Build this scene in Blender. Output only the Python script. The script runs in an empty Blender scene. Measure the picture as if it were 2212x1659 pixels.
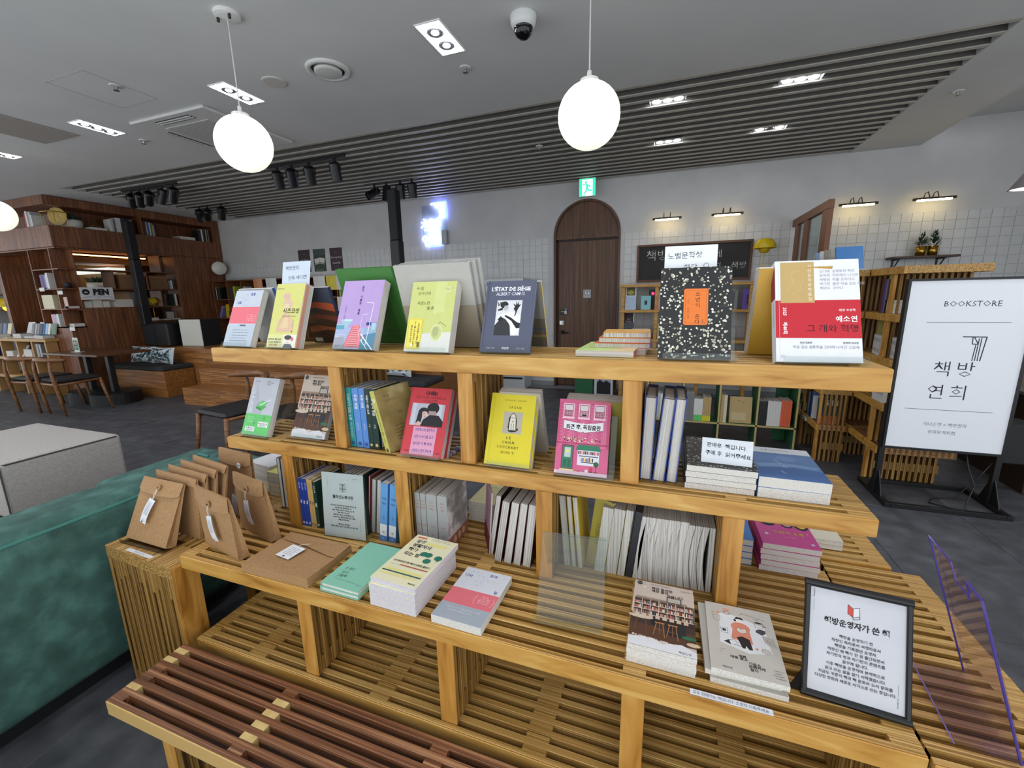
import bpy, math, random
from mathutils import Vector as V, Matrix
rnd = random.Random(7)
rad = math.radians
S = bpy.context.scene
COL = S.collection

# ---------------------------------------------------------------- camera, world, exposure
cd = bpy.data.cameras.new('camera')
cam = bpy.data.objects.new('camera', cd)
COL.objects.link(cam)
cd.sensor_width = 36.0
cd.lens = 921.4 / 2212 * 36.0
cd.clip_start = 0.02
cam.matrix_world = Matrix(((0.940782, -0.050494, 0.33523, 0), (0.338437, 0.19746, -0.920038, 0), (-0.019738, 0.97901, 0.202856, 1.41), (0, 0, 0, 1)))
S.camera = cam
S.view_settings.view_transform = 'Standard'
S.view_settings.look = 'None'
S.view_settings.exposure = 0.22
S.view_settings.gamma = 1.0
S.view_settings.use_curve_mapping = False
S.cycles.use_denoising = True
S.cycles.max_bounces = 8
S.cycles.diffuse_bounces = 5
S.cycles.glossy_bounces = 4
S.cycles.transparent_max_bounces = 16
S.cycles.sample_clamp_indirect = 6.0
S.cycles.caustics_reflective = False
S.cycles.caustics_refractive = False
wd = bpy.data.worlds.new('world')
S.world = wd
wd.use_nodes = True
wd.node_tree.nodes['Background'].inputs[0].default_value = (0.9, 0.95, 1.0, 1)
wd.node_tree.nodes['Background'].inputs[1].default_value = 1.4
DOWN = 60.0      # recessed panel lamps
GLOBE = 0.72     # pendant globes
SPOT = 60.0      # small lamps between the slats

# ---------------------------------------------------------------- materials
def lin(h):
    h = h.lstrip('#')
    o = []
    for i in (0, 2, 4):
        c = int(h[i:i+2], 16) / 255
        o.append(c / 12.92 if c <= 0.04045 else ((c + 0.055) / 1.055) ** 2.4)
    return (*o, 1.0)

MATS = {}
def base(name):
    m = bpy.data.materials.new(name)
    m.use_nodes = True
    nt = m.node_tree
    return m, nt, nt.nodes['Principled BSDF']

def C(h, rough=0.55, metal=0.0):
    """plain coloured material, very slightly mottled"""
    k = ('c', h, rough, metal)
    if k not in MATS:
        m, nt, p = base('colour_' + h.strip('#'))
        p.inputs['Roughness'].default_value = rough
        p.inputs['Metallic'].default_value = metal
        c = lin(h)
        n = nt.nodes.new('ShaderNodeTexNoise'); n.inputs['Scale'].default_value = 30
        t = nt.nodes.new('ShaderNodeTexCoord')
        mx = nt.nodes.new('ShaderNodeMix'); mx.data_type = 'RGBA'
        nt.links.new(t.outputs['Object'], n.inputs['Vector'])
        nt.links.new(n.outputs['Fac'], mx.inputs['Factor'])
        mx.inputs[6].default_value = (c[0]*0.95, c[1]*0.95, c[2]*0.95, 1)
        mx.inputs[7].default_value = (min(1, c[0]*1.04), min(1, c[1]*1.04), min(1, c[2]*1.04), 1)
        nt.links.new(mx.outputs[2], p.inputs['Base Color'])
        MATS[k] = m
    return MATS[k]

def E(h, strength, shade=None):
    k = ('e', h, strength)
    if k not in MATS:
        m, nt, p = base('glow_' + h.strip('#'))
        p.inputs['Base Color'].default_value = lin(shade or h)
        p.inputs['Emission Color'].default_value = lin(h)
        p.inputs['Emission Strength'].default_value = strength
        MATS[k] = m
    return MATS[k]

def noise_mat(name, stops, scale=(1, 1, 1), nscale=5, detail=4, rough=0.5, bump=0.0, coord='Object', dist=0.0, rand=True, bscale=None):
    """colour ramp over a stretched noise in the object's own coordinates, shifted per object"""
    if name in MATS: return MATS[name]
    m, nt, p = base(name)
    L = nt.links.new
    t = nt.nodes.new('ShaderNodeTexCoord')
    mp = nt.nodes.new('ShaderNodeMapping'); mp.inputs['Scale'].default_value = scale
    L(t.outputs[coord], mp.inputs['Vector'])
    src = mp.outputs['Vector']
    if rand:
        oi = nt.nodes.new('ShaderNodeObjectInfo')
        ml = nt.nodes.new('ShaderNodeMath'); ml.operation = 'MULTIPLY'; ml.inputs[1].default_value = 37.0
        L(oi.outputs['Random'], ml.inputs[0])
        ad = nt.nodes.new('ShaderNodeVectorMath'); ad.operation = 'ADD'
        L(src, ad.inputs[0]); L(ml.outputs[0], ad.inputs[1])
        src = ad.outputs[0]
    n = nt.nodes.new('ShaderNodeTexNoise')
    n.inputs['Scale'].default_value = nscale; n.inputs['Detail'].default_value = detail
    n.inputs['Distortion'].default_value = dist
    L(src, n.inputs['Vector'])
    r = nt.nodes.new('ShaderNodeValToRGB')
    e = r.color_ramp.elements
    e[0].position, e[0].color = stops[0][0], lin(stops[0][1])
    e[1].position, e[1].color = stops[-1][0], lin(stops[-1][1])
    for a, h in stops[1:-1]:
        q = e.new(a); q.color = lin(h)
    L(n.outputs['Fac'], r.inputs['Fac'])
    L(r.outputs['Color'], p.inputs['Base Color'])
    p.inputs['Roughness'].default_value = rough
    if bump:
        b = nt.nodes.new('ShaderNodeBump'); b.inputs['Strength'].default_value = bump
        b.inputs['Distance'].default_value = 0.002
        h = n
        if bscale:
            h = nt.nodes.new('ShaderNodeTexNoise'); h.inputs['Scale'].default_value = bscale
            L(src, h.inputs['Vector'])
        L(h.outputs['Fac'], b.inputs['Height']); L(b.outputs['Normal'], p.inputs['Normal'])
    MATS[name] = m
    return m

def clear(name, tint, gloss=0.10, edge=1.0):
    """thin clear plastic: straight through, with a mirror sheen that grows at grazing angles"""
    if name in MATS: return MATS[name]
    m = bpy.data.materials.new(name); m.use_nodes = True
    nt = m.node_tree; nt.nodes.clear(); L = nt.links.new
    o = nt.nodes.new('ShaderNodeOutputMaterial')
    tr = nt.nodes.new('ShaderNodeBsdfTransparent'); tr.inputs[0].default_value = lin(tint)
    gl = nt.nodes.new('ShaderNodeBsdfGlossy'); gl.inputs['Roughness'].default_value = 0.03
    gl.inputs[0].default_value = (1, 1, 1, 1)
    fr = nt.nodes.new('ShaderNodeLayerWeight'); fr.inputs[0].default_value = 0.5
    pw = nt.nodes.new('ShaderNodeMath'); pw.operation = 'POWER'; pw.inputs[1].default_value = 5.0
    L(fr.outputs['Facing'], pw.inputs[0])
    ml = nt.nodes.new('ShaderNodeMath'); ml.operation = 'MULTIPLY_ADD'; ml.use_clamp = True
    ml.inputs[1].default_value = 0.7 * edge; ml.inputs[2].default_value = gloss * 0.3
    mx = nt.nodes.new('ShaderNodeMixShader')
    L(pw.outputs[0], ml.inputs[0]); L(ml.outputs[0], mx.inputs[0])
    L(tr.outputs[0], mx.inputs[1]); L(gl.outputs[0], mx.inputs[2]); L(mx.outputs[0], o.inputs[0])
    MATS[name] = m
    return m

def pine():
    return noise_mat('pine_board', [(0.30, '#9c6a25'), (0.45, '#bd8a3e'), (0.60, '#c99a4c'), (0.75, '#d8ad63')], (1.2, 9, 9), 3.0, 5, 0.42, 0.15, dist=1.2)
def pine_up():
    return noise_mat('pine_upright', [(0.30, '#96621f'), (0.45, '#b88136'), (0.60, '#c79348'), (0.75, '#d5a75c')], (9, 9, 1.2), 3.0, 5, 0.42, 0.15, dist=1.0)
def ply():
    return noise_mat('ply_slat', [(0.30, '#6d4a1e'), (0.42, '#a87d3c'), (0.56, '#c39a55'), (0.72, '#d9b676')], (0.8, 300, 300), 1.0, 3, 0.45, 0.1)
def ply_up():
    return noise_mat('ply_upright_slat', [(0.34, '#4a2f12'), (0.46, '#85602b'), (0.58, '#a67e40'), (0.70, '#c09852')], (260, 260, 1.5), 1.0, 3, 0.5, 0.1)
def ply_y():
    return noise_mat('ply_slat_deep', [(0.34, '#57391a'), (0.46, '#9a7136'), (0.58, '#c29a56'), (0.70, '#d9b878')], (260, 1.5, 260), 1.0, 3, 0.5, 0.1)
def teak():
    return noise_mat('dark_stained_slat', [(0.30, '#4a2c1a'), (0.46, '#76492d'), (0.58, '#946544'), (0.74, '#bb8f66')], (2.0, 150, 150), 1.0, 4, 0.38, 0.12)
def walnut():
    return noise_mat('walnut_veneer', [(0.30, '#50301d'), (0.48, '#6e4328'), (0.62, '#875534'), (0.78, '#9a6640')], (22, 22, 0.9), 2.2, 5, 0.42, 0.05, rand=False)
def door_wood():
    return noise_mat('door_veneer', [(0.30, '#3f281a'), (0.48, '#5b3c28'), (0.62, '#6c4a32'), (0.78, '#7c573c')], (30, 30, 0.8), 2.0, 5, 0.45, 0.05, rand=False)
def oak():
    return noise_mat('warm_oak', [(0.30, '#6d4322'), (0.48, '#93602f'), (0.62, '#ab743d'), (0.78, '#bd8850')], (1.2, 30, 30), 2.2, 5, 0.4, 0.05)
def chairwood():
    return noise_mat('chair_wood', [(0.30, '#5a3a22'), (0.5, '#7e5431'), (0.75, '#99693f')], (4, 4, 20), 3, 4, 0.35)
def pages():
    return noise_mat('page_edges', [(0.35, '#b9b4ab'), (0.5, '#d6d2ca'), (0.65, '#e9e6df')], (2, 2, 2), 400, 2, 0.8)
def pages_u():
    """edges of upright page blocks: fine lines across the thickness"""
    return noise_mat('page_edges_upright', [(0.35, '#aca79f'), (0.5, '#cfcbc4'), (0.68, '#e4e1dc')], (1, 900, 1), 1.0, 2, 0.8)
def pages_x():
    return noise_mat('page_edges_spread', [(0.35, '#a19c95'), (0.5, '#cbc7c0'), (0.68, '#e2dfd9')], (700, 1, 1), 1.0, 2, 0.8)
def kraft():
    return noise_mat('kraft_paper', [(0.3, '#9d774e'), (0.5, '#a68056'), (0.7, '#af895e')], (1, 1, 1), 160, 4, 0.75, 0.06)
def teal_top(): return fabric('teal_velvet', '#2f6258', '#4d8c80')
def fabric(name, a, b, sc=40):
    return noise_mat(name, [(0.3, a), (0.7, b)], (1, 1, 1), sc, 6, 0.9, 0.3, bscale=500)
BLACK = lambda: C('#17171a', 0.45)
ACRYL = lambda: clear('clear_acrylic', '#f4f7f6')

# ---------------------------------------------------------------- mesh builder
class B:
    def __init__(s):
        s.v = []; s.f = []; s.k = []; s.m = []
    def mi(s, m):
        if m not in s.m: s.m.append(m)
        return s.m.index(m)
    def add(s, vs, fs, m):
        o = len(s.v); i = s.mi(m)
        s.v += [tuple(q) for q in vs]
        for f in fs:
            s.f.append([o + j for j in f]); s.k.append(i)
        return s
    def box(s, a, b, m, M=None):
        x0, y0, z0 = a; x1, y1, z1 = b
        vs = [V(q) for q in ((x0,y0,z0),(x1,y0,z0),(x1,y1,z0),(x0,y1,z0),(x0,y0,z1),(x1,y0,z1),(x1,y1,z1),(x0,y1,z1))]
        if M: vs = [M @ q for q in vs]
        return s.add(vs, [(0,3,2,1),(4,5,6,7),(0,1,5,4),(1,2,6,5),(2,3,7,6),(3,0,4,7)], m)
    def cbox(s, a, b, m, c=0.003, M=None):
        """box with chamfered edges"""
        vs = []
        for sz in (0, 1):
            for sy in (0, 1):
                for sx in (0, 1):
                    p = [(a, b)[sx][0], (a, b)[sy][1], (a, b)[sz][2]]
                    d = [c if q == 0 else -c for q in (sx, sy, sz)]
                    for ax in range(3):
                        w = list(p)
                        for k in range(3):
                            if k != ax: w[k] += d[k]
                        vs.append(V(w))
        if M: vs = [M @ q for q in vs]
        g = lambda x, y, z, ax: (z*4 + y*2 + x)*3 + ax
        fs = []
        for ax in range(3):
            o1, o2 = (ax+1) % 3, (ax+2) % 3
            for sd in (0, 1):
                q = []
                for u, w in ((0,0),(1,0),(1,1),(0,1)):
                    e = [0,0,0]; e[ax] = sd; e[o1] = u; e[o2] = w
                    q.append(g(*e, ax))
                fs.append(q if sd else q[::-1])
            for u in (0, 1):
                for w in (0, 1):
                    e0 = [0,0,0]; e0[ax] = 0; e0[o1] = u; e0[o2] = w
                    e1 = list(e0); e1[ax] = 1
                    q = [g(*e0, o1), g(*e1, o1), g(*e1, o2), g(*e0, o2)]
                    fs.append(q if u == w else q[::-1])
        for z in (0, 1):
            for y in (0, 1):
                for x in (0, 1):
                    q = [g(x,y,z,0), g(x,y,z,1), g(x,y,z,2)]
                    fs.append(q if (x+y+z) % 2 == 1 else q[::-1])
        return s.add(vs, fs, m)
    def prism(s, pts, z0, z1, m, M=None, side=None):
        """2D outline in xy (counter-clockwise) pulled from z0 to z1"""
        n = len(pts)
        vs = [V((x, y, z0)) for x, y in pts] + [V((x, y, z1)) for x, y in pts]
        if M: vs = [M @ q for q in vs]
        s.add(vs, [list(range(n))[::-1], list(range(n, 2*n))], m)
        return s.add(vs, [(i, (i+1) % n, n + (i+1) % n, n + i) for i in range(n)], side or m)
    def poly(s, pts, m):
        return s.add(pts, [list(range(len(pts)))], m)
    def cyl(s, p0, p1, r0, r1=None, m=None, n=16, caps=True):
        r1 = r0 if r1 is None else r1
        p0, p1 = V(p0), V(p1)
        d = (p1 - p0).normalized()
        u = d.orthogonal().normalized(); w = d.cross(u)
        vs = []
        for p, r in ((p0, r0), (p1, r1)):
            vs += [p + (u*math.cos(2*math.pi*i/n) + w*math.sin(2*math.pi*i/n))*r for i in range(n)]
        s.add(vs, [(i, (i+1) % n, n+(i+1) % n, n+i) for i in range(n)], m)
        if caps: s.add(vs, [list(range(n))[::-1], list(range(n, 2*n))], m)
        return s
    def tube(s, pts, r, m, n=8, closed=False):
        pts = [V(p) for p in pts]; k = len(pts); rings = []
        u = None
        for i, p in enumerate(pts):
            a = pts[i-1] if (i or closed) else p; b = pts[(i+1) % k] if (i < k-1 or closed) else p
            d = (b - a).normalized()
            u = d.orthogonal().normalized() if u is None else (u - d*u.dot(d)).normalized()
            w = d.cross(u)
            rr = r[i] if isinstance(r, (list, tuple)) else r
            rings.append([p + (u*math.cos(2*math.pi*j/n) + w*math.sin(2*math.pi*j/n))*rr for j in range(n)])
        vs = [q for R in rings for q in R]; fs = []
        for i in range(k if closed else k-1):
            a, b = i*n, ((i+1) % k)*n
            fs += [(a+j, a+(j+1) % n, b+(j+1) % n, b+j) for j in range(n)]
        if not closed: fs += [list(range(n))[::-1], list(range((k-1)*n, k*n))]
        return s.add(vs, fs, m)
    def lathe(s, prof, m, M=None, n=24, cap=True):
        vs = []; k = len(prof)
        for r, z in prof:
            vs += [V((r*math.cos(2*math.pi*i/n), r*math.sin(2*math.pi*i/n), z)) for i in range(n)]
        if M: vs = [M @ q for q in vs]
        fs = [(a*n+i, a*n+(i+1) % n, (a+1)*n+(i+1) % n, (a+1)*n+i) for a in range(k-1) for i in range(n)]
        if cap: fs += [list(range(n))[::-1], list(range((k-1)*n, k*n))]
        return s.add(vs, fs, m)
    def mesh(s, name, smooth=False):
        me = bpy.data.meshes.new(name)
        me.from_pydata(s.v, [], s.f)
        for m in s.m: me.materials.append(m)
        me.polygons.foreach_set('material_index', s.k)
        if smooth: me.polygons.foreach_set('use_smooth', [True]*len(s.f))
        me.update()
        return me
    def obj(s, name, parent=None, smooth=False, label=None, world=True, M=None):
        """links the mesh; with a parent its world coordinates are turned into the parent's space"""
        inv = WM[parent].inverted() if (parent and world) else None
        if inv: s.v = [tuple(inv @ V(q)) for q in s.v]
        o = bpy.data.objects.new(name, s.mesh(name, smooth))
        COL.objects.link(o)
        if parent: o.parent = parent
        WM[o] = (WM[parent] if parent else Matrix()).copy()
        if M is not None:
            o.matrix_basis = M; WM[o] = WM[o] @ M
        if label: o['label'] = label
        return o

WM = {}
def T(x=0, y=0, z=0): return Matrix.Translation((x, y, z))
def RX(a): return Matrix.Rotation(rad(a), 4, 'X')
def RY(a): return Matrix.Rotation(rad(a), 4, 'Y')
def RZ(a): return Matrix.Rotation(rad(a), 4, 'Z')

def tag(o, label, cat, group=None, kind=None):
    o['label'] = label; o['category'] = cat
    if group: o['group'] = group
    if kind: o['kind'] = kind
    return o
def thing(name, label, cat, M=None, group=None):
    o = bpy.data.objects.new(name, None); COL.objects.link(o)
    o.empty_display_size = 0.05
    M = M if isinstance(M, Matrix) else T(*(M or (0, 0, 0)))
    o.matrix_world = M; WM[o] = M.copy()
    return tag(o, label, cat, group)
def struct(o):
    o['kind'] = 'structure'; return o
def inst(me, name, parent, M, label=None):
    """another object on the same mesh data"""
    o = bpy.data.objects.new(name, me); COL.objects.link(o)
    if parent: o.parent = parent
    o.matrix_basis = M; WM[o] = (WM[parent] if parent else Matrix()) @ M
    if label: o['label'] = label
    return o

# ---------------------------------------------------------------- print: flat shapes and lettering
TXT = {}
def glyphs(s, bold=0.0):
    k = (s, bold)
    if k not in TXT:
        c = bpy.data.curves.new('text', 'FONT'); c.body = s; c.size = 1.0; c.resolution_u = 1
        c.offset = bold; c.space_line = 1.0
        o = bpy.data.objects.new('text', c)
        me = bpy.data.meshes.new_from_object(o)
        vs = [q.co.copy() for q in me.vertices]; fs = [list(p.vertices) for p in me.polygons]
        bpy.data.objects.remove(o); bpy.data.meshes.remove(me); bpy.data.curves.remove(c)
        xs = [q.x for q in vs] or [0]; ys = [q.y for q in vs] or [0]
        TXT[k] = (vs, fs, min(xs), max(xs), min(ys), max(ys))
    return TXT[k]

def text(b, s, M, size, m, align='c', bold=0.0, width=None, spin=0.0, sq=1.0):
    """lettering laid on the xy plane of M; size is the letter height in metres, width caps the line"""
    vs, fs, x0, x1, y0, y1 = glyphs(s, bold)
    if not vs: return
    k = size; kx = k * sq
    if width and (x1 - x0) * kx > width: kx = width / (x1 - x0)
    ox = {'l': x0, 'c': (x0 + x1) / 2, 'r': x1}[align]
    Q = M @ RZ(spin)
    b.add([Q @ V(((q.x - ox) * kx, (q.y - 0.38) * k, 0)) for q in vs], fs, m)

def art(b, M, w, h, items, step=0.00012):
    """flat print on the xy plane of M, u and v run 0..1 over w x h. Later items lie a hair above earlier ones"""
    step = min(step, 0.0009 / max(1, len(items))); z = 0.00008 + step
    for it in items:
        t = it[0]; Q = M @ T(0, 0, z); z += step
        P = lambda u, v: Q @ V((u*w, v*h, 0))
        if t == 'r':
            _, u0, v0, u1, v1, c = it
            b.poly([P(u0, v0), P(u1, v0), P(u1, v1), P(u0, v1)], C(c))
        elif t == 'p':
            b.poly([P(u, v) for u, v in it[1]], C(it[2]))
        elif t == 'o':      # ellipse u v ru rv(in h) colour
            _, u, v, ru, rv, c = it
            n = 14
            b.poly([P(u + ru*math.cos(2*math.pi*i/n), v + rv*math.sin(2*math.pi*i/n)) for i in range(n)], C(c))
        elif t == 'l':      # line: points, width in metres, colour
            pts = [V((u*w, v*h, 0)) for u, v in it[1]]
            for a, d in zip(pts, pts[1:]):
                e = (d - a)
                if e.length < 1e-9: continue
                e.normalize(); n_ = V((-e.y, e.x, 0)) * it[2] / 2; x_ = e * it[2] * 0.3
                b.poly([Q @ q for q in (a - n_ - x_, d - n_ + x_, d + n_ + x_, a + n_ - x_)], C(it[3]))
        elif t == 't':      # text: string, u, v, size(m), colour, align, bold, spin
            _, s_, u, v, size, c, *r = it
            al = r[0] if r else 'c'; bo = r[1] if len(r) > 1 else 0.0; sp = r[2] if len(r) > 2 else 0.0
            wd_ = r[3] if len(r) > 3 else None
            text(b, s_, Q @ T(u*w, v*h, 0), size, C(c), al, bo, wd_, sp)
        elif t == 'tv':     # vertical text, one syllable under the other
            _, s_, u, v, size, c, *r = it
            for i, ch in enumerate(s_):
                if ch != ' ': text(b, ch, Q @ T(u*w, v*h - i*size*(r[0] if r else 1.1), 0), size, C(c), 'c', r[1] if len(r) > 1 else 0.0)

def squig(u0, u1, v, n, amp, r=None):
    r = r or rnd
    return [(u0 + (u1-u0)*i/n, v + r.uniform(-amp, amp)) for i in range(n+1)]

# face planes of a book-like block (front looks along -y)
def front(M): return M @ Matrix(((1,0,0,0),(0,0,-1,0),(0,1,0,0),(0,0,0,1)))
def rear(M, w, t): return M @ Matrix(((-1,0,0,w),(0,0,1,t),(0,1,0,0),(0,0,0,1)))
def left(M, t): return M @ Matrix(((0,0,-1,0),(-1,0,0,t),(0,1,0,0),(0,0,0,1)))

def book(name, label, M, w, h, t, cover, items=(), spine=None, back=None, hard=False, pg=None, cat='book', group=None,
         spine_items=(), back_items=(), flip=False, band=None):
    """a book in its own frame: width x, thickness y (front cover at y = 0), height z. flip puts the spine at x = w"""
    root = thing(name, label, cat, M, group)
    c = C(cover, 0.4); cs = C(spine or cover, 0.4); cb = C(back or cover, 0.4)
    k = 0.0022 if hard else 0.0006
    i = 0.003 if hard else 0.0
    b = B()
    b.box((0, 0, 0), (w, k, h), c); b.box((0, t-k, 0), (w, t, h), cb)
    if flip: b.box((w-k, k, 0), (w, t-k, h), cs)
    else: b.box((0, k, 0), (k, t-k, h), cs)
    o = b.obj('cover', root, world=False)
    p = B()
    p.box((i if flip else k, k, i), (w-k if flip else w-i, t-k, h-i), pg or pages_u())
    p.obj('page_block', root, world=False)
    if items or spine_items or back_items or band:
        a = B()
        if items: art(a, front(Matrix()), w, h, items)
        if spine_items: art(a, left(Matrix(), t), t, h, spine_items)
        if back_items: art(a, rear(Matrix(), w, t), w, h, back_items)
        if a.f: a.obj('cover_print', root, world=False)
        if band:       # paper band wrapped round the lower part: height, colour, print
            bh, bc, bi = band
            a = B(); e = 0.0007
            a.box((-e, -e, 0.0), (w, 0, bh*h), C(bc, 0.5)); a.box((-e, t, 0.0), (w, t+e, bh*h), C(bc, 0.5))
            a.box((-e, 0, 0.0), (0, t, bh*h), C(bc, 0.5))
            art(a, front(T(0, -e, 0)), w, bh*h, bi)
            a.obj('paper_band', root, world=False)
    return root

def plain_book(name, label, M, w, h, t, cover, group=None, spine=None, pg=None, edge='r', cat='book'):
    """small or half hidden book as one mesh: cover boards plus page block. edge: side of the fore-edge (r, l) or 'f' with the
    fore-edge to the front"""
    c = C(cover, 0.45); cs = C(spine or cover, 0.45); k = 0.0012; p = pg or pages_x()
    b = B()
    if edge in 'rl':
        b.box((0, 0, 0), (w, k, h), c); b.box((0, t-k, 0), (w, t, h), c)
        if edge == 'r': b.box((0, k, 0), (k, t-k, h), cs); b.box((k, k, 0.001), (w-0.001, t-k, h-0.001), p)
        else: b.box((w-k, k, 0), (w, t-k, h), cs); b.box((0.001, k, 0.001), (w-k, t-k, h-0.001), p)
    elif edge == 's':    # seen spine first: thickness along x, spine at y = 0
        b.box((0, 0, 0), (t, k, h), cs); b.box((0, k, 0), (k, w, h), c); b.box((t-k, k, 0), (t, w, h), c)
        b.box((k, k, 0.001), (t-k, w-0.001, h-0.001), p)
    else:                # fore-edge first
        b.box((0, w-k, 0), (t, w, h), cs); b.box((0, 0, 0), (k, w-k, h), c); b.box((t-k, 0, 0), (t, w-k, h), c)
        b.box((k, 0.001, 0.001), (t-k, w-k, h-0.001), p)
    o = b.obj(name, None, M=M)
    return tag(o, label, cat, group)

def lean(x, y, z, yaw=0.0, tilt=0.0): return T(x, y, z) @ RZ(yaw) @ RX(-tilt)
def flat(x, y, z, t, yaw=0.0):
    """book lying on its back, front cover up, lower left corner at x y, resting on z"""
    return T(x, y, z + t) @ RZ(yaw) @ RX(-90)
ORD = ['first', 'second', 'third', 'fourth', 'fifth', 'sixth', 'seventh', 'eighth', 'ninth', 'tenth', 'eleventh', 'twelfth', 'thirteenth', 'fourteenth', 'fifteenth', 'sixteenth', 'seventeenth', 'eighteenth', 'nineteenth', 'twentieth']
# ================================================================ the room
YW = 6.44; XL = -13.5; XR = 4.6; YF = -1.3; ZC = 2.96
PAINT = noise_mat('wall_paint', [(0.3, '#c3c3c3'), (0.7, '#cdcdcc')], (1,1,1), 3, 3, 0.85, 0.06, rand=False, bscale=300)
CEIL = noise_mat('ceiling_paint', [(0.3, '#cfcfcf'), (0.7, '#d6d6d5')], (1,1,1), 2, 3, 0.9, 0.04, rand=False, bscale=250)
GROUT = C('#8f9092', 0.9)
TILE = noise_mat('floor_tile_stone', [(0.30, '#3b3c3f'), (0.5, '#4b4c50'), (0.7, '#5c5d61')], (1,1,1), 9, 8, 0.5, 0.12, bscale=160)
WTILE = noise_mat('wall_tile_glaze', [(0.3, '#c6c7c7'), (0.7, '#d0d1d0')], (1,1,1), 4, 2, 0.3)
b = B(); b.box((XL-0.1, 0.1, -0.12), (XR+0.1, YW+0.3, -0.004), GROUT)
floor = struct(b.obj('floor'))
b = B(); b.cbox((0.001, 0.001, -0.006), (0.599, 0.599, 0.0), TILE, 0.0012)
tm = b.mesh('floor_tile')
rest = B()
nt_ = 0
for i in range(-25, 7):
    for j in range(0, 11):
        x, y = 1.19 + 0.6*i - 0.003, 2.66 + 0.6*(j-5)
        if x < XL - 0.6 or x > XR or y > YW: continue
        if -8.6 < x < 3.6 and nt_ < 296:
            inst(tm, 'floor_tile', floor, T(x, y, 0)); nt_ += 1
        else:
            rest.cbox((x+0.001, y+0.001, -0.006), (x+0.599, y+0.599, 0), TILE, 0.0012)
o = rest.obj('floor_tile_field', floor); o['kind'] = 'stuff'

# walls: the far one carries the door opening, so it is built in pieces round the arch
AX0, AX1, AZ = -1.639, -0.676, 2.25          # arch legs and springing height
AC = (AX0 + AX1)/2; AR = (AX1 - AX0)/2
b = B()
b.box((XL, YW, 0), (AX0, YW+0.2, AZ), PAINT); b.box((AX1, YW, 0), (XR, YW+0.2, AZ), PAINT)
n = 24
arc = [(AC - AR*math.cos(math.pi*i/n), AZ + AR*math.sin(math.pi*i/n)) for i in range(n+1)]
for yy in (YW,):
    for i in range(n):
        (xa, za), (xb, zb) = arc[i], arc[i+1]
        b.add([(xa, yy, za), (xb, yy, zb), (xb, yy, 3.25), (xa, yy, 3.25)], [(0, 1, 2, 3)], PAINT)
        b.add([(xa, yy, za), (xb, yy, zb), (xb, yy+0.2, zb), (xa, yy+0.2, za)], [(3, 2, 1, 0)], PAINT)
b.box((XL, YW, AZ), (AX0, YW+0.2, 3.25), PAINT); b.box((AX1, YW, AZ), (XR, YW+0.2, 3.25), PAINT)
b.box((XL, YW+0.2, 0), (XR, YW+0.3, 3.25), PAINT)
wall_back = struct(b.obj('wall_back'))
# near side left open, floor cut short: added world light fills the room
for nm, a, c in (('wall_left', (XL-0.1, 3.4, 0), (XL, YW, 3.25)), ('wall_right', (XR, 3.4, 0), (XR+0.1, YW, 3.25))):
    b = B(); b.box(a, c, PAINT); struct(b.obj(nm))
# square white tiles on the lower part of the far wall
TP = 0.1
b = B(); b.cbox((0.0012, -0.006, 0.0012), (TP-0.0012, 0.001, TP-0.0012), WTILE, 0.0012)
wt = b.mesh('wall_tile'); rest = B(); cand = []
zt0 = 2.245
for i in range(int((XR + 8.45)/TP)):
    x = XR - 0.02 - TP*(i+1)
    if AX0 - TP < x < AX1: continue
    for j in range(22):
        z = zt0 - TP*(j+1)
        if z < 0.08: continue
        hid = (-0.44 < x < 0.90 and 1.56 < z < 2.0) or z < 1.55 or (1.2 < x < 1.85) or x < 0.9 and z < 1.6
        cand.append(((0 if not hid else 1, -x), x, z))
cand.sort()
for q, (k_, x, z) in enumerate(cand):
    if q < 296: inst(wt, 'wall_tile', wall_back, T(x, YW - 0.0005, z))
    else: rest.cbox((x+0.0012, YW-0.0065, z+0.0012), (x+TP-0.0012, YW+0.0005, z+TP-0.0012), WTILE, 0.0012)
o = rest.obj('wall_tile_field', wall_back); o['kind'] = 'stuff'
b = B(); b.box((-8.4, YW-0.012, 0), (AX0, YW, 0.075), C('#8d8f91', 0.6)); b.box((AX1, YW-0.012, 0), (XR, YW, 0.075), C('#8d8f91', 0.6))
struct(b.obj('baseboard_back'))

# ceiling: plain sheet with a recessed bay for the slats, a step up at the far right
SX0, SX1, SY0 = -7.86, 1.90, 3.76
b = B()
b.box((XL, YF, ZC), (XR, SY0, ZC+0.12), CEIL)
b.box((XL, SY0, ZC), (SX0, YW, ZC+0.12), CEIL); b.box((SX1, SY0, ZC), (2.55, YW, ZC+0.12), CEIL)
b.box((2.55, SY0, 3.19), (XR, YW, 3.3), CEIL)
b.box((2.55, SY0, ZC), (XR, SY0+0.05, 3.3), CEIL)
ceiling = struct(b.obj('ceiling'))
b = B(); b.box((SX0, SY0, ZC+0.10), (SX1, YW, ZC+0.2), C('#4b4a49', 0.9))  # dark soffit colour stands in for the shade between the slats
b.obj('bay_soffit', ceiling)
SLAT_SHADED = noise_mat('ceiling_slat_shaded_side', [(0.3, '#55524e'), (0.7, '#5d5a55')], (1,1,1), 3, 2, 0.7, rand=False)  # darker slat colour, painting in the shade on the sides
SLAT_LIT = noise_mat('ceiling_slat_lit_bottom', [(0.3, '#b1ada4'), (0.7, '#b9b5ac')], (1,1,1), 3, 2, 0.5, rand=False)  # lighter slat colour, painting in the light on the undersides
b = B(); b.box((0, -0.019, -0.079), (SX1-SX0, 0.019, 0.0), SLAT_SHADED); b.cbox((0, -0.021, -0.085), (SX1-SX0, 0.021, -0.077), SLAT_LIT, 0.002)  # thin bottom strip added to carry the lit colour
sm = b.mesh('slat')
sx0, sx1 = SX0, SX1
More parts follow.
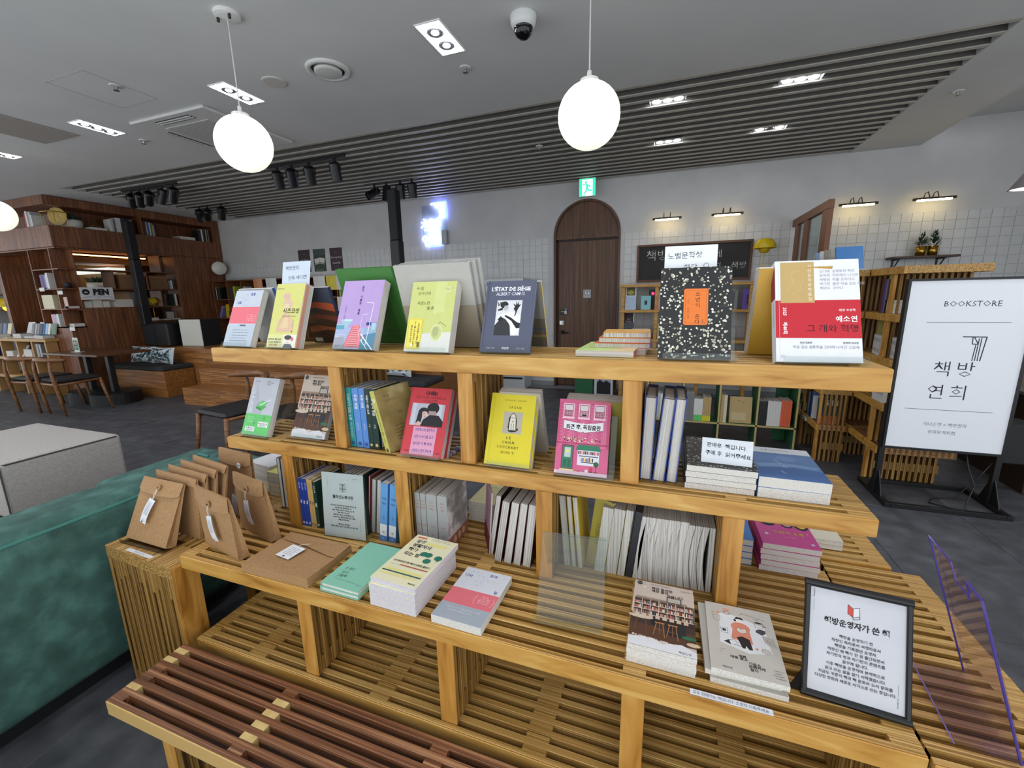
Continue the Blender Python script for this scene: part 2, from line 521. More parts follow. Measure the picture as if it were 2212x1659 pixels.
for k in range(18):
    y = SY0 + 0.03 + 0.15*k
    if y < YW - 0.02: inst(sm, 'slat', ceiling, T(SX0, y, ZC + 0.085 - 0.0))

# ceiling fittings
def panel_lamp(x, y, dx, dy, label, lamps, group, along='y'):
    t = thing('ceiling_downlight', label, 'ceiling light', (x, y, ZC), group)
    b = B(); f = 0.008
    w = E('#f4f6ff', DOWN, '#ffffff')
    b.box((x-dx/2-f, y-dy/2-f, ZC-0.006), (x+dx/2+f, y-dy/2, ZC), C('#eeeeee')); b.box((x-dx/2-f, y+dy/2, ZC-0.006), (x+dx/2+f, y+dy/2+f, ZC), C('#eeeeee'))
    b.box((x-dx/2-f, y-dy/2, ZC-0.006), (x-dx/2, y+dy/2, ZC), C('#eeeeee')); b.box((x+dx/2, y-dy/2, ZC-0.006), (x+dx/2+f, y+dy/2, ZC), C('#eeeeee'))
    b.obj('frame', t)
    b = B(); b.box((x-dx/2, y-dy/2, ZC-0.003), (x+dx/2, y+dy/2, ZC-0.001), w); b.obj('diffuser', t)
    for i in range(lamps):
        yy = y + dy*((i+0.5)/lamps - 0.5)*0.86
        b = B(); r = 0.052
        b.lathe([(r, 0), (r, -0.006), (r*0.86, -0.010), (r*0.8, -0.006), (0.02, -0.004)], C('#9fa6ad', 0.25, 0.6), T(x, yy, ZC-0.003), 20)
        b.lathe([(0.024, 0), (0.02, -0.004), (0.001, -0.006)], E('#ffffff', 14), T(x, yy, ZC-0.008), 12)
        b.obj('lamp_head', t)
DL = [(-1.39, 2.67, 2, 'recessed twin lamp nearest the dome camera'), (-3.17, 2.72, 2, 'recessed twin lamp behind the cord of the hanging globe'),
      (-4.90, 2.72, 3, 'recessed lamp beside the ceiling air conditioner'), (-6.62, 2.72, 3, 'recessed lamp cut by the left edge of the picture')]
for x, y, n_, l in DL: panel_lamp(x, y, 0.155, 0.33, l, n_, 'recessed ceiling lamps')
for x in (0.37, 2.1, -1.39, -3.17, -4.9, -6.62, -8.4):
    for y in (0.9,):
        if (x, y) == (2.1, 2.72): continue
        panel_lamp(x, y, 0.155, 0.33, 'recessed ceiling lamp above and behind the viewer', 1, 'recessed lamps over the near half')
panel_lamp(2.1, 2.72, 0.155, 0.33, 'recessed ceiling lamp to the right of the hanging globe', 2, 'recessed ceiling lamps')
panel_lamp(-10.4, 2.72, 0.155, 0.33, 'recessed ceiling lamp above the walnut counter', 2, 'recessed ceiling lamps')

for x, y, on, l in ((-0.09, 4.13, (1,1,1), 'triple spotlight between the slats right of the globe, near row'), (0.85, 4.14, (1,1,1), 'triple spotlight between the slats farthest right, near row'),
                 (-0.085, 5.17, (1,1,1), 'triple spotlight between the slats, far row beside the exit sign'), (0.845, 5.185, (1,0,1), 'triple spotlight with its middle lamp dark')):
    t = thing('slat_spotlight', l, 'spotlight', (x, y, ZC), 'triple spotlights between the slats')
    b = B(); b.box((x-0.145, y-0.05, ZC+0.012), (x+0.145, y+0.05, ZC+0.05), C('#3c3b3a'))
    for s_ in (-0.143, 0.139): b.box((x+s_, y-0.05, ZC-0.006), (x+s_+0.006, y+0.05, ZC+0.05), C('#d8d8d8'))
    b.obj('housing', t)
    for i, q in enumerate(on):
        b = B(); b.lathe([(0.038, 0), (0.034, -0.014), (0.001, -0.016)], E('#f2f5ff', SPOT) if q else C('#6c6c6c'), T(x + (i-1)*0.085, y, ZC+0.012), 16)
        b.obj('lamp', t)

def globe(x, y, z, r, label, canopy=True):
    t = thing('globe_pendant', label, 'pendant lamp', (x, y, z), 'white globe pendant lamps')
    b = B(); b.lathe([(0.001, -r)] + [(r*math.sin(math.pi*i/20), -r*math.cos(math.pi*i/20)) for i in range(1, 20)] + [(0.001, r)], E('#fbfceb', GLOBE, '#f5f4e8'), T(x, y, z), 40)
    b.obj('glass_globe', t, smooth=True)
    b = B(); b.lathe([(0.045, 0), (0.045, 0.012), (0.012, 0.018), (0.010, 0.05), (0.004, 0.055)], C('#d9dad6', 0.3), T(x, y, z+r-0.004), 20); b.obj('globe_cap', t)
    b = B(); b.cyl((x, y, z+r+0.03), (x, y, ZC), 0.0035, m=C('#cfd0cf', 0.3), n=8); b.obj('cord', t)
    b = B(); b.lathe([(0.068, 0), (0.066, -0.018), (0.05, -0.024), (0.008, -0.03)], C('#e3e3e1', 0.3), T(x, y, ZC), 24)
    for dx in (-0.04, 0.045): b.box((x+dx-0.006, y-0.03, ZC-0.045), (x+dx+0.006, y-0.02, ZC-0.022), C('#55504a', 0.3, 0.8))
    b.obj('ceiling_rose', t)
globe(-2.365, 2.03, 2.303, 0.15, 'white globe lamp hanging over the left end of the book display')
globe(-0.412, 2.305, 2.262, 0.15, 'white globe lamp hanging in front of the slatted ceiling and arched door')
globe(-6.44, 2.54, 2.305, 0.15, 'white globe lamp cut by the left edge of the picture')

t = thing('dome_camera', 'white and black dome security camera on the ceiling', 'security camera', (-0.854, 2.651, ZC))
M = T(-0.854, 2.651, ZC)
b = B(); b.lathe([(0.074, 0), (0.076, -0.01), (0.07, -0.045), (0.058, -0.062), (0.05, -0.066)], C('#d8d9d8', 0.35), M, 28); b.obj('housing', t, smooth=True)
b = B(); b.lathe([(0.055, -0.063)] + [(0.053*math.cos(a_*math.pi/2/9), -0.066-0.056*math.sin(a_*math.pi/2/9)) for a_ in range(10)], C('#08080a', 0.06), M, 28); b.obj('black_dome', t, smooth=True)
t = thing('round_air_vent', 'round white air diffuser on the ceiling', 'air vent', (-2.285, 2.70, ZC))
M = T(-2.285, 2.70, ZC)
b = B(); b.lathe([(0.145, 0), (0.142, -0.014), (0.118, -0.02), (0.108, -0.004)], C('#d3d3d1', 0.4), M, 36, cap=False); b.obj('outer_ring', t, smooth=True)
b = B(); b.lathe([(0.112, -0.002), (0.001, -0.003)], C('#26262a', 0.8), M, 36); b.obj('dark_gap', t)
b = B(); b.lathe([(0.092, -0.004), (0.09, -0.022), (0.07, -0.027), (0.001, -0.028)], C('#cfcfcd', 0.5), M, 36); b.obj('centre_disc', t, smooth=True)
b = B(); b.lathe([(0.083, 0), (0.081, -0.007), (0.07, -0.009), (0.001, -0.009)], C('#c8c3be', 0.8), T(-2.763, 2.69, ZC), 32)
tag(b.obj('ceiling_speaker'), 'flat round speaker grille on the ceiling beside the air diffuser', 'speaker')
for x, y, z, l in ((-1.403, 3.036, ZC, 'small sprinkler head near the twin lamp and dome camera'), (-4.882, 3.072, ZC, 'small sprinkler head near the air conditioner'), (-3.856, 2.304, ZC, 'small sprinkler head beside the ceiling hatch'),
                (2.123, 4.871, ZC, 'small sprinkler head right of the slatted ceiling'), (-1.373, 4.765, ZC+0.0, 'small sprinkler head between the slats')):
    b = B(); M = T(x, y, z)
    b.lathe([(0.04, 0), (0.036, -0.006), (0.012, -0.008)], C('#d2d2d0', 0.3), M, 20); b.lathe([(0.012, -0.006), (0.008, -0.03), (0.02, -0.033), (0.001, -0.036)], C('#8a8a88', 0.3, 0.8), M, 10)
    if z == ZC and y > 4.7 and x < 0: b.cyl((x, y, z), (x, y, z+0.1), 0.012, m=C('#8a8a88', 0.3, 0.8), n=8)
    tag(b.obj('sprinkler_head'), l, 'sprinkler', 'ceiling sprinkler heads')
t = thing('ceiling_air_conditioner', 'square white ceiling air conditioner with perforated centre', 'air conditioner', (-4.05, 3.19, ZC))
cx, cy = -4.05, 3.19
W_ = C('#d6d6d4', 0.45)
b = B(); b.cbox((cx-0.46, cy-0.45, ZC-0.022), (cx+0.46, cy+0.45, ZC), W_, 0.008); b.obj('panel', t)
for (ax, ay, ux, uy) in ((cx-0.36, cy, 0, 1), (cx+0.36, cy, 0, 1), (cx, cy-0.36, 1, 0), (cx, cy+0.36, 1, 0)):
    b = B(); lx, ly = (0.21 if ux else 0.035), (0.21 if uy else 0.035)
    b.box((ax-lx, ay-ly, ZC-0.0245), (ax+lx, ay+ly, ZC-0.0222), C('#3a3a3c', 0.7)); b.obj('outlet', t)
    b = B()
    for q in (-0.5, 0.5):
        if uy: b.box((ax+q*0.03-0.009, ay-ly, ZC-0.03), (ax+q*0.03+0.004, ay+ly, ZC-0.0247), W_)
        else: b.box((ax-lx, ay+q*0.03-0.009, ZC-0.03), (ax+lx, ay+q*0.03+0.004, ZC-0.0247), W_)
    b.obj('outlet_flap', t)
b = B(); b.box((cx-0.27, cy-0.27, ZC-0.026), (cx+0.27, cy+0.27, ZC-0.0222), C('#c9c9c7')); b.obj('grille', t)
b = B()
for i in range(18):
    for j in range(18):
        b.add([(cx-0.25+0.028*i+dx+(0.014 if j % 2 else 0), cy-0.24+0.027*j+dy, ZC-0.0263) for dx, dy in ((0,0),(0.014,0.006),(0.02,0.0135),(0.005,0.009))], [(3,2,1,0)], C('#6c6c6c'))
b.obj('perforation', t)
b = B()
for p, q in (((-4.241, 2.09), (-4.237, 2.55)), ((-4.241, 2.09), (-3.81, 2.09)), ((-3.81, 2.09), (-3.81, 2.55)), ((-4.241, 2.55), (-3.81, 2.55))):
    b.box((min(p[0], q[0])-0.002, min(p[1], q[1])-0.002, ZC-0.0015), (max(p[0], q[0])+0.002, max(p[1], q[1])+0.002, ZC), C('#a9a9a8'))
b.box((-4.239, 2.092, ZC-0.001), (-3.812, 2.548, ZC), CEIL)
tag(b.obj('ceiling_hatch'), 'square access hatch flush in the white ceiling', 'hatch')
b = B(); b.cbox((-5.80, 2.02, ZC-0.012), (-5.265, 2.755, ZC), C('#a29a92', 0.9), 0.004)
tag(b.obj('ceiling_panel'), 'beige fabric panel set in the ceiling at far left', 'ceiling panel')

# arched door
DW = door_wood()
b = B()
fr = 0.03
pts_o = [(AX0, 0)] + arc + [(AX1, 0)]
arc_i = [(AC - (AR-fr)*math.cos(math.pi*i/n), AZ + (AR-fr)*math.sin(math.pi*i/n)) for i in range(n+1)]
pts_i = [(AX0+fr, 0)] + arc_i + [(AX1-fr, 0)]
for i in range(len(pts_o)-1):
    (xa, za), (xb, zb), (xc, zc), (xd, zd) = pts_o[i], pts_o[i+1], pts_i[i+1], pts_i[i]
    f0, f1 = YW-0.015, YW+0.19
    b.add([(xa,f0,za),(xb,f0,zb),(xc,f0,zc),(xd,f0,zd),(xc,f1,zc),(xd,f1,zd),(xa,f1,za),(xb,f1,zb)], [(0,1,2,3),(3,2,4,5),(0,6,7,1)], DW)
door = struct(b.obj('door_1'))
b = B(); b.prism([(x, z) for x, z in arc_i[::-1]], 0, 0.02, DW, Matrix(((1,0,0,0),(0,0,1,YW+0.03),(0,1,0,0),(0,0,0,1)))); b.box((AX0+fr, YW+0.02, AZ-0.05), (AX1-fr, YW+0.06, AZ), DW)
b.obj('arch_panel', door)
b = B(); b.cbox((AX0+fr+0.02, YW+0.07, 0.01), (AX1-fr-0.01, YW+0.115, AZ-0.05), DW, 0.002); b.obj('door_leaf', door)
b = B(); b.box((AX0+fr, YW+0.05, 0), (AX0+fr+0.02, YW+0.13, AZ-0.05), C('#2a1b12')); b.box((AX0+fr, YW+0.05, AZ-0.075), (AX1-fr, YW+0.07, AZ-0.05), C('#2a1b12')); b.obj('door_stop', door)
yl = YW + 0.07
b = B(); b.cbox((-1.555, yl-0.03, 1.115), (-1.44, yl, 1.18), C('#151517', 0.3), 0.006); b.box((-1.54, yl-0.033, 1.15), (-1.49, yl-0.03, 1.165), C('#b9a53a')); b.box((-1.487, yl-0.033, 1.118), (-1.445, yl-0.03, 1.17), C('#c9ccd0')); b.box((-1.48, yl-0.028, 1.18), (-1.445, yl-0.01, 1.205), C('#6b95b3')); b.obj('door_lock', door)
b = B(); b.cyl((-1.535, yl, 0.985), (-1.535, yl-0.035, 0.985), 0.028, 0.022, C('#c6c8ca', 0.2, 0.9), 16); b.box((-1.565, yl-0.012, 0.955), (-1.505, yl, 1.015), C('#c6c8ca', 0.2, 0.9)); b.obj('deadbolt', door)
b = B(); b.cyl((-1.52, yl, 0.84), (-1.52, yl-0.05, 0.84), 0.03, 0.02, C('#1b1612', 0.4, 0.6), 16); b.cyl((-1.52, yl-0.045, 0.84), (-1.42, yl-0.05, 0.835), 0.011, 0.008, C('#1b1612', 0.4, 0.6), 10); b.obj('door_handle', door)
b = B(); b.cbox((-1.205, yl-0.006, 1.355), (-1.09, yl, 1.475), C('#b4b4b6', 0.4), 0.004); b.obj('toilet_sign', door)
b = B(); FM = Matrix(((1,0,0,-1.205),(0,0,-1,yl-0.006),(0,1,0,1.355),(0,0,0,1)))
for ux, skirt in ((0.32, 0), (0.68, 1)):
    art(b, FM, 0.115, 0.12, [('r', 0.1, 0.3, 0.9, 0.9, '#9a9a9d')] if not skirt else [] )
    art(b, FM, 0.115, 0.12, [('o', ux, 0.78, 0.06, 0.06, '#e9e9ea'), ('p', [(ux-0.1, 0.68), (ux+0.1, 0.68), (ux+(0.13 if skirt else 0.07), 0.4), (ux-(0.13 if skirt else 0.07), 0.4)], '#e9e9ea')], 0.0005)
art(b, FM, 0.115, 0.12, [('t', 'TOILET', 0.5, 0.18, 0.012, '#e9e9ea')], 0.0005)
b.obj('pictogram', door)
b = B(); b.cyl((-1.15, yl-0.004, 1.315), (-1.15, yl, 1.315), 0.012, m=C('#2c2a28', 0.3, 0.8), n=14); b.cyl((-1.15, yl-0.005, 1.315), (-1.15, yl-0.003, 1.315), 0.006, m=C('#d0cfcc', 0.1), n=10); b.obj('peephole', door)

# exit sign, hung just in front of the wall over the arch
xm, zc_ = -1.118, 2.835
t = thing('exit_sign', 'green and white lit running figure exit sign above the arched door', 'exit sign', (xm, YW-0.2, zc_))
ye = YW - 0.22; wx = 0.115; hz = 0.118
b = B(); b.cbox((xm-wx, ye, zc_-hz), (xm+wx, ye+0.03, zc_+hz), C('#d5dad8', 0.4), 0.003); b.box((xm-0.02, ye+0.005, zc_+hz), (xm+0.02, ye+0.025, ZC), C('#cccccc')); b.obj('housing', t)
b = B(); G_ = E('#2fe0a8', 0.95); Wh = E('#d8fff4', 1.15)
FM = Matrix(((1,0,0,xm-wx+0.008),(0,0,-1,ye-0.0004),(0,1,0,zc_-hz+0.008),(0,0,0,1))); w, h = 2*wx-0.016, 2*hz-0.016
P = lambda u, v, z=0: FM @ V((u*w, v*h, z))
b.poly([P(0,0), P(1,0), P(1,1), P(0,1)], Wh)
def gp(pts): b.poly([P(u, v, 0.0006) for u, v in pts], G_)
gp([(0,0),(0.17,0),(0.17,1),(0,1)]); gp([(0.17,0),(0.17,0.04),(0.4,0.04),(0.4,0)]); gp([(0.84,0),(1,0),(1,1),(0.84,1)]); gp([(0.17,0.95),(0.84,0.95),(0.84,1),(0.17,1)])
gp([(0.42+0.07*math.cos(a), 0.78+0.065*math.sin(a)) for a in [2*math.pi*i/12 for i in range(12)]])
for q in ([(0.42,0.70),(0.56,0.62),(0.54,0.40),(0.42,0.42)], [(0.46,0.70),(0.66,0.60),(0.72,0.46),(0.66,0.45),(0.61,0.55),(0.5,0.62)], [(0.44,0.69),(0.30,0.62),(0.20,0.66),(0.22,0.71),(0.30,0.68),(0.42,0.74)],
          [(0.46,0.42),(0.56,0.44),(0.64,0.32),(0.80,0.34),(0.80,0.27),(0.60,0.25)], [(0.42,0.43),(0.51,0.42),(0.44,0.22),(0.30,0.10),(0.25,0.14),(0.36,0.25)]): gp(q)
b.obj('sign_face', t)

# neon shop sign on a clear board
t = thing('neon_sign', 'white neon shop lettering with blue glow on the far wall', 'neon sign', (-3.6, YW-0.03, 2.5))
NEON = E('#cfd9ff', 9.0); NB = E('#2a4bff', 16.0)
yn = YW - 0.045
b = B(); b.box((-3.83, yn+0.012, 2.235), (-3.375, yn+0.017, 2.85), clear('sign_board_acrylic', '#eef2f8', 0.02, 0.4)); b.obj('clear_backboard', t)
b = B()
def N(*pts): b.tube([(x, yn, z) for x, z in pts], 0.0105, NEON, 6)
N((-3.655, 2.862), (-3.42, 2.862), (-3.425, 2.64)); N((-3.46, 2.86), (-3.462, 2.645)); N((-3.50, 2.80), (-3.495, 2.645)); N((-3.60, 2.858), (-3.55, 2.80), (-3.50, 2.80), (-3.555, 2.858))
# 책
N((-3.80, 2.645), (-3.755, 2.63)); N((-3.835, 2.595), (-3.735, 2.60), (-3.785, 2.565), (-3.85, 2.52)); N((-3.785, 2.565), (-3.735, 2.515)); N((-3.70, 2.64), (-3.70, 2.50)); N((-3.665, 2.65), (-3.668, 2.47)); N((-3.70, 2.57), (-3.668, 2.57)); N((-3.79, 2.475), (-3.70, 2.472), (-3.695, 2.40))
# 방
N((-3.625, 2.64), (-3.628, 2.545), (-3.565, 2.545), (-3.562, 2.64)); N((-3.625, 2.592), (-3.563, 2.592)); N((-3.53, 2.66), (-3.532, 2.50)); N((-3.53, 2.585), (-3.495, 2.58))
N(*[(-3.585 + 0.036*math.cos(2*math.pi*i/12), 2.455 + 0.036*math.sin(2*math.pi*i/12)) for i in range(13)])
# 연
N(*[(-3.79 + 0.042*math.cos(2*math.pi*i/12), 2.345 + 0.042*math.sin(2*math.pi*i/12)) for i in range(13)])
N((-3.745, 2.365), (-3.69, 2.365)); N((-3.745, 2.325), (-3.69, 2.325)); N((-3.69, 2.40), (-3.69, 2.275)); N((-3.79, 2.285), (-3.79, 2.245), (-3.695, 2.245))
# 희
N((-3.625, 2.395), (-3.595, 2.385)); N((-3.655, 2.36), (-3.565, 2.362)); N(*[(-3.61 + 0.03*math.cos(2*math.pi*i/12), 2.315 + 0.027*math.sin(2*math.pi*i/12)) for i in range(13)]); N((-3.66, 2.268), (-3.56, 2.272)); N((-3.532, 2.41), (-3.53, 2.235))
b.obj('neon_tube', t, smooth=True)
b = B(); b.tube([(-3.40, yn+0.02, 2.88), (-3.392, yn+0.02, 2.66), (-3.40, yn+0.02, 2.64)], 0.006, NB, 6); b.tube([(-3.65, yn+0.02, 2.885), (-3.40, yn+0.02, 2.888)], 0.006, NB, 6); b.tube([(-3.86, yn+0.022, 2.62), (-3.72, yn+0.022, 2.22), (-3.50, yn+0.022, 2.22)], 0.003, NB, 6); b.obj('blue_glow_tube', t)
b = B(); b.cbox((-3.475, yn-0.02, 2.25), (-3.39, yn+0.04, 2.46), C('#b9bcc0', 0.5), 0.004); b.obj('transformer_box', t)
b = B(); b.tube([(-3.45, yn+0.03, 2.25), (-3.46, yn+0.035, 2.1), (-3.44, yn+0.035, 1.9), (-3.46, yn+0.035, 1.7)], 0.004, C('#c4c4c2'), 6); b.obj('power_cord', t)
# ================================================================ the stepped display of slatted benches
def slat_deck(root, x0, x1, y0, n, ztop, th, blocks, mat, front_mat=None, name='shelf', pitch=0.033, sw=0.0165, wide_first=0.0):
    """one deck: a front board, slats behind it along x, and spacer blocks between them"""
    part = B()
    fw = sw + wide_first
    part.cbox((x0, y0, ztop-th), (x1, y0+0.004, ztop-0.001), front_mat or pine(), 0.0015)
    part.cbox((x0, y0+0.004, ztop-th), (x1, y0+fw, ztop), mat, 0.001)
    deck = part.obj(name, root)
    b = B(); b.cbox((x0, -sw/2, -th), (x1, sw/2, 0), mat, 0.0012); me = b.mesh('slat')
    inv = WM[deck].inverted()
    for k in range(1, n):
        y = y0 + wide_first + sw/2 + pitch*k
        inst(me, 'slat', deck, inv @ T(0, y, ztop))
    b = B(); g = pitch - sw
    for (xa, xb) in blocks:
        for k in range(n-1):
            y = y0 + wide_first + sw + pitch*k
            b.box((xa, y-0.0002, ztop-th+0.001), (xb, y+g+0.0002, ztop-0.0004), mat)
    o = b.obj('spacer_block', deck); o['kind'] = 'stuff'
    return deck
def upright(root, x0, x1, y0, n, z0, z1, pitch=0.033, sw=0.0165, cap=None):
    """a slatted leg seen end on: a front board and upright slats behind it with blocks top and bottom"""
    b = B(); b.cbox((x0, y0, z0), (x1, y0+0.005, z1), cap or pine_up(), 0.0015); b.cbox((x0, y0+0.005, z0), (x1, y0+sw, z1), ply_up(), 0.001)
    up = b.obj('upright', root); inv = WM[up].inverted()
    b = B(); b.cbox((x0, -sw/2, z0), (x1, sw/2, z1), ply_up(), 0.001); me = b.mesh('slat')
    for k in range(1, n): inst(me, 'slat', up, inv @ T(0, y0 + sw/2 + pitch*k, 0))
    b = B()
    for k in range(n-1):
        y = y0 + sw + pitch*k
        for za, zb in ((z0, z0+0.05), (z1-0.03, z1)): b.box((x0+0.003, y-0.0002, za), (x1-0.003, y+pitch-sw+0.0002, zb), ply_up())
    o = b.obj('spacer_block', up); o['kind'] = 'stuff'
Z1, Z2, Z3, Z4 = 1.246, 0.92, 0.609, 0.315
TH = 0.047
disp = thing('display_shelf', 'three tiered pine and slat book display filling the middle of the picture', 'display shelf', (-0.5, 1.1, Z4))
slat_deck(disp, -1.555, 0.445, 1.08, 8, Z1, 0.05, ((-1.555, -1.51), (-1.03, -0.983), (-0.563, -0.516), (-0.097, -0.05), (0.375, 0.445)), ply(), name='top_shelf')
slat_deck(disp, -1.511, 0.452, 1.055, 8, Z2, 0.042, ((-1.511, -1.466), (-1.335, -1.28), (-0.788, -0.74), (-0.322, -0.275), (0.155, 0.2), (0.402, 0.452)), ply(), name='middle_shelf')
slat_deck(disp, -1.448, 0.466, 0.796, 17, Z3, TH, ((-1.448, -1.40), (-0.967, -0.919), (-0.51, -0.463), (-0.053, -0.005), (0.418, 0.466)), ply(), name='lower_shelf')
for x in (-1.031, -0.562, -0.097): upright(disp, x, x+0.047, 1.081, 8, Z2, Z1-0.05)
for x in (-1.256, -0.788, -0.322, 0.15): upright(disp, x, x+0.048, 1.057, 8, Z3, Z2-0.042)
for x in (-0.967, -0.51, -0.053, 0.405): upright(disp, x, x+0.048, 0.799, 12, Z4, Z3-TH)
def bench_legs(root, xs, y0, n, z1):
    for x in xs: upright(root, x, x+0.045, y0, n, 0.0, z1)
bench = thing('slatted_bench', 'pale slatted bench under the stepped display', 'bench', (-0.5, 1.1, 0))
slat_deck(bench, -1.421, 0.47, 0.783, 17, Z4, 0.046, ((-1.421, -1.38), (-1.2, -1.135), (-0.74, -0.68), (-0.285, -0.225), (0.17, 0.23), (0.42, 0.47)), ply(), front_mat=pine(), name='bench_top')
bench_legs(bench, (-1.18, -0.40, 0.40), 0.84, 14, Z4-0.046)
dark = thing('slatted_bench', 'dark stained slatted bench with pale blocks at the very front', 'bench', (-0.5, 0.65, 0))
slat_deck(dark, -1.436, 0.95, 0.541, 7, Z4, 0.046, (), teak(), front_mat=C('#c9a667', 0.45), name='bench_top')
b = B(); dk = list(dark.children)[0]
BL = [noise_mat('pale_block', [(0.3, '#c7a768'), (0.7, '#dcc083')], (1,1,1), 30, 3, 0.45), teak()]
for xa, pat in ((-1.436, (1, 0, 1, 1, 1, 0)), (-0.98, (1, 0, 0, 0, 0, 1)), (-0.50, (0, 0, 1, 0, 1, 1)), (-0.02, (1, 0, 0, 1, 0, 1)), (0.46, (0, 1, 0, 0, 1, 0)), (0.905, (0, 1, 1, 0, 1, 1))):
    for k in range(6):
        y = 0.541 + 0.0165 + 0.033*k
        q = B(); q.box((xa, y-0.0002, Z4-0.044), (xa+0.046, y+0.0167, Z4-0.0003), BL[pat[k] if xa != -1.436 else 1 - (k in (1, 4, 5))])
        q.obj('spacer_block', dk)
bench_legs(dark, (-1.25, -0.30, 0.62), 0.56, 5, Z4-0.046)
# bench with its slats running front to back, left of the display
side = thing('side_bench', 'tall slatted bench beside the green sofa holding kraft paper bags', 'bench', T(-1.853, 0.797, 0) @ RZ(-2.8))
SB = 0.566
q = B(); q.cbox((0, 0, SB-0.046), (0.0165, 0.56, SB), ply_y(), 0.001); me = q.mesh('slat')
q = B(); q.cbox((0, 0, 0), (0.0165, 0.04, SB-0.046), ply_up(), 0.001); me2 = q.mesh('slat')
for k in range(12):
    inst(me, 'slat', side, T(0.0325*k, 0, 0))
    inst(me2, 'slat', side, T(0.0325*k, 0.0, 0)); 
q = B()
for k in range(11):
    x = 0.0325*k + 0.0165
    for ya, yb in ((0, 0.10), (0.26, 0.30), (0.52, 0.56)): q.box((x-0.0002, ya, SB-0.045), (x+0.0162, yb, SB-0.0006), ply_y())
    q.box((x-0.0002, 0.002, SB-0.085 - 0.02*((k*5) % 3)), (x+0.0162, 0.038, SB-0.045), ply_up()); q.box((x-0.0002, 0.002, 0), (x+0.0162, 0.038, 0.04), ply_up())
o = q.obj('spacer_block', side, world=False); o['kind'] = 'stuff'
q = B(); q.cbox((0.3745, 0.0, 0), (0.392, 0.075, SB-0.001), pine_up(), 0.0015); q.obj('end_board', side, world=False)
for dx in (0.0, 0.37):
    q = B(); q.cbox((dx, 0.52, 0), (dx+0.0165, 0.56, SB-0.046), ply_up(), 0.001); q.obj('rear_leg', side, world=False)
# right hand benches at the height of the lower shelf
for nm, lab, x0, x1, y0, nn in (('end_bench', 'slatted bench butting against the right end of the book display', 0.472, 0.712, 0.79, 19), ('end_bench', 'slatted bench behind the right end of the book display', 0.05, 0.655, 1.418, 9), ('end_bench', 'slatted bench behind the kraft bags at the left end of the book display', -1.78, -1.455, 1.135, 11)):
    eb = thing(nm, lab, 'bench', ((x0+x1)/2, y0+0.3, 0))
    slat_deck(eb, x0, x1, y0, nn, Z3-0.002, TH, ((x1-0.05, x1), (x0, x0+(0.0 if x0 > 0.4 else 0.04))), ply(), name='bench_top')
    upright(eb, x1-0.12, x1-0.075, y0+0.05, nn-4, 0.0, Z3-0.002-TH)
    if x0 < 0.4: upright(eb, x0+0.05, x0+0.095, y0+0.05, nn-4, 0.0, Z3-0.002-TH)
    else: upright(eb, x0+0.02, x0+0.065, y0+0.05, 5, 0.0, Z3-0.002-TH)
# ================================================================ books and signs on the display
def stand(name_of, M, w, h, t, side_only=False, foot=0.13, up=0.15):
    """clear acrylic easel that carries a leaning book: back plate, ledge with a small lip, and a rear leg"""
    A = ACRYL(); k = 0.003
    b = B(); x0, x1 = w*0.06, w*0.98
    b.box((x0, t+0.0015, -0.006), (x1, t+0.0015+k, up), A, M)
    b.box((x0, -0.012, -0.006), (x1, t+0.0015, -0.003), A, M)
    b.box((x0, -0.015, -0.006), (x1, -0.012, 0.010), A, M)
    top = M @ V((0, t+0.003+k, up)); e = (M.to_3x3() @ V((1, 0, 0)))
    zb = (M @ V((0, 0, -0.006))).z
    back = V((-e.y, e.x, 0))
    p0 = top + e*x0; p1 = top + e*x1
    q0 = V((p0.x, p0.y, 0)) + back*foot*0.5; q1 = V((p1.x, p1.y, 0)) + back*foot*0.5
    zf = M.translation.z - 0.0055
    b.add([p0, p1, (q1.x, q1.y, zf), (q0.x, q0.y, zf), p0 + back*k, p1 + back*k, (q1.x + back.x*k, q1.y + back.y*k, zf), (q0.x + back.x*k, q0.y + back.y*k, zf)],
          [(0,1,2,3),(7,6,5,4),(0,3,7,4),(1,5,6,2),(0,4,5,1),(3,2,6,7)], A)
    return tag(b.obj('book_stand'), 'clear acrylic book stand holding ' + name_of, 'book stand', 'acrylic book stands')

INK = '#23232a'
def lines(u0, u1, v0, v1, n, c, sz=0.003, al='c'):
    """a block of small text lines drawn as thin dashes"""
    o = []
    for i in range(n):
        v = v0 + (v1-v0)*i/max(1, n-1); a = u0 + rnd.uniform(0, 0.05); z = u1 - rnd.uniform(0, 0.12)
        x = a
        while x < z:
            e = min(z, x + rnd.uniform(0.05, 0.13)); o.append(('l', [(x, v), (e, v)], sz*0.45, c)); x = e + 0.02
    return o
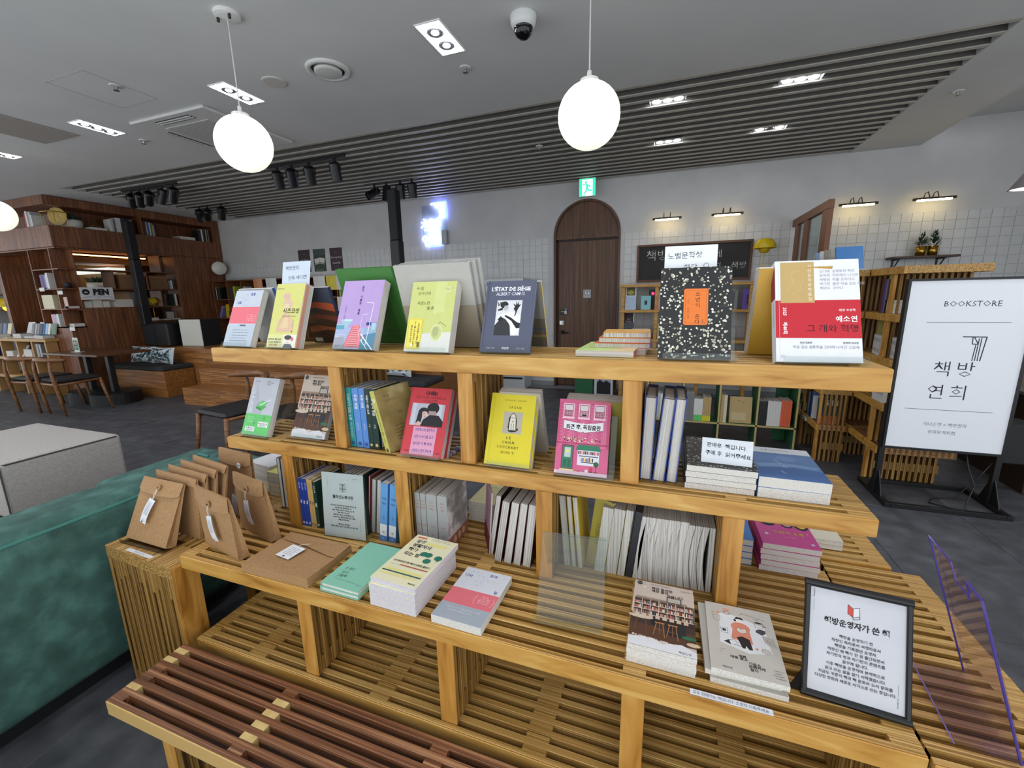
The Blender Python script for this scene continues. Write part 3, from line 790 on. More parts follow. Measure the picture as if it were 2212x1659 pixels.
# -------- top shelf
zt = Z1 + 0.0065
M = lean(-1.517, 1.100, zt, -2.1, 23.3)
book('paperback', 'white and coral paperback on an easel at the left end of the top shelf', M, 0.14, 0.212, 0.022, '#c3c9d6', [
    ('r', 0, 0.40, 1, 0.70, '#e5707c'), ('t', '돈과', 0.66, 0.93, 0.012, '#2c4a94', 'c', 0.03), ('t', '나와', 0.22, 0.78, 0.012, '#2c4a94', 'c', 0.03)]
    + [('t', '( ··· )( ··· )', 0.32 if i % 2 else 0.45, 0.93-0.05*i, 0.008, '#8d97ab') for i in (0, 1, 2, 4)]
    + [('l', [(0.66, 0.56), (0.63, 0.5), (0.66, 0.44)], 0.0007, '#f6dede'), ('l', [(0.92, 0.56), (0.95, 0.5), (0.92, 0.44)], 0.0007, '#f6dede')] + [('t', s_, 0.79, 0.555-0.035*i, 0.005, '#f6dede') for i, s_ in enumerate(('돈과 일,', '그 사이에서', '나를 잃지 않고', '살아가는 법'))],
    spine='#4a4f58', band=(0.38, '#b9c4cf', [('r', 0.44, 0.93, 0.66, 1.0, '#5f666e')] + lines(0.2, 0.85, 0.75, 0.25, 5, '#6d7781')))
stand('the white and coral paperback', M, 0.14, 0.21, 0.022)
M = lean(-1.302, 1.096, zt, -2.2, 20.1)
pic = [('o', 0.50, 0.66, 0.17, 0.10, '#d9b9a2'), ('o', 0.47, 0.60, 0.11, 0.09, '#e2cf9d'), ('p', [(0.22,0.24),(0.28,0.42),(0.42,0.52),(0.62,0.52),(0.80,0.38),(0.86,0.24)], '#d9b795'), ('p', [(0.36,0.30),(0.46,0.46),(0.58,0.46),(0.66,0.30)], '#dfc69a'), ('o', 0.42, 0.80, 0.12, 0.05, '#d6b0a2'),
       ('l', [(0.30,0.36),(0.42,0.50),(0.44,0.56)], 0.001, '#c39c86'), ('l', [(0.40,0.62),(0.46,0.60)], 0.001, '#b98f84'), ('l', [(0.50,0.62),(0.55,0.61)], 0.001, '#b98f84'), ('l', [(0.45,0.565),(0.51,0.562)], 0.0012, '#c4736c')]
book('paperback', 'pale yellow paperback with a faint portrait, under the handwritten note card', M, 0.132, 0.227, 0.036, '#d5d37a', pic + [
    ('t', '시즈코상', 0.66, 0.57, 0.021, '#3b372c', 'c', 0.01), ('t', '그럴수도 있어요 사랑합니다', 0.62, 0.485, 0.006, '#7d7350'), ('tv', '사노요코', 0.80, 0.42, 0.006, '#7d7350'), ('t', '모멘토 에세이', 0.16, 0.92, 0.006, '#57513a'),
    ('p', [(0.78,0.245),(0.8,0.262),(0.82,0.245),(0.8,0.228)], '#2d5a3e')], spine='#d5d37a',
    band=(0.20, '#e8e7d8', [('r', 0, 0, 0.55, 1, '#dcdb96'), ('t', '사랑하지 못한 엄마', 0.26, 0.62, 0.008, '#2b3b6b', 'c', 0.03), ('t', '사노 요코의 가장 솔직한 이야기', 0.28, 0.40, 0.007, '#2b3b6b', 'c', 0.03, 0, 0.062), ('t', '눈부신 에세이', 0.24, 0.18, 0.007, '#c3392e', 'c', 0.03),
      ('o', 0.74, 0.52, 0.11, 0.28, '#f1e3d4'), ('o', 0.72, 0.78, 0.13, 0.18, '#4a3f3c'), ('o', 0.87, 0.66, 0.05, 0.14, '#d2707a'), ('p', [(0.58,0),(0.64,0.28),(0.84,0.28),(0.93,0)], '#4f4a52'), ('l', [(0.69,0.56),(0.72,0.56)], 0.001, '#3a2f2c'), ('l', [(0.76,0.56),(0.79,0.56)], 0.001, '#3a2f2c'), ('l', [(0.72,0.40),(0.77,0.40)], 0.0012, '#b3453f')]))
b = B(); b.box((0.130, 0.003, 0.001), (0.1335, 0.016, 0.222), C('#d79a80'), M)
tag(b.obj('cover_flap'), 'salmon inner flap showing at the edge of the pale yellow paperback', 'book flap')
stand('the pale yellow paperback', M, 0.132, 0.225, 0.036)
M = lean(-1.024, 1.104, zt, -1.1, 22.7)
book('paperback', 'lilac paperback with a coral staircase and street lamps on its cover', M, 0.161, 0.234, 0.03, '#b79ccf', [
    ('r', 0, 0, 1, 0.30, '#a9b3d6'), ('p', [(0,0.30),(0,0.36),(0.12,0.36),(0.12,0.42),(0.36,0.42),(0.36,0.36),(0.30,0.36),(0.30,0.30)], '#9fc1cf'), ('r', 0.0, 0.28, 0.20, 0.34, '#5f9fb5'), ('r', 0.12, 0.40, 0.38, 0.43, '#c3d9e2'), ('p', [(0,0),(0,0.16),(0.22,0.20),(0.3,0.02),(0.3,0)], '#9fa3ad'),
    ('p', [(0.26,0.02),(0.40,0.28),(0.44,0.34),(0.56,0.34),(0.62,0.26),(0.72,0.02)], '#e8868c'), ('p', [(0.34,0.03),(0.44,0.31),(0.53,0.31),(0.62,0.03)], '#d26a72')] + [('l', [(0.35+0.011*i, 0.05+0.031*i), (0.61-0.0095*i, 0.05+0.031*i)], 0.0016, '#f4d0d2') for i in range(9)] + [
    ('l', [(0.27,0.04),(0.42,0.33)], 0.0024, '#d4646c'), ('l', [(0.71,0.04),(0.58,0.33)], 0.0024, '#d4646c'), ('p', [(0.66,0.0),(0.66,0.20),(1,0.24),(1,0)], '#4f87a0'), ('r', 0.70, 0.24, 0.98, 0.30, '#8fb4c8'), ('r', 0.74, 0.34, 0.86, 0.385, '#2a3c7c'), ('r', 0.86, 0.28, 1.0, 0.38, '#a8c8d8'),
    ('l', [(0.87,0.28),(0.87,0.38),(0.985,0.38),(0.985,0.28)], 0.0012, '#4c5f8a'), ('l', [(0.80,0.05),(0.84,0.66),(0.66,0.675)], 0.002, '#f3f2f6'), ('l', [(0.60,0.18),(0.615,0.49),(0.745,0.505)], 0.0015, '#e9e6f0'), ('l', [(0.64,0.22),(0.98,0.0)], 0.0035, '#f1eff4'), ('l', [(0.66,0.14),(0.86,0.0)], 0.0022, '#f1eff4'), ('l', [(0.7,0.21),(0.7,0.1)], 0.002, '#f1eff4'),
    ('l', [(0.02,0.19),(0.26,0.215)], 0.0012, '#eceaf2'), ('l', [(0.02,0.165),(0.26,0.19)], 0.0012, '#eceaf2'), ('tv', '일의 기쁨과 슬픔', 0.50, 0.90, 0.0098, '#2b3268', 1.15, 0.02), ('tv', '장류진 소설집', 0.16, 0.60, 0.0062, '#3a4179', 1.15), ('t', '창비', 0.09, 0.035, 0.006, '#55575f')])
stand('the lilac paperback', M, 0.161, 0.23, 0.03, up=0.19)
M = lean(-0.744, 1.092, zt, 0.0, 21.4)
book('paperback', 'lime paperback with a melon on its cover, sealed in film, with a yellow label', M, 0.151, 0.219, 0.034, '#c9cf7e', [
    ('p', [(0,0),(1,0),(1,0.28),(0.45,0.26),(0,0.22)], '#d9d9d0'), ('r', 0.55, 0.55, 0.8, 1.0, '#cfd58a'), ('o', 0.68, 0.27, 0.135, 0.12, '#dbdca0'), ('o', 0.68, 0.27, 0.115, 0.10, '#c3c98a'), ('o', 0.66, 0.28, 0.07, 0.07, '#aab277'), ('l', [(0.70,0.38),(0.74,0.42),(0.88,0.36)], 0.0012, '#6f7440'),
    ('t', '사-실', 0.10, 0.905, 0.012, '#5a5b30', 'l'), ('t', '순수간과', 0.16, 0.83, 0.012, '#5a5b30', 'l'), ('t', '속삼노란', 0.17, 0.69, 0.012, '#5a5b30', 'l'), ('t', '멜-론', 0.40, 0.615, 0.012, '#5a5b30', 'l'), ('o', 0.84, 0.88, 0.07, 0.045, '#d6db9c'), ('t', '이 책의 이야기', 0.84, 0.895, 0.005, '#6d6e44'), ('t', '에세이', 0.84, 0.872, 0.005, '#6d6e44'), ('o', 0.6, 0.55, 0.04, 0.03, '#d2d88f'),
    ('r', 0.02, 0.03, 0.36, 0.47, '#e7d85a'), ('l', [(0.04,0.045),(0.34,0.045),(0.34,0.455),(0.04,0.455),(0.04,0.045)], 0.0006, '#8b7a2a')] + [('t', s_, u, 0.25, 0.006, '#3b341a', 'c', 0.02, -90, 0.08) for u, s_ in ((0.27, '초록 청춘들의 계절을 담은'), (0.19, 'For 나를 나로 살게하는 사랑들'), (0.12, '웹소설 신인상 수상작'))] + [('l', [(0.285+0.012*i, 0.06), (0.285+0.012*i, 0.13)], 0.0012, '#2d2a1c') for i in range(5)] + [('o', 0.16, 0.09, 0.028, 0.02, '#f4efcf')], spine='#bfc570')
stand('the melon cover paperback', M, 0.151, 0.215, 0.034, up=0.20)
M = lean(-0.510, 1.126, zt, 0.9, 23.8)
book('hardback', "slate blue hardback lettered L'ÉTAT DE SIÈGE with a black and white photo", M, 0.151, 0.219, 0.016, '#54586c', [
    ('t', "L'ÉTAT DE SIÈGE", 0.5, 0.885, 0.0165, '#eceef0', 'c', 0.035, 0, 0.122), ('t', 'ALBERT CAMUS', 0.5, 0.815, 0.0145, '#e3e5e8', 'c', 0.005, 0, 0.088),
    ('r', 0.25, 0.23, 0.76, 0.72, '#d9dadd'), ('p', [(0.25,0.23),(0.25,0.37),(0.38,0.48),(0.50,0.44),(0.56,0.36),(0.59,0.23)], '#2b2c30'), ('p', [(0.27,0.50),(0.40,0.53),(0.55,0.56),(0.76,0.50),(0.76,0.33),(0.68,0.23),(0.60,0.23),(0.58,0.36),(0.40,0.50),(0.3,0.46)], '#f0f0f1'),
    ('o', 0.41, 0.655, 0.075, 0.05, '#1c1c20'), ('o', 0.36, 0.66, 0.04, 0.04, '#1c1c20'), ('p', [(0.40,0.575),(0.41,0.64),(0.48,0.65),(0.50,0.60),(0.46,0.57)], '#b9babd'), ('l', [(0.44,0.62),(0.47,0.62)], 0.001, '#1c1c20'), ('p', [(0.28,0.59),(0.38,0.62),(0.38,0.58),(0.28,0.57)], '#26262a'),
    ('p', [(0.60,0.60),(0.66,0.54),(0.69,0.60),(0.74,0.66),(0.69,0.655),(0.70,0.71),(0.665,0.66),(0.64,0.71),(0.64,0.65),(0.58,0.67),(0.625,0.625)], '#1c1c20'), ('l', [(0.27,0.69),(0.29,0.64),(0.32,0.69)], 0.0022, '#26262a'), ('l', [(0.66,0.56),(0.64,0.50)], 0.003, '#1c1c20'),
    ('p', [(0.44,0.515),(0.57,0.475),(0.70,0.41),(0.76,0.40),(0.76,0.33),(0.69,0.33),(0.58,0.43),(0.44,0.49)], '#17171b'), ('p', [(0.30,0.45),(0.36,0.50),(0.40,0.45),(0.34,0.42)], '#17171b'),
    ('t', '알베르 카뮈', 0.22, 0.055, 0.0055, '#e3e5e8'), ('t', '계엄령', 0.52, 0.055, 0.008, '#eceef0', 'c', 0.03), ('t', '안건우 옮김', 0.82, 0.055, 0.0055, '#e3e5e8'), ('l', [(0.045,0),(0.045,1)], 0.0008, '#474b5d')], hard=True)
stand('the slate blue hardback', M, 0.153, 0.22, 0.016, up=0.19)
M = flat(-0.229, 1.135, Z1 + 0.0005, 0.0165, -2)
book('paperback', 'pale green and yellow paperback lying flat on the top shelf', M, 0.152, 0.215, 0.016, '#c9df8a', [
    ('p', [(0,0),(0.5,0),(1,0.3),(1,0),(0,0)], '#f0b9a0'), ('p', [(0.5,0.0),(1,0.0),(1,0.55)], '#e9c79a'), ('p', [(0.22,0.86),(0.30,0.97),(0.62,0.97),(0.55,0.70),(0.72,0.52),(0.80,0.36),(0.60,0.40),(0.25,0.60)], '#3a3d44'), ('p', [(0.48,0.74),(0.60,0.80),(0.90,0.52),(0.98,0.42),(0.86,0.38),(0.72,0.44),(0.46,0.66)], '#e8a38c'), ('p', [(0.40,0.93),(0.42,1.0),(0.80,1.0),(0.70,0.9)], '#8f9ad6'),
    ('t', '일간 이슬아', 0.36, 0.30, 0.013, '#6f9a3a', 'c', 0.02), ('t', '산문집', 0.66, 0.26, 0.010, '#6f9a3a')], spine='#d9605a', flip=True)
# stack seen behind it
cs_ = [('#e06a3c', 'orange'), ('#e07c4c', 'orange'), ('#d9a24c', 'amber')]
for i, (c_, nm_) in enumerate(cs_):
    plain_book('paperback', ('lowest', 'middle', 'topmost')[i] + ' of the ' + 'orange and amber books lying behind the pale green one', flat(-0.190 + 0.012*i, 1.205, Z1 + 0.004 + 0.0145*i + 0.012, 0.0135, 1.5*i), 0.15 - 0.012*i, 0.118, 0.0135, c_, 'books lying behind the pale green one', spine='#3d6fb5' if i < 2 else c_, edge='l')
plain_book('paperback', 'white book under the orange ones on the top shelf', flat(-0.20, 1.195, Z1 + 0.0005, 0.015, 0), 0.15, 0.13, 0.015, '#dcdcdc', 'books lying behind the pale green one')

FL = noise_mat('blossom_print', [(0.0, '#1d1e1f'), (0.9, '#2a2b2b')], (1,1,1), 60, 3, 0.35)
def blossoms(w, h, n, seed, skip=None):
    r = random.Random(seed); o = []
    for i in range(n):
        u, v = r.random(), r.random()
        if skip and skip[0] < u < skip[2] and skip[1] < v < skip[3]: continue
        s_ = r.uniform(0.009, 0.021)
        k = 7; pts = [(min(1, max(0, u + s_*math.cos(2*math.pi*j/k)*r.uniform(0.7, 1.2))), min(1, max(0, v + s_*0.75*math.sin(2*math.pi*j/k)*r.uniform(0.7, 1.2)))) for j in range(k)]
        o.append(('p', pts, r.choice(('#d8d6c4', '#c8c5ae', '#e6e4d8', '#b3b19a', '#8f8d78'))))
    return o
def branches(n, seed):
    r = random.Random(seed); o = []
    for i in range(n):
        u, v = r.random()*0.9, r.random()*0.9
        o.append(('l', [(u, v), (min(1, u+r.uniform(0.03, 0.10)), min(1, v+r.uniform(-0.02, 0.10)))], 0.0007, r.choice(('#55503f', '#6f6a55', '#3d3b33'))))
    return o
M = lean(-0.018, 1.105, zt, 2.2, 19.0)
book('paperback', 'black paperback strewn with white blossoms and an orange title plate', M, 0.163, 0.230, 0.018, '#1f2021', branches(60, 5) + blossoms(0.163, 0.23, 420, 3, (0.33, 0.34, 0.69, 0.78)) + [
    ('p', [(0.36,0.36),(0.66,0.36),(0.68,0.375),(0.68,0.745),(0.66,0.76),(0.36,0.76),(0.34,0.745),(0.34,0.375)], '#e2782c'), ('l', [(0.365,0.385),(0.655,0.385),(0.655,0.735),(0.365,0.735),(0.365,0.385)], 0.0006, '#8a3d12'), ('tv', '소년이 온다', 0.535, 0.70, 0.0125, '#4a1d10', 1.12, 0.012), ('tv', '한강 장편소설', 0.405, 0.63, 0.0062, '#7a3616', 1.15),
    ('l', [(0.58,0.375),(0.61,0.42)], 0.0006, '#7a3616'), ('l', [(0.61,0.375),(0.61,0.425)], 0.0006, '#7a3616'), ('l', [(0.64,0.375),(0.61,0.41)], 0.0006, '#7a3616'), ('l', [(0.46,0.03),(0.56,0.03)], 0.001, '#cfcfc8')])
stand('the blossom covered paperback', M, 0.178, 0.23, 0.018, up=0.18)
M = lean(0.236, 1.098, zt, 4.0, 21.5)
book('paperback', 'white and red prize anthology with a gold square at the right end of the top shelf', M, 0.166, 0.240, 0.028, '#e3e5ea', [
    ('r', 0, 0.23, 1, 0.60, '#bf1b2b'), ('r', 0.065, 0.575, 0.475, 0.985, '#bda065'), ('l', [(0.14,0.70),(0.22,0.78),(0.2,0.88),(0.3,0.9)], 0.0007, '#cdb27c'), ('l', [(0.2,0.65),(0.3,0.7),(0.34,0.82)], 0.0007, '#cdb27c'), ('tv', '이상문학상작품집', 0.42, 0.94, 0.009, '#efe6cf', 1.25), ('l', [(0.045,0),(0.045,1)], 0.0005, '#c9ccd2'),
    ('t', '우수상 수상작', 0.53, 0.93, 0.005, '#6b6b72', 'l')] + [('t', s_, 0.54, 0.885-0.042*i, 0.0075, '#8e8c91', 'l') for i, s_ in enumerate(('김기태  일렉트릭 픽션', '문지혁  허리케인 나이트', '서장원  리틀 프라이드', '정기현  슬픈 마음 있는 사람', '최민우  구아나'))] + [
    ('t', '대상 수상작', 0.94, 0.50, 0.0065, '#f3e3e4', 'r', 0.02), ('t', '예소연', 0.955, 0.415, 0.0155, '#f6ecec', 'r', 0.02), ('t', '그 개와 혁명', 0.96, 0.325, 0.0195, '#3a0d14', 'r', 0.0), ('t', '2025', 0.115, 0.53, 0.010, '#f6ecec', 'l', 0.02, -90), ('t', '제48회', 0.115, 0.385, 0.010, '#f6ecec', 'l', 0.02, -90),
    ('t', '자선 대표작', 0.43, 0.185, 0.005, '#55555c', 'r', 0.02), ('t', '마음 깊은 숨', 0.43, 0.145, 0.0075, '#77777e', 'r'), ('t', '문학적 자서전', 0.955, 0.185, 0.005, '#55555c', 'r', 0.02), ('t', '통증을 건너며 나아간 그곳에', 0.96, 0.145, 0.0075, '#77777e', 'r'), ('t', '다', 0.08, 0.05, 0.008, '#77777e')],
    spine='#d8dade', spine_items=[('r', 0, 0.62, 1, 0.95, '#8a2a3c'), ('tv', '이상문학상작품집', 0.5, 0.58, 0.006, '#55555c', 1.2)])
stand('the white and red prize anthology', M, 0.176, 0.24, 0.028, up=0.19)
def card(name, label, M, w, h, items, c='#dfe5ec', tilt=0):
    b = B(); b.box((0, 0, 0), (w, 0.0008, h), C(c, 0.6), M); art(b, front(M), w, h, items)
    return tag(b.obj(name), label, 'note card')
card('note_card', 'pale blue handwritten card standing behind the yellow paperback', lean(-1.293, 1.172, 1.40, 0, 12), 0.125, 0.145, [
    ('t', '책방연희', 0.12, 0.84, 0.0165, '#3a3d48', 'l', 0.0, 2), ('t', '단독 에디션!', 0.24, 0.60, 0.0165, '#3a3d48', 'l', 0.0, 3), ('t', '한정판 판매!', 0.22, 0.36, 0.0165, '#3a3d48', 'l', 0.0, 3)], '#c9d4e2')
card('note_card', 'white handwritten card standing behind the blossom covered book', lean(-0.014, 1.20, 1.40, 4, 3), 0.124, 0.125, [
    ('t', '노벨문학상', 0.06, 0.80, 0.018, '#3d4048', 'l', 0.0, 2), ('t', '한강', 0.38, 0.57, 0.018, '#3d4048', 'l', 0.0, 2), ('o', 0.80, 0.60, 0.05, 0.05, '#5a5d64'), ('o', 0.80, 0.60, 0.04, 0.04, '#e8ecf0')], '#e9edf2')

# books leaning on the far side of the easels, backs to us
def lean_away(x1, y, z, w, tilt): return T(x1, y, z) @ RZ(180) @ RX(-tilt)
M = lean_away(-0.855, 1.318, zt, 0.226, 19)
book('picture_book', 'large green picture book leaning behind the lilac paperback', M, 0.226, 0.275, 0.012, '#3f7a35', back_items=[], hard=True)
a = B(); sc = []
for i in range(9):
    for j in range(4):
        u, v = 0.06 + 0.11*i + (0.05 if j % 2 else 0), 0.97 - 0.055*j
        if u < 0.95: sc.append(('l', [(u-0.05, v-0.05), (u-0.045, v-0.015), (u, v), (min(1, u+0.045), v-0.015), (min(1, u+0.05), v-0.05)], 0.0007, '#2c5a26'))
art(a, rear(M, 0.226, 0.0005) @ T(0, 0, 0), 0.226, 0.275, []); art(a, front(M), 0.226, 0.275, sc)
for i, (dx, dy, lb) in enumerate(((0, 0, 'nearest'), (0.012, 0.017, 'middle'), (0.022, 0.034, 'farthest'))):
    M = lean_away(-0.556 + dx, 1.268 + dy, zt, 0.262, 17.5)
    dots = [('p', [(u, v), (u+0.012, v+0.008), (u+0.004, v-0.008)], '#8a7a78') for u, v in [(rnd.random()*0.95, 0.35+rnd.random()*0.6) for _ in range(16)]]
    bars = [('l', [(0.06+0.011*k, 0.05), (0.06+0.011*k, 0.11)], 0.0011 if k % 3 else 0.002, '#3b3a3a') for k in range(14)]
    book('picture_book', lb + ' of three large grey picture books leaning behind the melon paperback', M, 0.262, 0.272 + 0.006*i, 0.011, '#a9abac', back='#bcbab2', back_items=dots + [('r', 0, 0, 1, 0.52, '#a59a86')] + bars, hard=True, group='large grey picture books')
M = lean_away(-1.125, 1.30, zt, 0.15, 18)
book('paperback', 'dark sunset coloured paperback leaning between the yellow and lilac books', M, 0.145, 0.213, 0.014, '#2f3f66', back='#4a3326', back_items=[('r', 0, 0.62, 1, 1, '#3d4152'), ('p', [(0,0.60),(0.4,0.66),(1,0.58),(1,0.72),(0.5,0.76),(0,0.70)], '#b0512f'), ('p', [(0,0.42),(0.5,0.46),(1,0.40),(1,0.50),(0.4,0.54),(0,0.5)], '#7a3c28'), ('p', [(0,0.2),(0.6,0.26),(1,0.2),(1,0.28),(0.3,0.34),(0,0.3)], '#a0562f'), ('r', 0.06, 0.03, 0.30, 0.10, '#e9e6e0')])
M = lean_away(-1.372, 1.29, zt, 0.15, 18)
book('paperback', 'pale blue and grey paperback leaning behind the white and coral one', M, 0.168, 0.215, 0.014, '#3f62a3', back='#b7b9bd', back_items=lines(0.14, 0.45, 0.5, 0.32, 8, '#6d7074') )
b = B(); b.box((-1.53, 1.225, 1.447), (-1.385, 1.262, 1.466), C('#a9c2da')); b.box((-1.50, 1.215, 1.466), (-1.40, 1.262, 1.470), C('#6f9bc8'))
M = lean_away(-0.352, 1.312, zt, 0.15, 20)
book('paperback', 'yellow edged paperback leaning behind the slate blue hardback', M, 0.135, 0.212, 0.010, '#dcc668', back='#8f8b84', back_items=[('r', 0, 0, 1, 0.45, '#6f685c'), ('o', 0.2, 0.52, 0.22, 0.16, '#aa9f8c'), ('r', 0, 0.16, 1, 0.2, '#a58a5c'), ('r', 0, 0.28, 1, 0.31, '#55607a')])
for i, (c_, k_) in enumerate((('#c79a35', 'ochre'), ('#d9c9a8', 'cream'), ('#c2b49c', 'beige'))):
    M = lean_away(0.372 + 0.004*i - 0.135, 1.262 + 0.018*i, zt, 0.15, 17)
    M = T(0.345, 1.262 + 0.018*i, zt) @ RZ(180) @ RX(-17)
    book('paperback', k_ + ' coloured paperback leaning behind the prize anthology', M, 0.145, 0.222, 0.014, c_, group='books leaning behind the prize anthology')
M = T(-0.325, 1.30, zt); 
b = B(); b.tube([(-0.345, 1.31, zt), (-0.318, 1.325, zt), (-0.312, 1.325, zt+0.028), (-0.345, 1.325, zt+0.03)], 0.002, ACRYL(), 6)
tag(b.obj('acrylic_lip'), 'turned up clear lip of an easel at the back of the top shelf', 'book stand')

# -------- middle shelf
zm = Z2 + 0.0065
M = lean(-1.475, 1.086, zm, -1.8, 23.5)
book('paperback', 'grey and green paperback with a green book drawing, left end of the middle shelf', M, 0.133, 0.216, 0.022, '#bfc2cb', [
    ('r', 0, 0, 1, 0.36, '#63c46a'), ('p', [(0.24,0.36),(0.18,0.9),(0.6,0.36)], '#b3b6c0'), ('p', [(0.32,0.46),(0.55,0.42),(0.72,0.50),(0.50,0.55)], '#56b35c'), ('p', [(0.32,0.46),(0.55,0.42),(0.55,0.46),(0.34,0.50)], '#3f9447'), ('p', [(0.36,0.52),(0.58,0.49),(0.74,0.57),(0.52,0.60)], '#6fcf76'), ('l', [(0.44,0.51),(0.84,0.63)], 0.003, '#e9eaee'), ('l', [(0.36,0.52),(0.58,0.49),(0.74,0.57),(0.52,0.60),(0.36,0.52)], 0.0006, INK),
    ('t', '인문 에세이', 0.18, 0.93, 0.005, '#55575f'), ('t', '읽고 쓰고', 0.55, 0.945, 0.005, '#55575f', 'l'), ('t', '고민하는 사람들', 0.55, 0.915, 0.005, '#55575f', 'l'), ('t', '을 위하여', 0.55, 0.885, 0.005, '#55575f', 'l'), ('r', 0.11, 0.40, 0.19, 0.72, '#d3d5da'), ('tv', '책 읽기 쓰기', 0.15, 0.69, 0.006, INK, 1.35, 0.02)]
    + lines(0.1, 0.4, 0.31, 0.22, 4, '#b6e2b8') + [('r', 0.56, 0.15, 0.93, 0.24, '#dfe3df'), ('t', '책방 운영자의 하루', 0.745, 0.205, 0.0055, INK, 'c', 0.02), ('t', '책이 있는 삶', 0.745, 0.175, 0.0055, INK, 'c', 0.02), ('r', 0.1, 0.06, 0.47, 0.14, '#dfe3df'), ('t', '작은 책방의 이야기', 0.285, 0.115, 0.0055, INK, 'c', 0.02), ('t', '오늘도 엽니다', 0.285, 0.085, 0.0055, INK, 'c', 0.02)] + [('l', [(0.72,0.27),(0.70,0.31),(0.76,0.33),(0.80,0.29),(0.72,0.27)], 0.0007, '#27472a'), ('l', [(0.40,0.17),(0.38,0.21),(0.43,0.22),(0.41,0.17)], 0.0007, '#27472a')], spine='#9a9ca4')
stand('the grey and green paperback', M, 0.15, 0.21, 0.03, up=0.205)
def shop_cover():
    r = random.Random(11); o = [('r', 0, 0.0, 1, 1, '#cbbcae'), ('r', 0, 0.12, 1, 0.30, '#57392a'), ('r', 0, 0.30, 1, 0.46, '#43302a'), ('r', 0.02, 0.42, 1, 0.70, '#6b5448')]
    for i in range(7):
        for j in range(3):
            u, v = 0.03 + 0.137*i, 0.455 + 0.078*j
            o += [('r', u, v, u+0.122, v+0.066, '#3d2e28'), ('r', u, v-0.006, u+0.13, v+0.002, '#d9cbbb')]
            x = u + 0.006
            while x < u + 0.115:
                wd = r.uniform(0.008, 0.018); o.append(('r', x, v+0.002, min(u+0.12, x+wd-0.002), v + r.uniform(0.035, 0.058), r.choice(('#e6dccd', '#b54a3e', '#4a5f6e', '#c9a56a', '#8a6f5c', '#2f2a2c', '#d9d2c6', '#d17f83')))); x += wd
        o.append(('r', 0.02 + 0.137*i, 0.44, 0.03 + 0.137*i, 0.70, '#e0d3c4'))
    for i in range(8): o.append(('r', r.uniform(0.02, 0.8), 0.70, r.uniform(0.85, 0.9) if i == 9 else 0.05 + 0.12*i, 0.725, '#a08a78'))
    o += [('r', 0.56, 0.70, 0.80, 0.79, '#2c2522'), ('r', 0.575, 0.71, 0.785, 0.78, '#b8b0a4'), ('r', 0.1, 0.395, 1.0, 0.445, '#3a2a25')] + [('r', 0.06+0.11*i, 0.41, 0.13+0.11*i, 0.46, '#cbb8a4') for i in range(8)]
    o += [('o', 0.16, 0.405, 0.20, 0.03, '#d0bda8'), ('l', [(0.10,0.38),(0.08,0.20)], 0.002, '#6b4a35'), ('l', [(0.24,0.38),(0.27,0.17)], 0.002, '#6b4a35'), ('o', 0.37, 0.36, 0.05, 0.04, '#1c1c1e'), ('r', 0.56, 0.22, 0.86, 0.385, '#24272c')]
    for u in (0.46, 0.66): o += [('p', [(u-0.08,0.37),(u+0.08,0.37),(u+0.07,0.355),(u-0.07,0.355)], '#b07c4c'), ('l', [(u-0.05,0.355),(u-0.09,0.19)], 0.002, '#a36f42'), ('l', [(u+0.05,0.355),(u+0.08,0.17)], 0.002, '#a36f42'), ('l', [(u,0.355),(u,0.21)], 0.0016, '#8f6038'), ('l', [(u-0.07,0.27),(u+0.065,0.265)], 0.0014, '#8f6038')]
    o += [('o', 0.90, 0.235, 0.11, 0.025, '#2f6a4a'), ('l', [(0.86,0.22),(0.84,0.12)], 0.0016, '#4a3a30'), ('o', 0.96, 0.16, 0.10, 0.025, '#cdb897'), ('p', [(0,0),(1,0),(1,0.07),(0.8,0.13),(0.62,0.11),(0.52,0.085),(0.36,0.13),(0.15,0.125),(0,0.10)], '#dfe0e3')]
    o += [('o', 0.09, 0.955, 0.05, 0.033, '#23262a'), ('t', '책방연희', 0.09, 0.958, 0.004, '#d6d6d6'), ('t', '책방 주인의 자전 에세이', 0.28, 0.955, 0.005, '#55473c', 'l'), ('t', '김현주 지음', 0.95, 0.935, 0.005, '#55473c', 'r'), ('t', '책만 팔지만', 0.30, 0.895, 0.0105, '#2f2621', 'l', 0.02), ('t', '책만 팔지', 0.30, 0.85, 0.0105, '#2f2621', 'l', 0.02), ('t', '않습니다', 0.56, 0.81, 0.0105, '#2f2621', 'l', 0.02), ('o', 0.18, 0.895, 0.02, 0.014, '#efe6da'), ('l', [(0.18,1),(0.18,0.91)], 0.0005, '#8d8078'),
          ('t', '좋은 기억을 기획하는 사람들', 0.05, 0.135, 0.0065, '#f1e6da', 'l', 0.03, -4, 0.085), ('t', '책읽는섬', 0.92, 0.035, 0.007, '#55575f', 'r', 0.02)]
    return o
M = lean(-1.267, 1.118, zm, 0.1, 25)
book('paperback', 'paperback with a bookshop interior on its cover beside the first upright', M, 0.153, 0.231, 0.018, '#cbbcae', shop_cover())
stand('the bookshop cover paperback', M, 0.153, 0.23, 0.018)
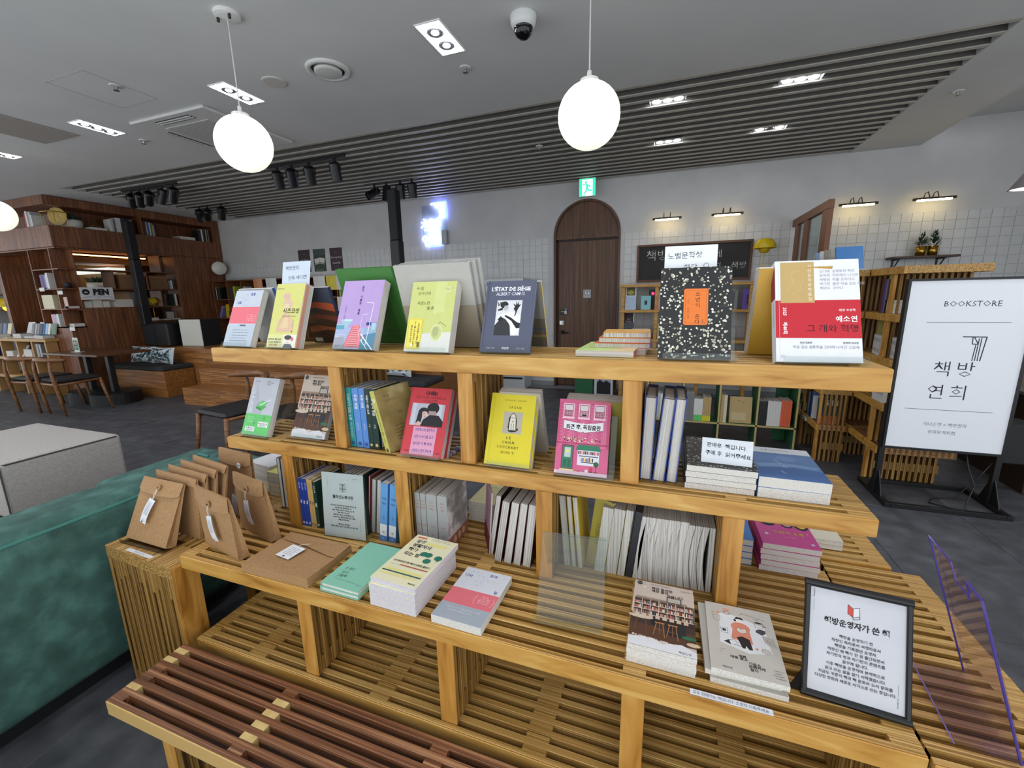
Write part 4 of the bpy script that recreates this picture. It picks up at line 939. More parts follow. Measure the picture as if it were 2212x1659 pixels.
def spine_row(specs, y0, z, group, depth=0.14, where=''):
    """books standing spine to us: x, thickness, height, colour, label, print colour, roll (deg), y shift"""
    for x, t, h, c, lb, pc, roll, dy in specs:
        M = T(x, y0+dy, z) @ RY(roll) @ RZ(90) @ T(0, -t, 0)
        root = thing('paperback', lb, 'book', M, group)
        b = B(); k = 0.0007
        # frame: x runs into the shelf, y to the left; spine at x = 0
        b.box((0, 0, 0), (k, t, h), C(c, 0.4)); b.box((k, 0, 0), (depth, k, h), C(c, 0.4)); b.box((k, t-k, 0), (depth, t, h), C(c, 0.4))
        b.obj('cover', root, world=False)
        p = B(); p.box((k, k, 0.0008), (depth-0.0008, t-k, h-0.0008), pages_u()); p.obj('page_block', root, world=False)
        if pc:
            a = B(); F = left(Matrix(), t)
            art(a, F, t, h, pc); a.obj('cover_print', root, world=False)
def sp(txt, sub, c, mark, sz=0.6, u=0.5):
    w_ = 0.0085
    return lambda t: [('t', txt, u, 0.90, t*sz, c, 'l', 0.01, -90, 0.11), ('t', sub, u, 0.42, t*sz*0.7, c, 'l', 0.0, -90, 0.06), ('o', u, 0.06, 0.26, 0.26*t/0.21*1.0, mark)]
rows = []
for x, t, h, c, lb, txt, sub, mk in ((-1.012, 0.021, 0.205, '#2f8f8c', 'teal paperback standing first beside the upright on the middle shelf', '우리가 사랑한 시간', '작은책 시리즈', '#1f5f8f'), (-0.990, 0.026, 0.203, '#32989a', 'teal paperback standing second from the upright on the middle shelf', '이야기가 있는 오후', '작은책 시리즈', '#1f5f8f'),
        (-0.961, 0.025, 0.203, '#5c8fd2', 'light blue paperback beside the teal pair on the middle shelf', '푸른 계절', '김하나', '#2a4f9f'), (-0.934, 0.022, 0.203, '#5688cc', 'light blue paperback touching the dark green pair on the middle shelf', '푸른 서재', '김하나', '#2a4f9f'),
        (-0.911, 0.018, 0.203, '#16322c', 'dark green paperback touching the light blue pair on the middle shelf', '어둠이 내린 오후', '소설', '#c9b98a'), (-0.892, 0.022, 0.203, '#15312b', 'dark green paperback beside the yellow leaning book on the middle shelf', '깊은 밤의 정원', '소설', '#c9b98a')):
    rows.append((x, t, h, c, lb, [('t', txt, 0.5, 0.90, t*0.52, '#e6e9e6', 'l', 0.02, -90, 0.09), ('t', sub, 0.5, 0.42, t*0.36, '#d5dad6', 'l', 0.0, -90, 0.06), ('o', 0.5, 0.065, 0.27, 0.27*t/0.205, mk)], -1.0, 0.0))
spine_row(rows, 1.105, Z2 + 0.001, 'spines on the middle shelf')
b = B(); M = T(-0.8655, 1.112, Z2+0.006); b.box((0, 0, 0), (0.0006, 0.05, 0.055), C('#d8d8d2'), M)
art(b, M @ Matrix(((0,0,1,0.0006),(1,0,0,0),(0,1,0,0),(0,0,0,1))), 0.05, 0.055, lines(0.1, 0.9, 0.85, 0.2, 6, '#6b6b66'))
tag(b.obj('price_label'), 'white printed label on the dark green book beside the leaning yellow one', 'label')
# yellow book in film, leaning to the left against the row
M = T(-0.815, 1.085, Z2 + 0.001) @ RY(-13) @ RZ(68)
root = thing('paperback', 'yellow paperback in clear film tipped against the dark green books', 'book', M)
b = B(); t, h, d_ = 0.026, 0.208, 0.13
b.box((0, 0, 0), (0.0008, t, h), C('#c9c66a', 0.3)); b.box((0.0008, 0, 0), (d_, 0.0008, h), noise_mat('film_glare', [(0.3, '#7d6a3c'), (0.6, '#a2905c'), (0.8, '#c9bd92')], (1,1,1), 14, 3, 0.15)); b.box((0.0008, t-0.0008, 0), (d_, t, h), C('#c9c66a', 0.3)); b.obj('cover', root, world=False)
p = B(); p.box((0.0008, 0.0008, 0.001), (d_-0.001, t-0.0008, h-0.001), pages_u()); p.obj('page_block', root, world=False)
a = B(); art(a, left(Matrix(), t), t, h, [('o', 0.5, 0.85, 0.3, 0.035, '#e4e2b4'), ('t', '사실 순수간과 속삼노란 멜론', 0.5, 0.72, 0.0085, '#4f4d2a', 'l', 0.0, -90, 0.09), ('t', '윤슬아', 0.5, 0.24, 0.006, '#4f4d2a', 'l', 0.0, -90), ('o', 0.5, 0.05, 0.26, 0.03, '#4f5a2a')])
art(a, front(Matrix()), d_, h, [('t', '사-실', 0.2, 0.88, 0.011, '#55492a', 'l'), ('t', '순수간과', 0.25, 0.80, 0.011, '#55492a', 'l'), ('t', '멜론', 0.5, 0.58, 0.011, '#55492a', 'l')] + lines(0.3, 0.95, 0.38, 0.05, 7, '#3f3520')); a.obj('cover_print', root, world=False)
M = lean(-0.776, 1.080, zm, -0.6, 25.5)
cheri = [('t', 'CHÉRI', 0.52, 0.925, 0.0155, '#2a1014', 'c', 0.05, 0, 0.055), ('t', 'SIDONIE-GABRIELLE', 0.52, 0.862, 0.0125, '#5c1218', 'c', 0.0, 0, 0.108), ('t', 'COLETTE', 0.52, 0.805, 0.0125, '#5c1218', 'c', 0.0, 0, 0.05),
    ('r', 0.09, 0.435, 0.90, 0.765, '#b7bac6'), ('r', 0.12, 0.435, 0.2, 0.765, '#c9ccd6'), ('r', 0.74, 0.435, 0.84, 0.765, '#cdd0da'), ('p', [(0.36,0.435),(0.42,0.53),(0.56,0.60),(0.78,0.60),(0.90,0.52),(0.90,0.435)], '#16161b'), ('o', 0.62, 0.70, 0.15, 0.085, '#141418'), ('p', [(0.50,0.60),(0.50,0.66),(0.70,0.66),(0.72,0.60)], '#a88f8a'), ('o', 0.40, 0.635, 0.13, 0.07, '#17161b'), ('o', 0.43, 0.60, 0.085, 0.05, '#d9b8ae'), ('p', [(0.24,0.46),(0.27,0.62),(0.36,0.66),(0.38,0.56),(0.36,0.45)], '#1a181d'), ('p', [(0.20,0.435),(0.30,0.50),(0.40,0.475),(0.36,0.435)], '#d2b0a6'), ('l', [(0.40,0.615),(0.44,0.613)], 0.0012, '#2a1d1f'), ('l', [(0.42,0.578),(0.46,0.575)], 0.0014, '#9c3a3f'), ('r', 0.0, 0.0, 0.012, 1, '#c93742'),
    ('t', '콜레트', 0.15, 0.06, 0.005, '#5c1218'), ('t', '셰리', 0.9, 0.06, 0.006, '#5c1218'),
    ('r', 0.22, 0.02, 0.80, 0.42, '#d99ab6')] + [('t', s_, 0.27, 0.375-0.1*i, 0.0105, '#3d2f86', 'l', 0.012, 1.5, 0.07) for i, s_ in enumerate(('격정적으로 열정적인', '사랑 이야기를 읽고', '싶다면 이 책 추천.', '시험하고 편히 공유해'))]
book('paperback', 'red paperback titled CHÉRI with an embracing couple and a pink note', M, 0.147, 0.218, 0.020, '#c8313c', cheri, group='red CHÉRI paperbacks')
M2 = M @ T(0.007, 0.0215, -0.001)
book('paperback', 'second red paperback directly behind the red one titled CHÉRI', M2, 0.147, 0.218, 0.016, '#9f2530', group='red CHÉRI paperbacks')
stand('the red CHÉRI paperbacks', M, 0.15, 0.22, 0.04)
b = B()
for i in range(6): b.box((-0.63, 1.12+0.02*i, Z2+0.0005), (-0.612, 1.128+0.02*i, Z2+0.0065+0.004), C('#b9b2c4' if i % 2 else '#7a6a86'))
tag(b.obj('barcode_label'), 'striped label lying beside the red CHÉRI books', 'label')
M = lean(-0.490, 1.086, zm, -0.5, 23.1)
book('paperback', 'bright yellow paperback titled LE CHIEN COUCHANT with a drawn dog', M, 0.140, 0.213, 0.014, '#dccb1e', [
    ('l', [(0.085,0),(0.085,1)], 0.0007, '#b9a914'), ('t', '프랑수아즈 사강 · 김유진 옮김', 0.55, 0.905, 0.0055, '#4a4414'), ('t', 'S A G A N', 0.56, 0.81, 0.0115, '#3f3a12', 'c', 0.005, 0, 0.038), ('r', 0.33, 0.44, 0.75, 0.745, '#b9b1a0'),
    ('p', [(0.47,0.47),(0.46,0.60),(0.49,0.70),(0.54,0.73),(0.59,0.70),(0.61,0.60),(0.62,0.47)], '#e0d9c8'), ('l', [(0.47,0.47),(0.455,0.60),(0.49,0.70),(0.54,0.73),(0.59,0.70),(0.625,0.60),(0.63,0.49)], 0.0018, '#191713'), ('p', [(0.44,0.52),(0.45,0.66),(0.49,0.70),(0.47,0.58),(0.47,0.50)], '#191713'), ('p', [(0.62,0.50),(0.635,0.62),(0.60,0.69),(0.61,0.58)], '#191713'), ('l', [(0.51,0.66),(0.53,0.66)], 0.0015, '#191713'), ('l', [(0.56,0.66),(0.58,0.66)], 0.0015, '#191713'), ('l', [(0.52,0.62),(0.545,0.60),(0.57,0.62)], 0.001, '#191713'), ('l', [(0.52,0.58),(0.52,0.48)], 0.001, '#191713'), ('l', [(0.57,0.58),(0.57,0.48)], 0.001, '#191713'), ('p', [(0.44,0.48),(0.52,0.46),(0.62,0.47),(0.68,0.50),(0.66,0.53),(0.62,0.49),(0.5,0.49)], '#191713'),
    ('t', 'L E', 0.49, 0.385, 0.0115, '#3f3a12', 'c', 0.005, 0, 0.014), ('t', 'C H I E N', 0.49, 0.32, 0.0115, '#3f3a12', 'c', 0.005, 0, 0.037), ('t', 'C O U C H A N T', 0.49, 0.255, 0.0115, '#3f3a12', 'c', 0.005, 0, 0.067), ('t', '엎드리는 개', 0.49, 0.18, 0.0085, '#4a4414')], group='yellow paperbacks')
book('paperback', 'second yellow paperback right behind LE CHIEN COUCHANT', M @ T(0.004, 0.0155, 0), 0.140, 0.213, 0.012, '#d2c123', group='yellow paperbacks')
stand('the bright yellow paperback', M, 0.150, 0.21, 0.03, up=0.205)
M = T(-0.338, 1.262, zm) @ RZ(180) @ RX(-19)
book('paperback', 'grey backed paperback leaning behind the bright yellow book', M, 0.128, 0.222, 0.026, '#cfccb8', back='#b7b19f', flip=True, spine_items=[], pg=pages_u())
M = lean(-0.276, 1.083, zm, 1.0, 22.7)
pink = [('r', 0, 0, 1, 1, '#cf6088'), ('r', 0, 0.36, 1, 0.95, '#c9507a')]
for j in range(26):
    v = 0.37 + 0.022*j
    if v < 0.95:
        for i in range(13):
            u = 0.05 + 0.072*i + (0.036 if j % 2 else 0)
            if u < 0.93: pink.append(('r', u, v, min(0.95, u+0.066), v+0.018, ('#d66f95', '#cf6088', '#da7b9f')[(i*7+j*3) % 3]))
for q, u in enumerate((0.09, 0.39, 0.69)):
    pink += [('r', u-0.01, 0.735, u+0.225, 0.755, '#efc3d2'), ('r', u, 0.755, u+0.215, 0.945, '#ecc0d0'), ('r', u+0.02, 0.765, u+0.195, 0.93, '#8c2c4c'), ('r', u+0.03, 0.85, u+0.185, 0.922, '#d9cfd2'), ('r', u+0.03, 0.775, u+0.185, 0.842, '#c9939f')]
    if q != 1: pink += [('r', u+0.035+0.05*i, 0.78+0.02*j, u+0.07+0.05*i, 0.79+0.02*j, '#7a3347') for i in range(3) for j in range(3)]
    else: pink += [('o', u+0.11, 0.79, 0.05, 0.012, '#1d1d1d'), ('l', [(u+0.09,0.80),(u+0.08,0.83)], 0.0014, '#2b3a2b'), ('l', [(u+0.12,0.80),(u+0.14,0.83)], 0.0014, '#2b3a2b')]
pink += [('p', [(0.12,0.60),(0.30,0.58),(0.47,0.555),(0.50,0.57),(0.53,0.555),(0.72,0.58),(0.88,0.60),(0.88,0.71),(0.72,0.69),(0.53,0.675),(0.50,0.685),(0.47,0.675),(0.30,0.69),(0.12,0.71)], '#e6e4e8'), ('l', [(0.12,0.60),(0.30,0.58),(0.47,0.555),(0.50,0.57),(0.53,0.555),(0.72,0.58),(0.88,0.60)], 0.0008, '#4a1a2c'),
    ('t', '퇴근 후, 독립출판', 0.5, 0.63, 0.0145, '#221a20', 'c', 0.03, 0, 0.096), ('t', '손기은', 0.78, 0.585, 0.004, '#221a20'), ('r', 0, 0.40, 1, 0.415, '#a83a5f')]
r_ = random.Random(4)
for i in range(70):
    u = r_.uniform(0.14, 0.84); pink.append(('o', u, 0.455+r_.uniform(-0.022, 0.03), 0.012, 0.007, r_.choice(('#efdca4', '#2b2a2a', '#e9c3a0', '#4a4a3a', '#f3e6c6'))))
pink += [('r', 0.12, 0.06, 0.35, 0.385, '#8a3050'), ('r', 0.14, 0.075, 0.33, 0.37, '#2c7a5c'), ('r', 0.175, 0.22, 0.295, 0.35, '#b9c7c2'), ('o', 0.235, 0.30, 0.03, 0.02, '#e8d86a'), ('r', 0.16, 0.09, 0.225, 0.19, '#226048'), ('r', 0.245, 0.09, 0.31, 0.19, '#226048'), ('p', [(0.40,0.35),(0.43,0.395),(0.82,0.395),(0.86,0.35),(0.86,0.325),(0.40,0.325)], '#2c7a5c'), ('r', 0.43, 0.13, 0.84, 0.325, '#d8d8e2')]
for i in range(12): pink += [('r', 0.44+0.033*i, 0.275, 0.465+0.033*i, 0.315, ('#3a2a2c', '#a84a4a', '#d8a08c', '#5a4a5c')[i % 4])]
for i in range(8): pink += [('r', 0.50+0.03*i, 0.18, 0.522+0.03*i, 0.22+0.008*(i % 3), ('#d8705c', '#3f4a7a', '#e0c06a', '#2f2a2c')[i % 4])]
pink += [('r', 0.46, 0.245, 0.82, 0.255, '#2f1d22'), ('r', 0.5, 0.165, 0.76, 0.175, '#2f1d22'), ('o', 0.79, 0.155, 0.05, 0.035, '#2f5a34'), ('l', [(0.79,0.13),(0.79,0.05)], 0.001, '#4a3a30'), ('p', [(0.765,0.03),(0.815,0.03),(0.825,0.06),(0.755,0.06)], '#8a4a3a'), ('p', [(0.68,0.03),(0.72,0.03),(0.73,0.06),(0.67,0.06)], '#6a2a3a'), ('o', 0.70, 0.09, 0.03, 0.03, '#c33a52'), ('p', [(0.58,0.02),(0.65,0.02),(0.64,0.08),(0.59,0.08)], '#dcd4dc'), ('r', 0, 0, 1, 0.045, '#e7c0d0'), ('t', 'H', 0.46, 0.05, 0.008, '#c33a52', 'c', 0.03), ('r', 0.10, 0.045, 0.37, 0.065, '#d9d08a')]
book('paperback', 'pink paperback with a brick shop front on its cover', M, 0.144, 0.208, 0.018, '#c9507a', pink, spine='#e6c9d4')
stand('the pink shop front paperback', M, 0.165, 0.21, 0.018, up=0.17)
for i in range(2):
    M = T(-0.105, 1.243 + 0.022*i, zm) @ RZ(180) @ RX(-17)
    book('paperback', ('nearer', 'farther')[i] + ' of two yellow backed books leaning behind the pink one', M, 0.155, 0.205 + 0.006*i, 0.021, '#9a8a2c', back='#8f8430', back_items=[('o', 0.35, 0.3, 0.12, 0.05, '#9a4a54'), ('r', 0.1, 0.05, 0.25, 0.1, '#4a431f')] if i == 0 else [], group='yellow backed books')
for x, t, c_, roll, lb in ((-0.049, 0.029, '#2b3f86', 1.5, 'first'), (-0.017, 0.030, '#2b3f86', 4.5, 'middle'), (0.017, 0.026, '#2b3f86', 3.5, 'last')):
    M = T(x, 1.115, Z2 + 0.001) @ RY(roll)
    root = thing('hardback', lb + ' of three blue hardbacks standing with page edges outwards on the middle shelf', 'book', M, 'blue hardbacks on the middle shelf')
    b = B(); b.box((0, 0, 0), (0.0025, 0.15, 0.232), C(c_, 0.5)); b.box((t-0.0025, 0, 0), (t, 0.15, 0.232), C(c_, 0.5)); b.box((0.0025, 0.148, 0), (t-0.0025, 0.15, 0.232), C(c_, 0.5)); b.obj('cover', root, world=False)
    b = B(); b.box((0.0025, 0.004, 0.004), (t-0.0025, 0.148, 0.226), pages_x()); b.obj('page_block', root, world=False)
    b = B(); b.box((0.004, 0.02, 0.226), (t-0.004, 0.12, 0.2275), C('#e8e8ea')); b.obj('paper_slip', root, world=False)
# stacks on the middle shelf
for i in range(4):
    M = flat(0.062 + 0.002*(i % 2), 1.10 - 0.002*i, Z2 + 0.0005 + 0.0166*i, 0.016, 0.2 - 0.5*i)
    book('paperback', ('lowest', 'second lowest', 'third', 'topmost')[i] + ' of four blossom covered books stacked under the handwritten card', M, 0.158, 0.232, 0.016, '#232424', (blossoms(0.158, 0.23, 260, 8, (0.33, 0.34, 0.69, 0.78)) + [('r', 0.34, 0.36, 0.68, 0.76, '#b9602a')]) if i == 3 else [], flip=False, group='stack of blossom covered books', pg=pages())
for i in range(2):
    M = flat(0.226, 1.10, Z2 + 0.0005 + 0.0272*i, 0.0265, -1.0*i)
    book('paperback', ('lower', 'upper')[i] + ' of two thick blue sky covered books at the right end of the middle shelf', M, 0.148, 0.222, 0.0265, '#5f85b8', [('p', [(0,0.0),(1,0.0),(1,0.3),(0.5,0.36),(0,0.26)], '#4a6fa8'), ('p', [(0.1,0.3),(0.6,0.38),(0.9,0.34),(1,0.42),(0.5,0.48),(0,0.4)], '#7d9fcb'), ('o', 0.55, 0.62, 0.16, 0.10, '#7396c6'), ('r', 0, 0.80, 1, 1, '#dfe4ea'), ('t', '작별하지 않는다', 0.45, 0.90, 0.010, '#55617a'), ('t', '사랑의 기분', 0.42, 0.45, 0.012, '#c3d3e6', 'c', 0.0, -70), ('t', '에세이', 0.40, 0.18, 0.008, '#c3d3e6', 'c', 0.0, -70)] if i else [], group='thick blue books', pg=pages())
card('note_card', 'white handwritten card propped on the blossom covered stack', lean(0.098, 1.118, Z2 + 0.069, -3, 14), 0.114, 0.062, [
    ('t', '판매용  책입니다.', 0.10, 0.74, 0.0125, '#1c1e26', 'l', 0.012, -2), ('t', '구매 후  읽어주세요.', 0.08, 0.42, 0.0125, '#1c1e26', 'l', 0.012, -2)], '#dfe4e9')
# ================================================================ lower shelf, side bench and what lies on them
zl = Z3 + 0.001
rows = []
for x, t, h, c, lb, pc, mk in ((-1.2065, 0.012, 0.182, '#22419a', 'first thin blue book beside the knotty upright on the lower shelf', '#dfe3f2', '#e6e8f2'), (-1.194, 0.013, 0.180, '#22419a', 'second thin blue book from the knotty upright on the lower shelf', '#dfe3f2', '#e6e8f2'), (-1.180, 0.013, 0.182, '#22419a', 'third thin blue book, touching the tan pair', '#dfe3f2', '#e6e8f2'),
        (-1.1655, 0.0115, 0.184, '#c3a165', 'first of the two tan books beside the thin blue ones', '#4a3a1e', '#4a3a1e'), (-1.153, 0.011, 0.182, '#c3a165', 'second of the two tan books, touching the dark green one', '#4a3a1e', '#4a3a1e'), (-1.141, 0.014, 0.176, '#1d3b30', 'thin dark green book beside the upright printed sheet', '#dfe3da', '#e2e2da')):
    rows.append((x, t, h, c, lb, [('t', '문학 산책', 0.5, 0.92, t*0.5, pc, 'l', 0.0, -90, 0.05), ('t', '책방', 0.5, 0.55, t*0.62, pc, 'l', 0.03, -90, 0.03), ('r', 0.22, 0.045, 0.78, 0.045+0.6*t/h, mk), ('r', 0.35, 0.045+0.1*t/h, 0.65, 0.045+0.4*t/h, c)], -0.5, 0.0))
spine_row(rows, 1.068, zl, 'thin spines on the lower shelf', 0.13)
# printed sheet in a clear holder
M = lean(-1.078, 1.034, zl+0.001, 4.6, 4.3)
t = thing('sheet_holder', 'upright clear holder with a printed white sheet on the lower shelf', 'sign', M)
b = B(); b.box((-0.002, 0, 0), (0.165, 0.0015, 0.231), ACRYL()); b.box((-0.002, 0.0035, 0), (0.165, 0.006, 0.231), ACRYL()); b.box((-0.002, 0.0, -0.001), (0.165, 0.05, 0.001), ACRYL()); b.obj('clear_holder', t, world=False)
b = B(); b.box((0.001, 0.0018, 0.002), (0.162, 0.003, 0.229), C('#dcdddf', 0.6)); b.obj('sheet', t, world=False)
b = B(); body = ['포스트잇 대신 책으로 마음을 전하는 책', '위한 책으로 준비했습니다.', '책방, 책방 운영자, 책방을 쓰는 책,', '책방 책방 책 운영.', '책방에서 책방으로 책 책입니다.', '나에게 주는 책방과 함께 읽는 책을', '책을 읽어주세요.', '', '"블라인드 북이란?"', '책방의 책을, 운영, 이야기를 쓰고 읽는 책']
art(b, front(T(0.001, 0.0016, 0.002)), 0.161, 0.227, [('t', '블라인드북이란', 0.5, 0.635, 0.0135, '#16161a', 'c', 0.03, 0, 0.08), ('l', [(0.14,0.93),(0.14,0.80)], 0.0005, '#55555a'), ('l', [(0.90,0.30),(0.90,0.12)], 0.0005, '#55555a'), ('t', 'blind books', 0.86, 0.93, 0.004, '#55555a', 'r'),
   ('r', 0.425, 0.77, 0.495, 0.815, '#b5b5b8'), ('r', 0.515, 0.77, 0.585, 0.815, '#b5b5b8'), ('r', 0.425, 0.715, 0.495, 0.755, '#b5b5b8'), ('r', 0.515, 0.715, 0.585, 0.755, '#b5b5b8'), ('r', 0.425, 0.758, 0.585, 0.766, '#4a4a4e'), ('r', 0.50, 0.71, 0.51, 0.82, '#4a4a4e'), ('l', [(0.44,0.84),(0.48,0.825),(0.505,0.82),(0.53,0.825),(0.57,0.845)], 0.0016, '#3a3a3e'), ('l', [(0.48,0.845),(0.505,0.822),(0.53,0.848)], 0.001, '#3a3a3e')]
   + [('t', s_, 0.5, 0.50-0.0365*i, 0.0062, '#26262b', 'c', 0.015, 0, 0.128) for i, s_ in enumerate(body) if s_])
b.obj('print', t, world=False)
for i, (x, t_, c_, lb) in enumerate(((-1.040, 0.016, '#4a4c52', 'grey'), (-1.020, 0.018, '#26403a', 'green'), (-0.998, 0.016, '#55575c', 'slate'), (-0.978, 0.018, '#23362c', 'dark green'), (-0.955, 0.020, '#1f2e27', 'black green'))):
    plain_book('paperback', lb + ' book standing behind the printed sheet holder', T(x, 1.085, zl), 0.15, 0.205 + 0.004*i, t_, c_, 'books behind the sheet holder', edge='f')
M = T(-0.947, 1.10, zl) @ RY(6.5)
plain_book('paperback', 'dark red cover standing beside the two white page blocks', M, 0.14, 0.215, 0.007, '#7a2a28', edge='f')
for x, lb in ((-0.938, 'left'), (-0.917, 'right')):
    plain_book('paperback', lb + ' of two white paged books standing between red and light blue ones', T(x, 1.105, zl) @ RY(6.8), 0.14, 0.203, 0.0165, '#8a8682', 'white paged pair', edge='f')
rows = []
for x, lb in ((-0.877, 'light blue book with a white band, left of the pair on the lower shelf'), (-0.842, 'light blue book with a white band, right of the pair on the lower shelf')):
    rows.append((x, 0.027, 0.212, '#5d97cf', lb, [('r', 0, 0, 1, 0.13, '#4a79b4'), ('r', 0, 0.10, 1, 0.30, '#d9dde0'), ('t', '여름', 0.5, 0.75, 0.010, '#3a628f'), ('t', '책방', 0.5, 0.66, 0.010, '#3a628f'), ('t', '김하나', 0.5, 0.42, 0.006, '#3a628f', 'c', 0, -90), ('t', '책', 0.5, 0.16, 0.010, '#8a4a4a'), ('t', '책', 0.5, 0.05, 0.009, '#b7c6dc')], 6.5, 0.0))
spine_row(rows, 1.072, zl, 'light blue books on the lower shelf')
rows = []
for x, t_, lb, band in ((-0.737, 0.0185, 'first of four grey books in film beside the second upright', '#a9a6a6'), (-0.7165, 0.019, 'second of four grey books in film', '#a9a6a6'), (-0.6955, 0.037, 'third of four grey books in film, thick with a pink band', '#b58a9e'), (-0.656, 0.034, 'last of four grey books in film, with pink band and wrapped cover', '#b58a9e')):
    rows.append((x, t_, 0.188, '#a3a4a4', lb, [('r', 0, 0, 1, 0.20, band), ('t', '안녕', 0.5, 0.86, 0.007, '#c07a5c'), ('t', '나의', 0.5, 0.80, 0.007, '#c07a5c'), ('t', '계절', 0.5, 0.74, 0.007, '#c07a5c'), ('t', '소설집', 0.5, 0.42, 0.006, '#c07a5c'), ('t', '책방', 0.5, 0.25, 0.006, '#6a6a6c')], 0.0, 0.0))
spine_row(rows, 1.085, zl, 'grey books in film')
b = B(); x = -0.656 + 0.0343; b.box((x, 1.085, zl), (x+0.0008, 1.225, zl+0.040), C('#a86a5c', 0.35)); b.box((x, 1.085, zl+0.040), (x+0.0004, 1.225, zl+0.188), noise_mat('crinkled_film', [(0.3, '#7d7a78'), (0.5, '#a09c99'), (0.65, '#e0dedd')], (1,1,1), 22, 3, 0.15), None)
for i in range(3): b.add([(x+0.001, 1.13+0.03*i+0.010*math.cos(2*math.pi*k/10), zl+0.02+0.012*math.sin(2*math.pi*k/10)) for k in range(10)], [list(range(10))], C('#d9b58c'))
tag(b.obj('film_wrap'), 'crinkled film and band on the side of the last grey book', 'film wrap')
for i in range(6):
    lb = ('lowest', 'second', 'third', 'fourth', 'fifth', 'topmost')[i] + ' of the pale yellow books stacked behind the grey wrapped ones'
    book('paperback', lb, flat(-0.648 + 0.002*(i % 2), 1.287, zl + 0.0124*i, 0.012, -1.0), 0.115, 0.17, 0.012, '#dfd69c', [('l', [(0.35,0.45),(0.25,0.55),(0.30,0.72),(0.45,0.80),(0.55,0.72),(0.70,0.75),(0.62,0.62),(0.80,0.52),(0.70,0.35),(0.52,0.30),(0.42,0.38),(0.60,0.50)], 0.0012, '#55543a'), ('o', 0.3, 0.6, 0.05, 0.03, '#8f8a5c')] if i == 5 else [], group='pale yellow stack', pg=pages())
M = T(-0.556, 1.218, zl) @ RZ(-60) @ RX(-4)
book('paperback', 'pink and dark red paperback turned sideways beside the maroon books', M, 0.125, 0.208, 0.004, '#b48a9c', [('r', 0, 0, 1, 0.30, '#6e1626')] + lines(0.2, 0.95, 0.88, 0.36, 13, '#4a1f30', 0.004))
for i, (x, y, roll, t_) in enumerate(((-0.499, 1.116, 9.5, 0.017), (-0.468, 1.088, 9.5, 0.024), (-0.436, 1.088, 8.6, 0.025), (-0.4055, 1.088, 7.6, 0.024), (-0.376, 1.088, 6.6, 0.026))):
    plain_book('paperback', ORD[i] + ' from the pink cover of five maroon books with page edges outwards', T(x, y, zl) @ RY(roll), 0.14, 0.207, t_, '#4a1c28', 'maroon books page edges out', edge='f')
# bay three: yellowish trio, then a long run of page edges
for i, (x, t_, roll, c_, k_) in enumerate(((-0.255, 0.019, -4.5, '#b9a46a', 'beige'), (-0.232, 0.013, -4.6, '#c9a53c', 'ochre'), (-0.2135, 0.014, -5, '#d8b92e', 'yellow'))):
    plain_book('paperback', k_ + ' book leaning towards the third upright, behind the empty clear holder', T(x, 1.13, zl) @ RY(roll), 0.14, 0.226, t_, c_, 'books behind the empty clear holder', edge='f')
M = T(-0.198, 1.17, zl) @ RY(7) @ RZ(-22)
book('paperback', 'olive yellow paperback with its back cover showing behind the empty clear holder', M, 0.06, 0.222, 0.010, '#b5a84e', lines(0.25, 0.95, 0.62, 0.35, 8, '#4a4420', 0.003))
xs = [(-0.168, 0.030, 6.5, '#b8ab7a'), (-0.136, 0.033, 5.8, '#b8ab7a'), (-0.101, 0.020, 5.6, '#a9a06f'), (-0.079, 0.019, 6.6, '#2c2d33'), (-0.058, 0.013, 5.9, '#d0d0d0'), (-0.044, 0.013, 5.8, '#d0d0d0'), (-0.030, 0.0135, 5.6, '#cfc9c9'), (-0.0155, 0.014, 5.0, '#cfc9c9'), (0.0, 0.021, 4.0, '#d6d6d6'), (0.022, 0.0175, 3.0, '#d6d6d6'), (0.0405, 0.017, 2.2, '#d6d6d6'), (0.0585, 0.0195, 1.6, '#d6d6d6'), (0.079, 0.0165, 1.0, '#8f8b86'), (0.0965, 0.018, 0.8, '#8f8b86'), (0.1155, 0.016, 0.6, '#8f8b86'), (0.1325, 0.014, 0.3, '#8f8b86')]
for i, (x, t_, roll, c_) in enumerate(xs):
    h = 0.208 if i < 4 else (0.196 if i < 12 else 0.190)
    M = T(x, 1.135, zl) @ RY(roll)
    # the later ones sag: their page block bends over to the left
    c = C(c_, 0.5); b = B(); n_ = 5; sag = 0.010 if 4 < i < 15 else 0.0
    for k in range(n_):
        z0, z1 = h*k/n_, h*(k+1)/n_; s0, s1 = -sag*math.sin(math.pi*k/n_), -sag*math.sin(math.pi*(k+1)/n_)
        for (xa, xb, mt, ya) in ((0, 0.0008, c, 0), (0.0008, t_-0.0008, pages_x() if i != 3 else c, 0.001), (t_-0.0008, t_, c, 0)):
            b.add([M @ V(q) for q in ((xa+s0, ya, z0), (xb+s0, ya, z0), (xb+s0, 0.14, z0), (xa+s0, 0.14, z0), (xa+s1, ya, z1), (xb+s1, ya, z1), (xb+s1, 0.14, z1), (xa+s1, 0.14, z1))],
                  [(0,1,5,4),(1,2,6,5),(2,3,7,6),(3,0,4,7)] + ([(0,3,2,1)] if k == 0 else []) + ([(4,5,6,7)] if k == n_-1 else []), mt)
    lb = ORD[i] + ' book from the empty clear holder in the long run of page edges' if i != 3 else 'dark slate book among the run of page edges on the lower shelf'
    tag(b.obj('paperback'), lb, 'book', 'run of page edges on the lower shelf')
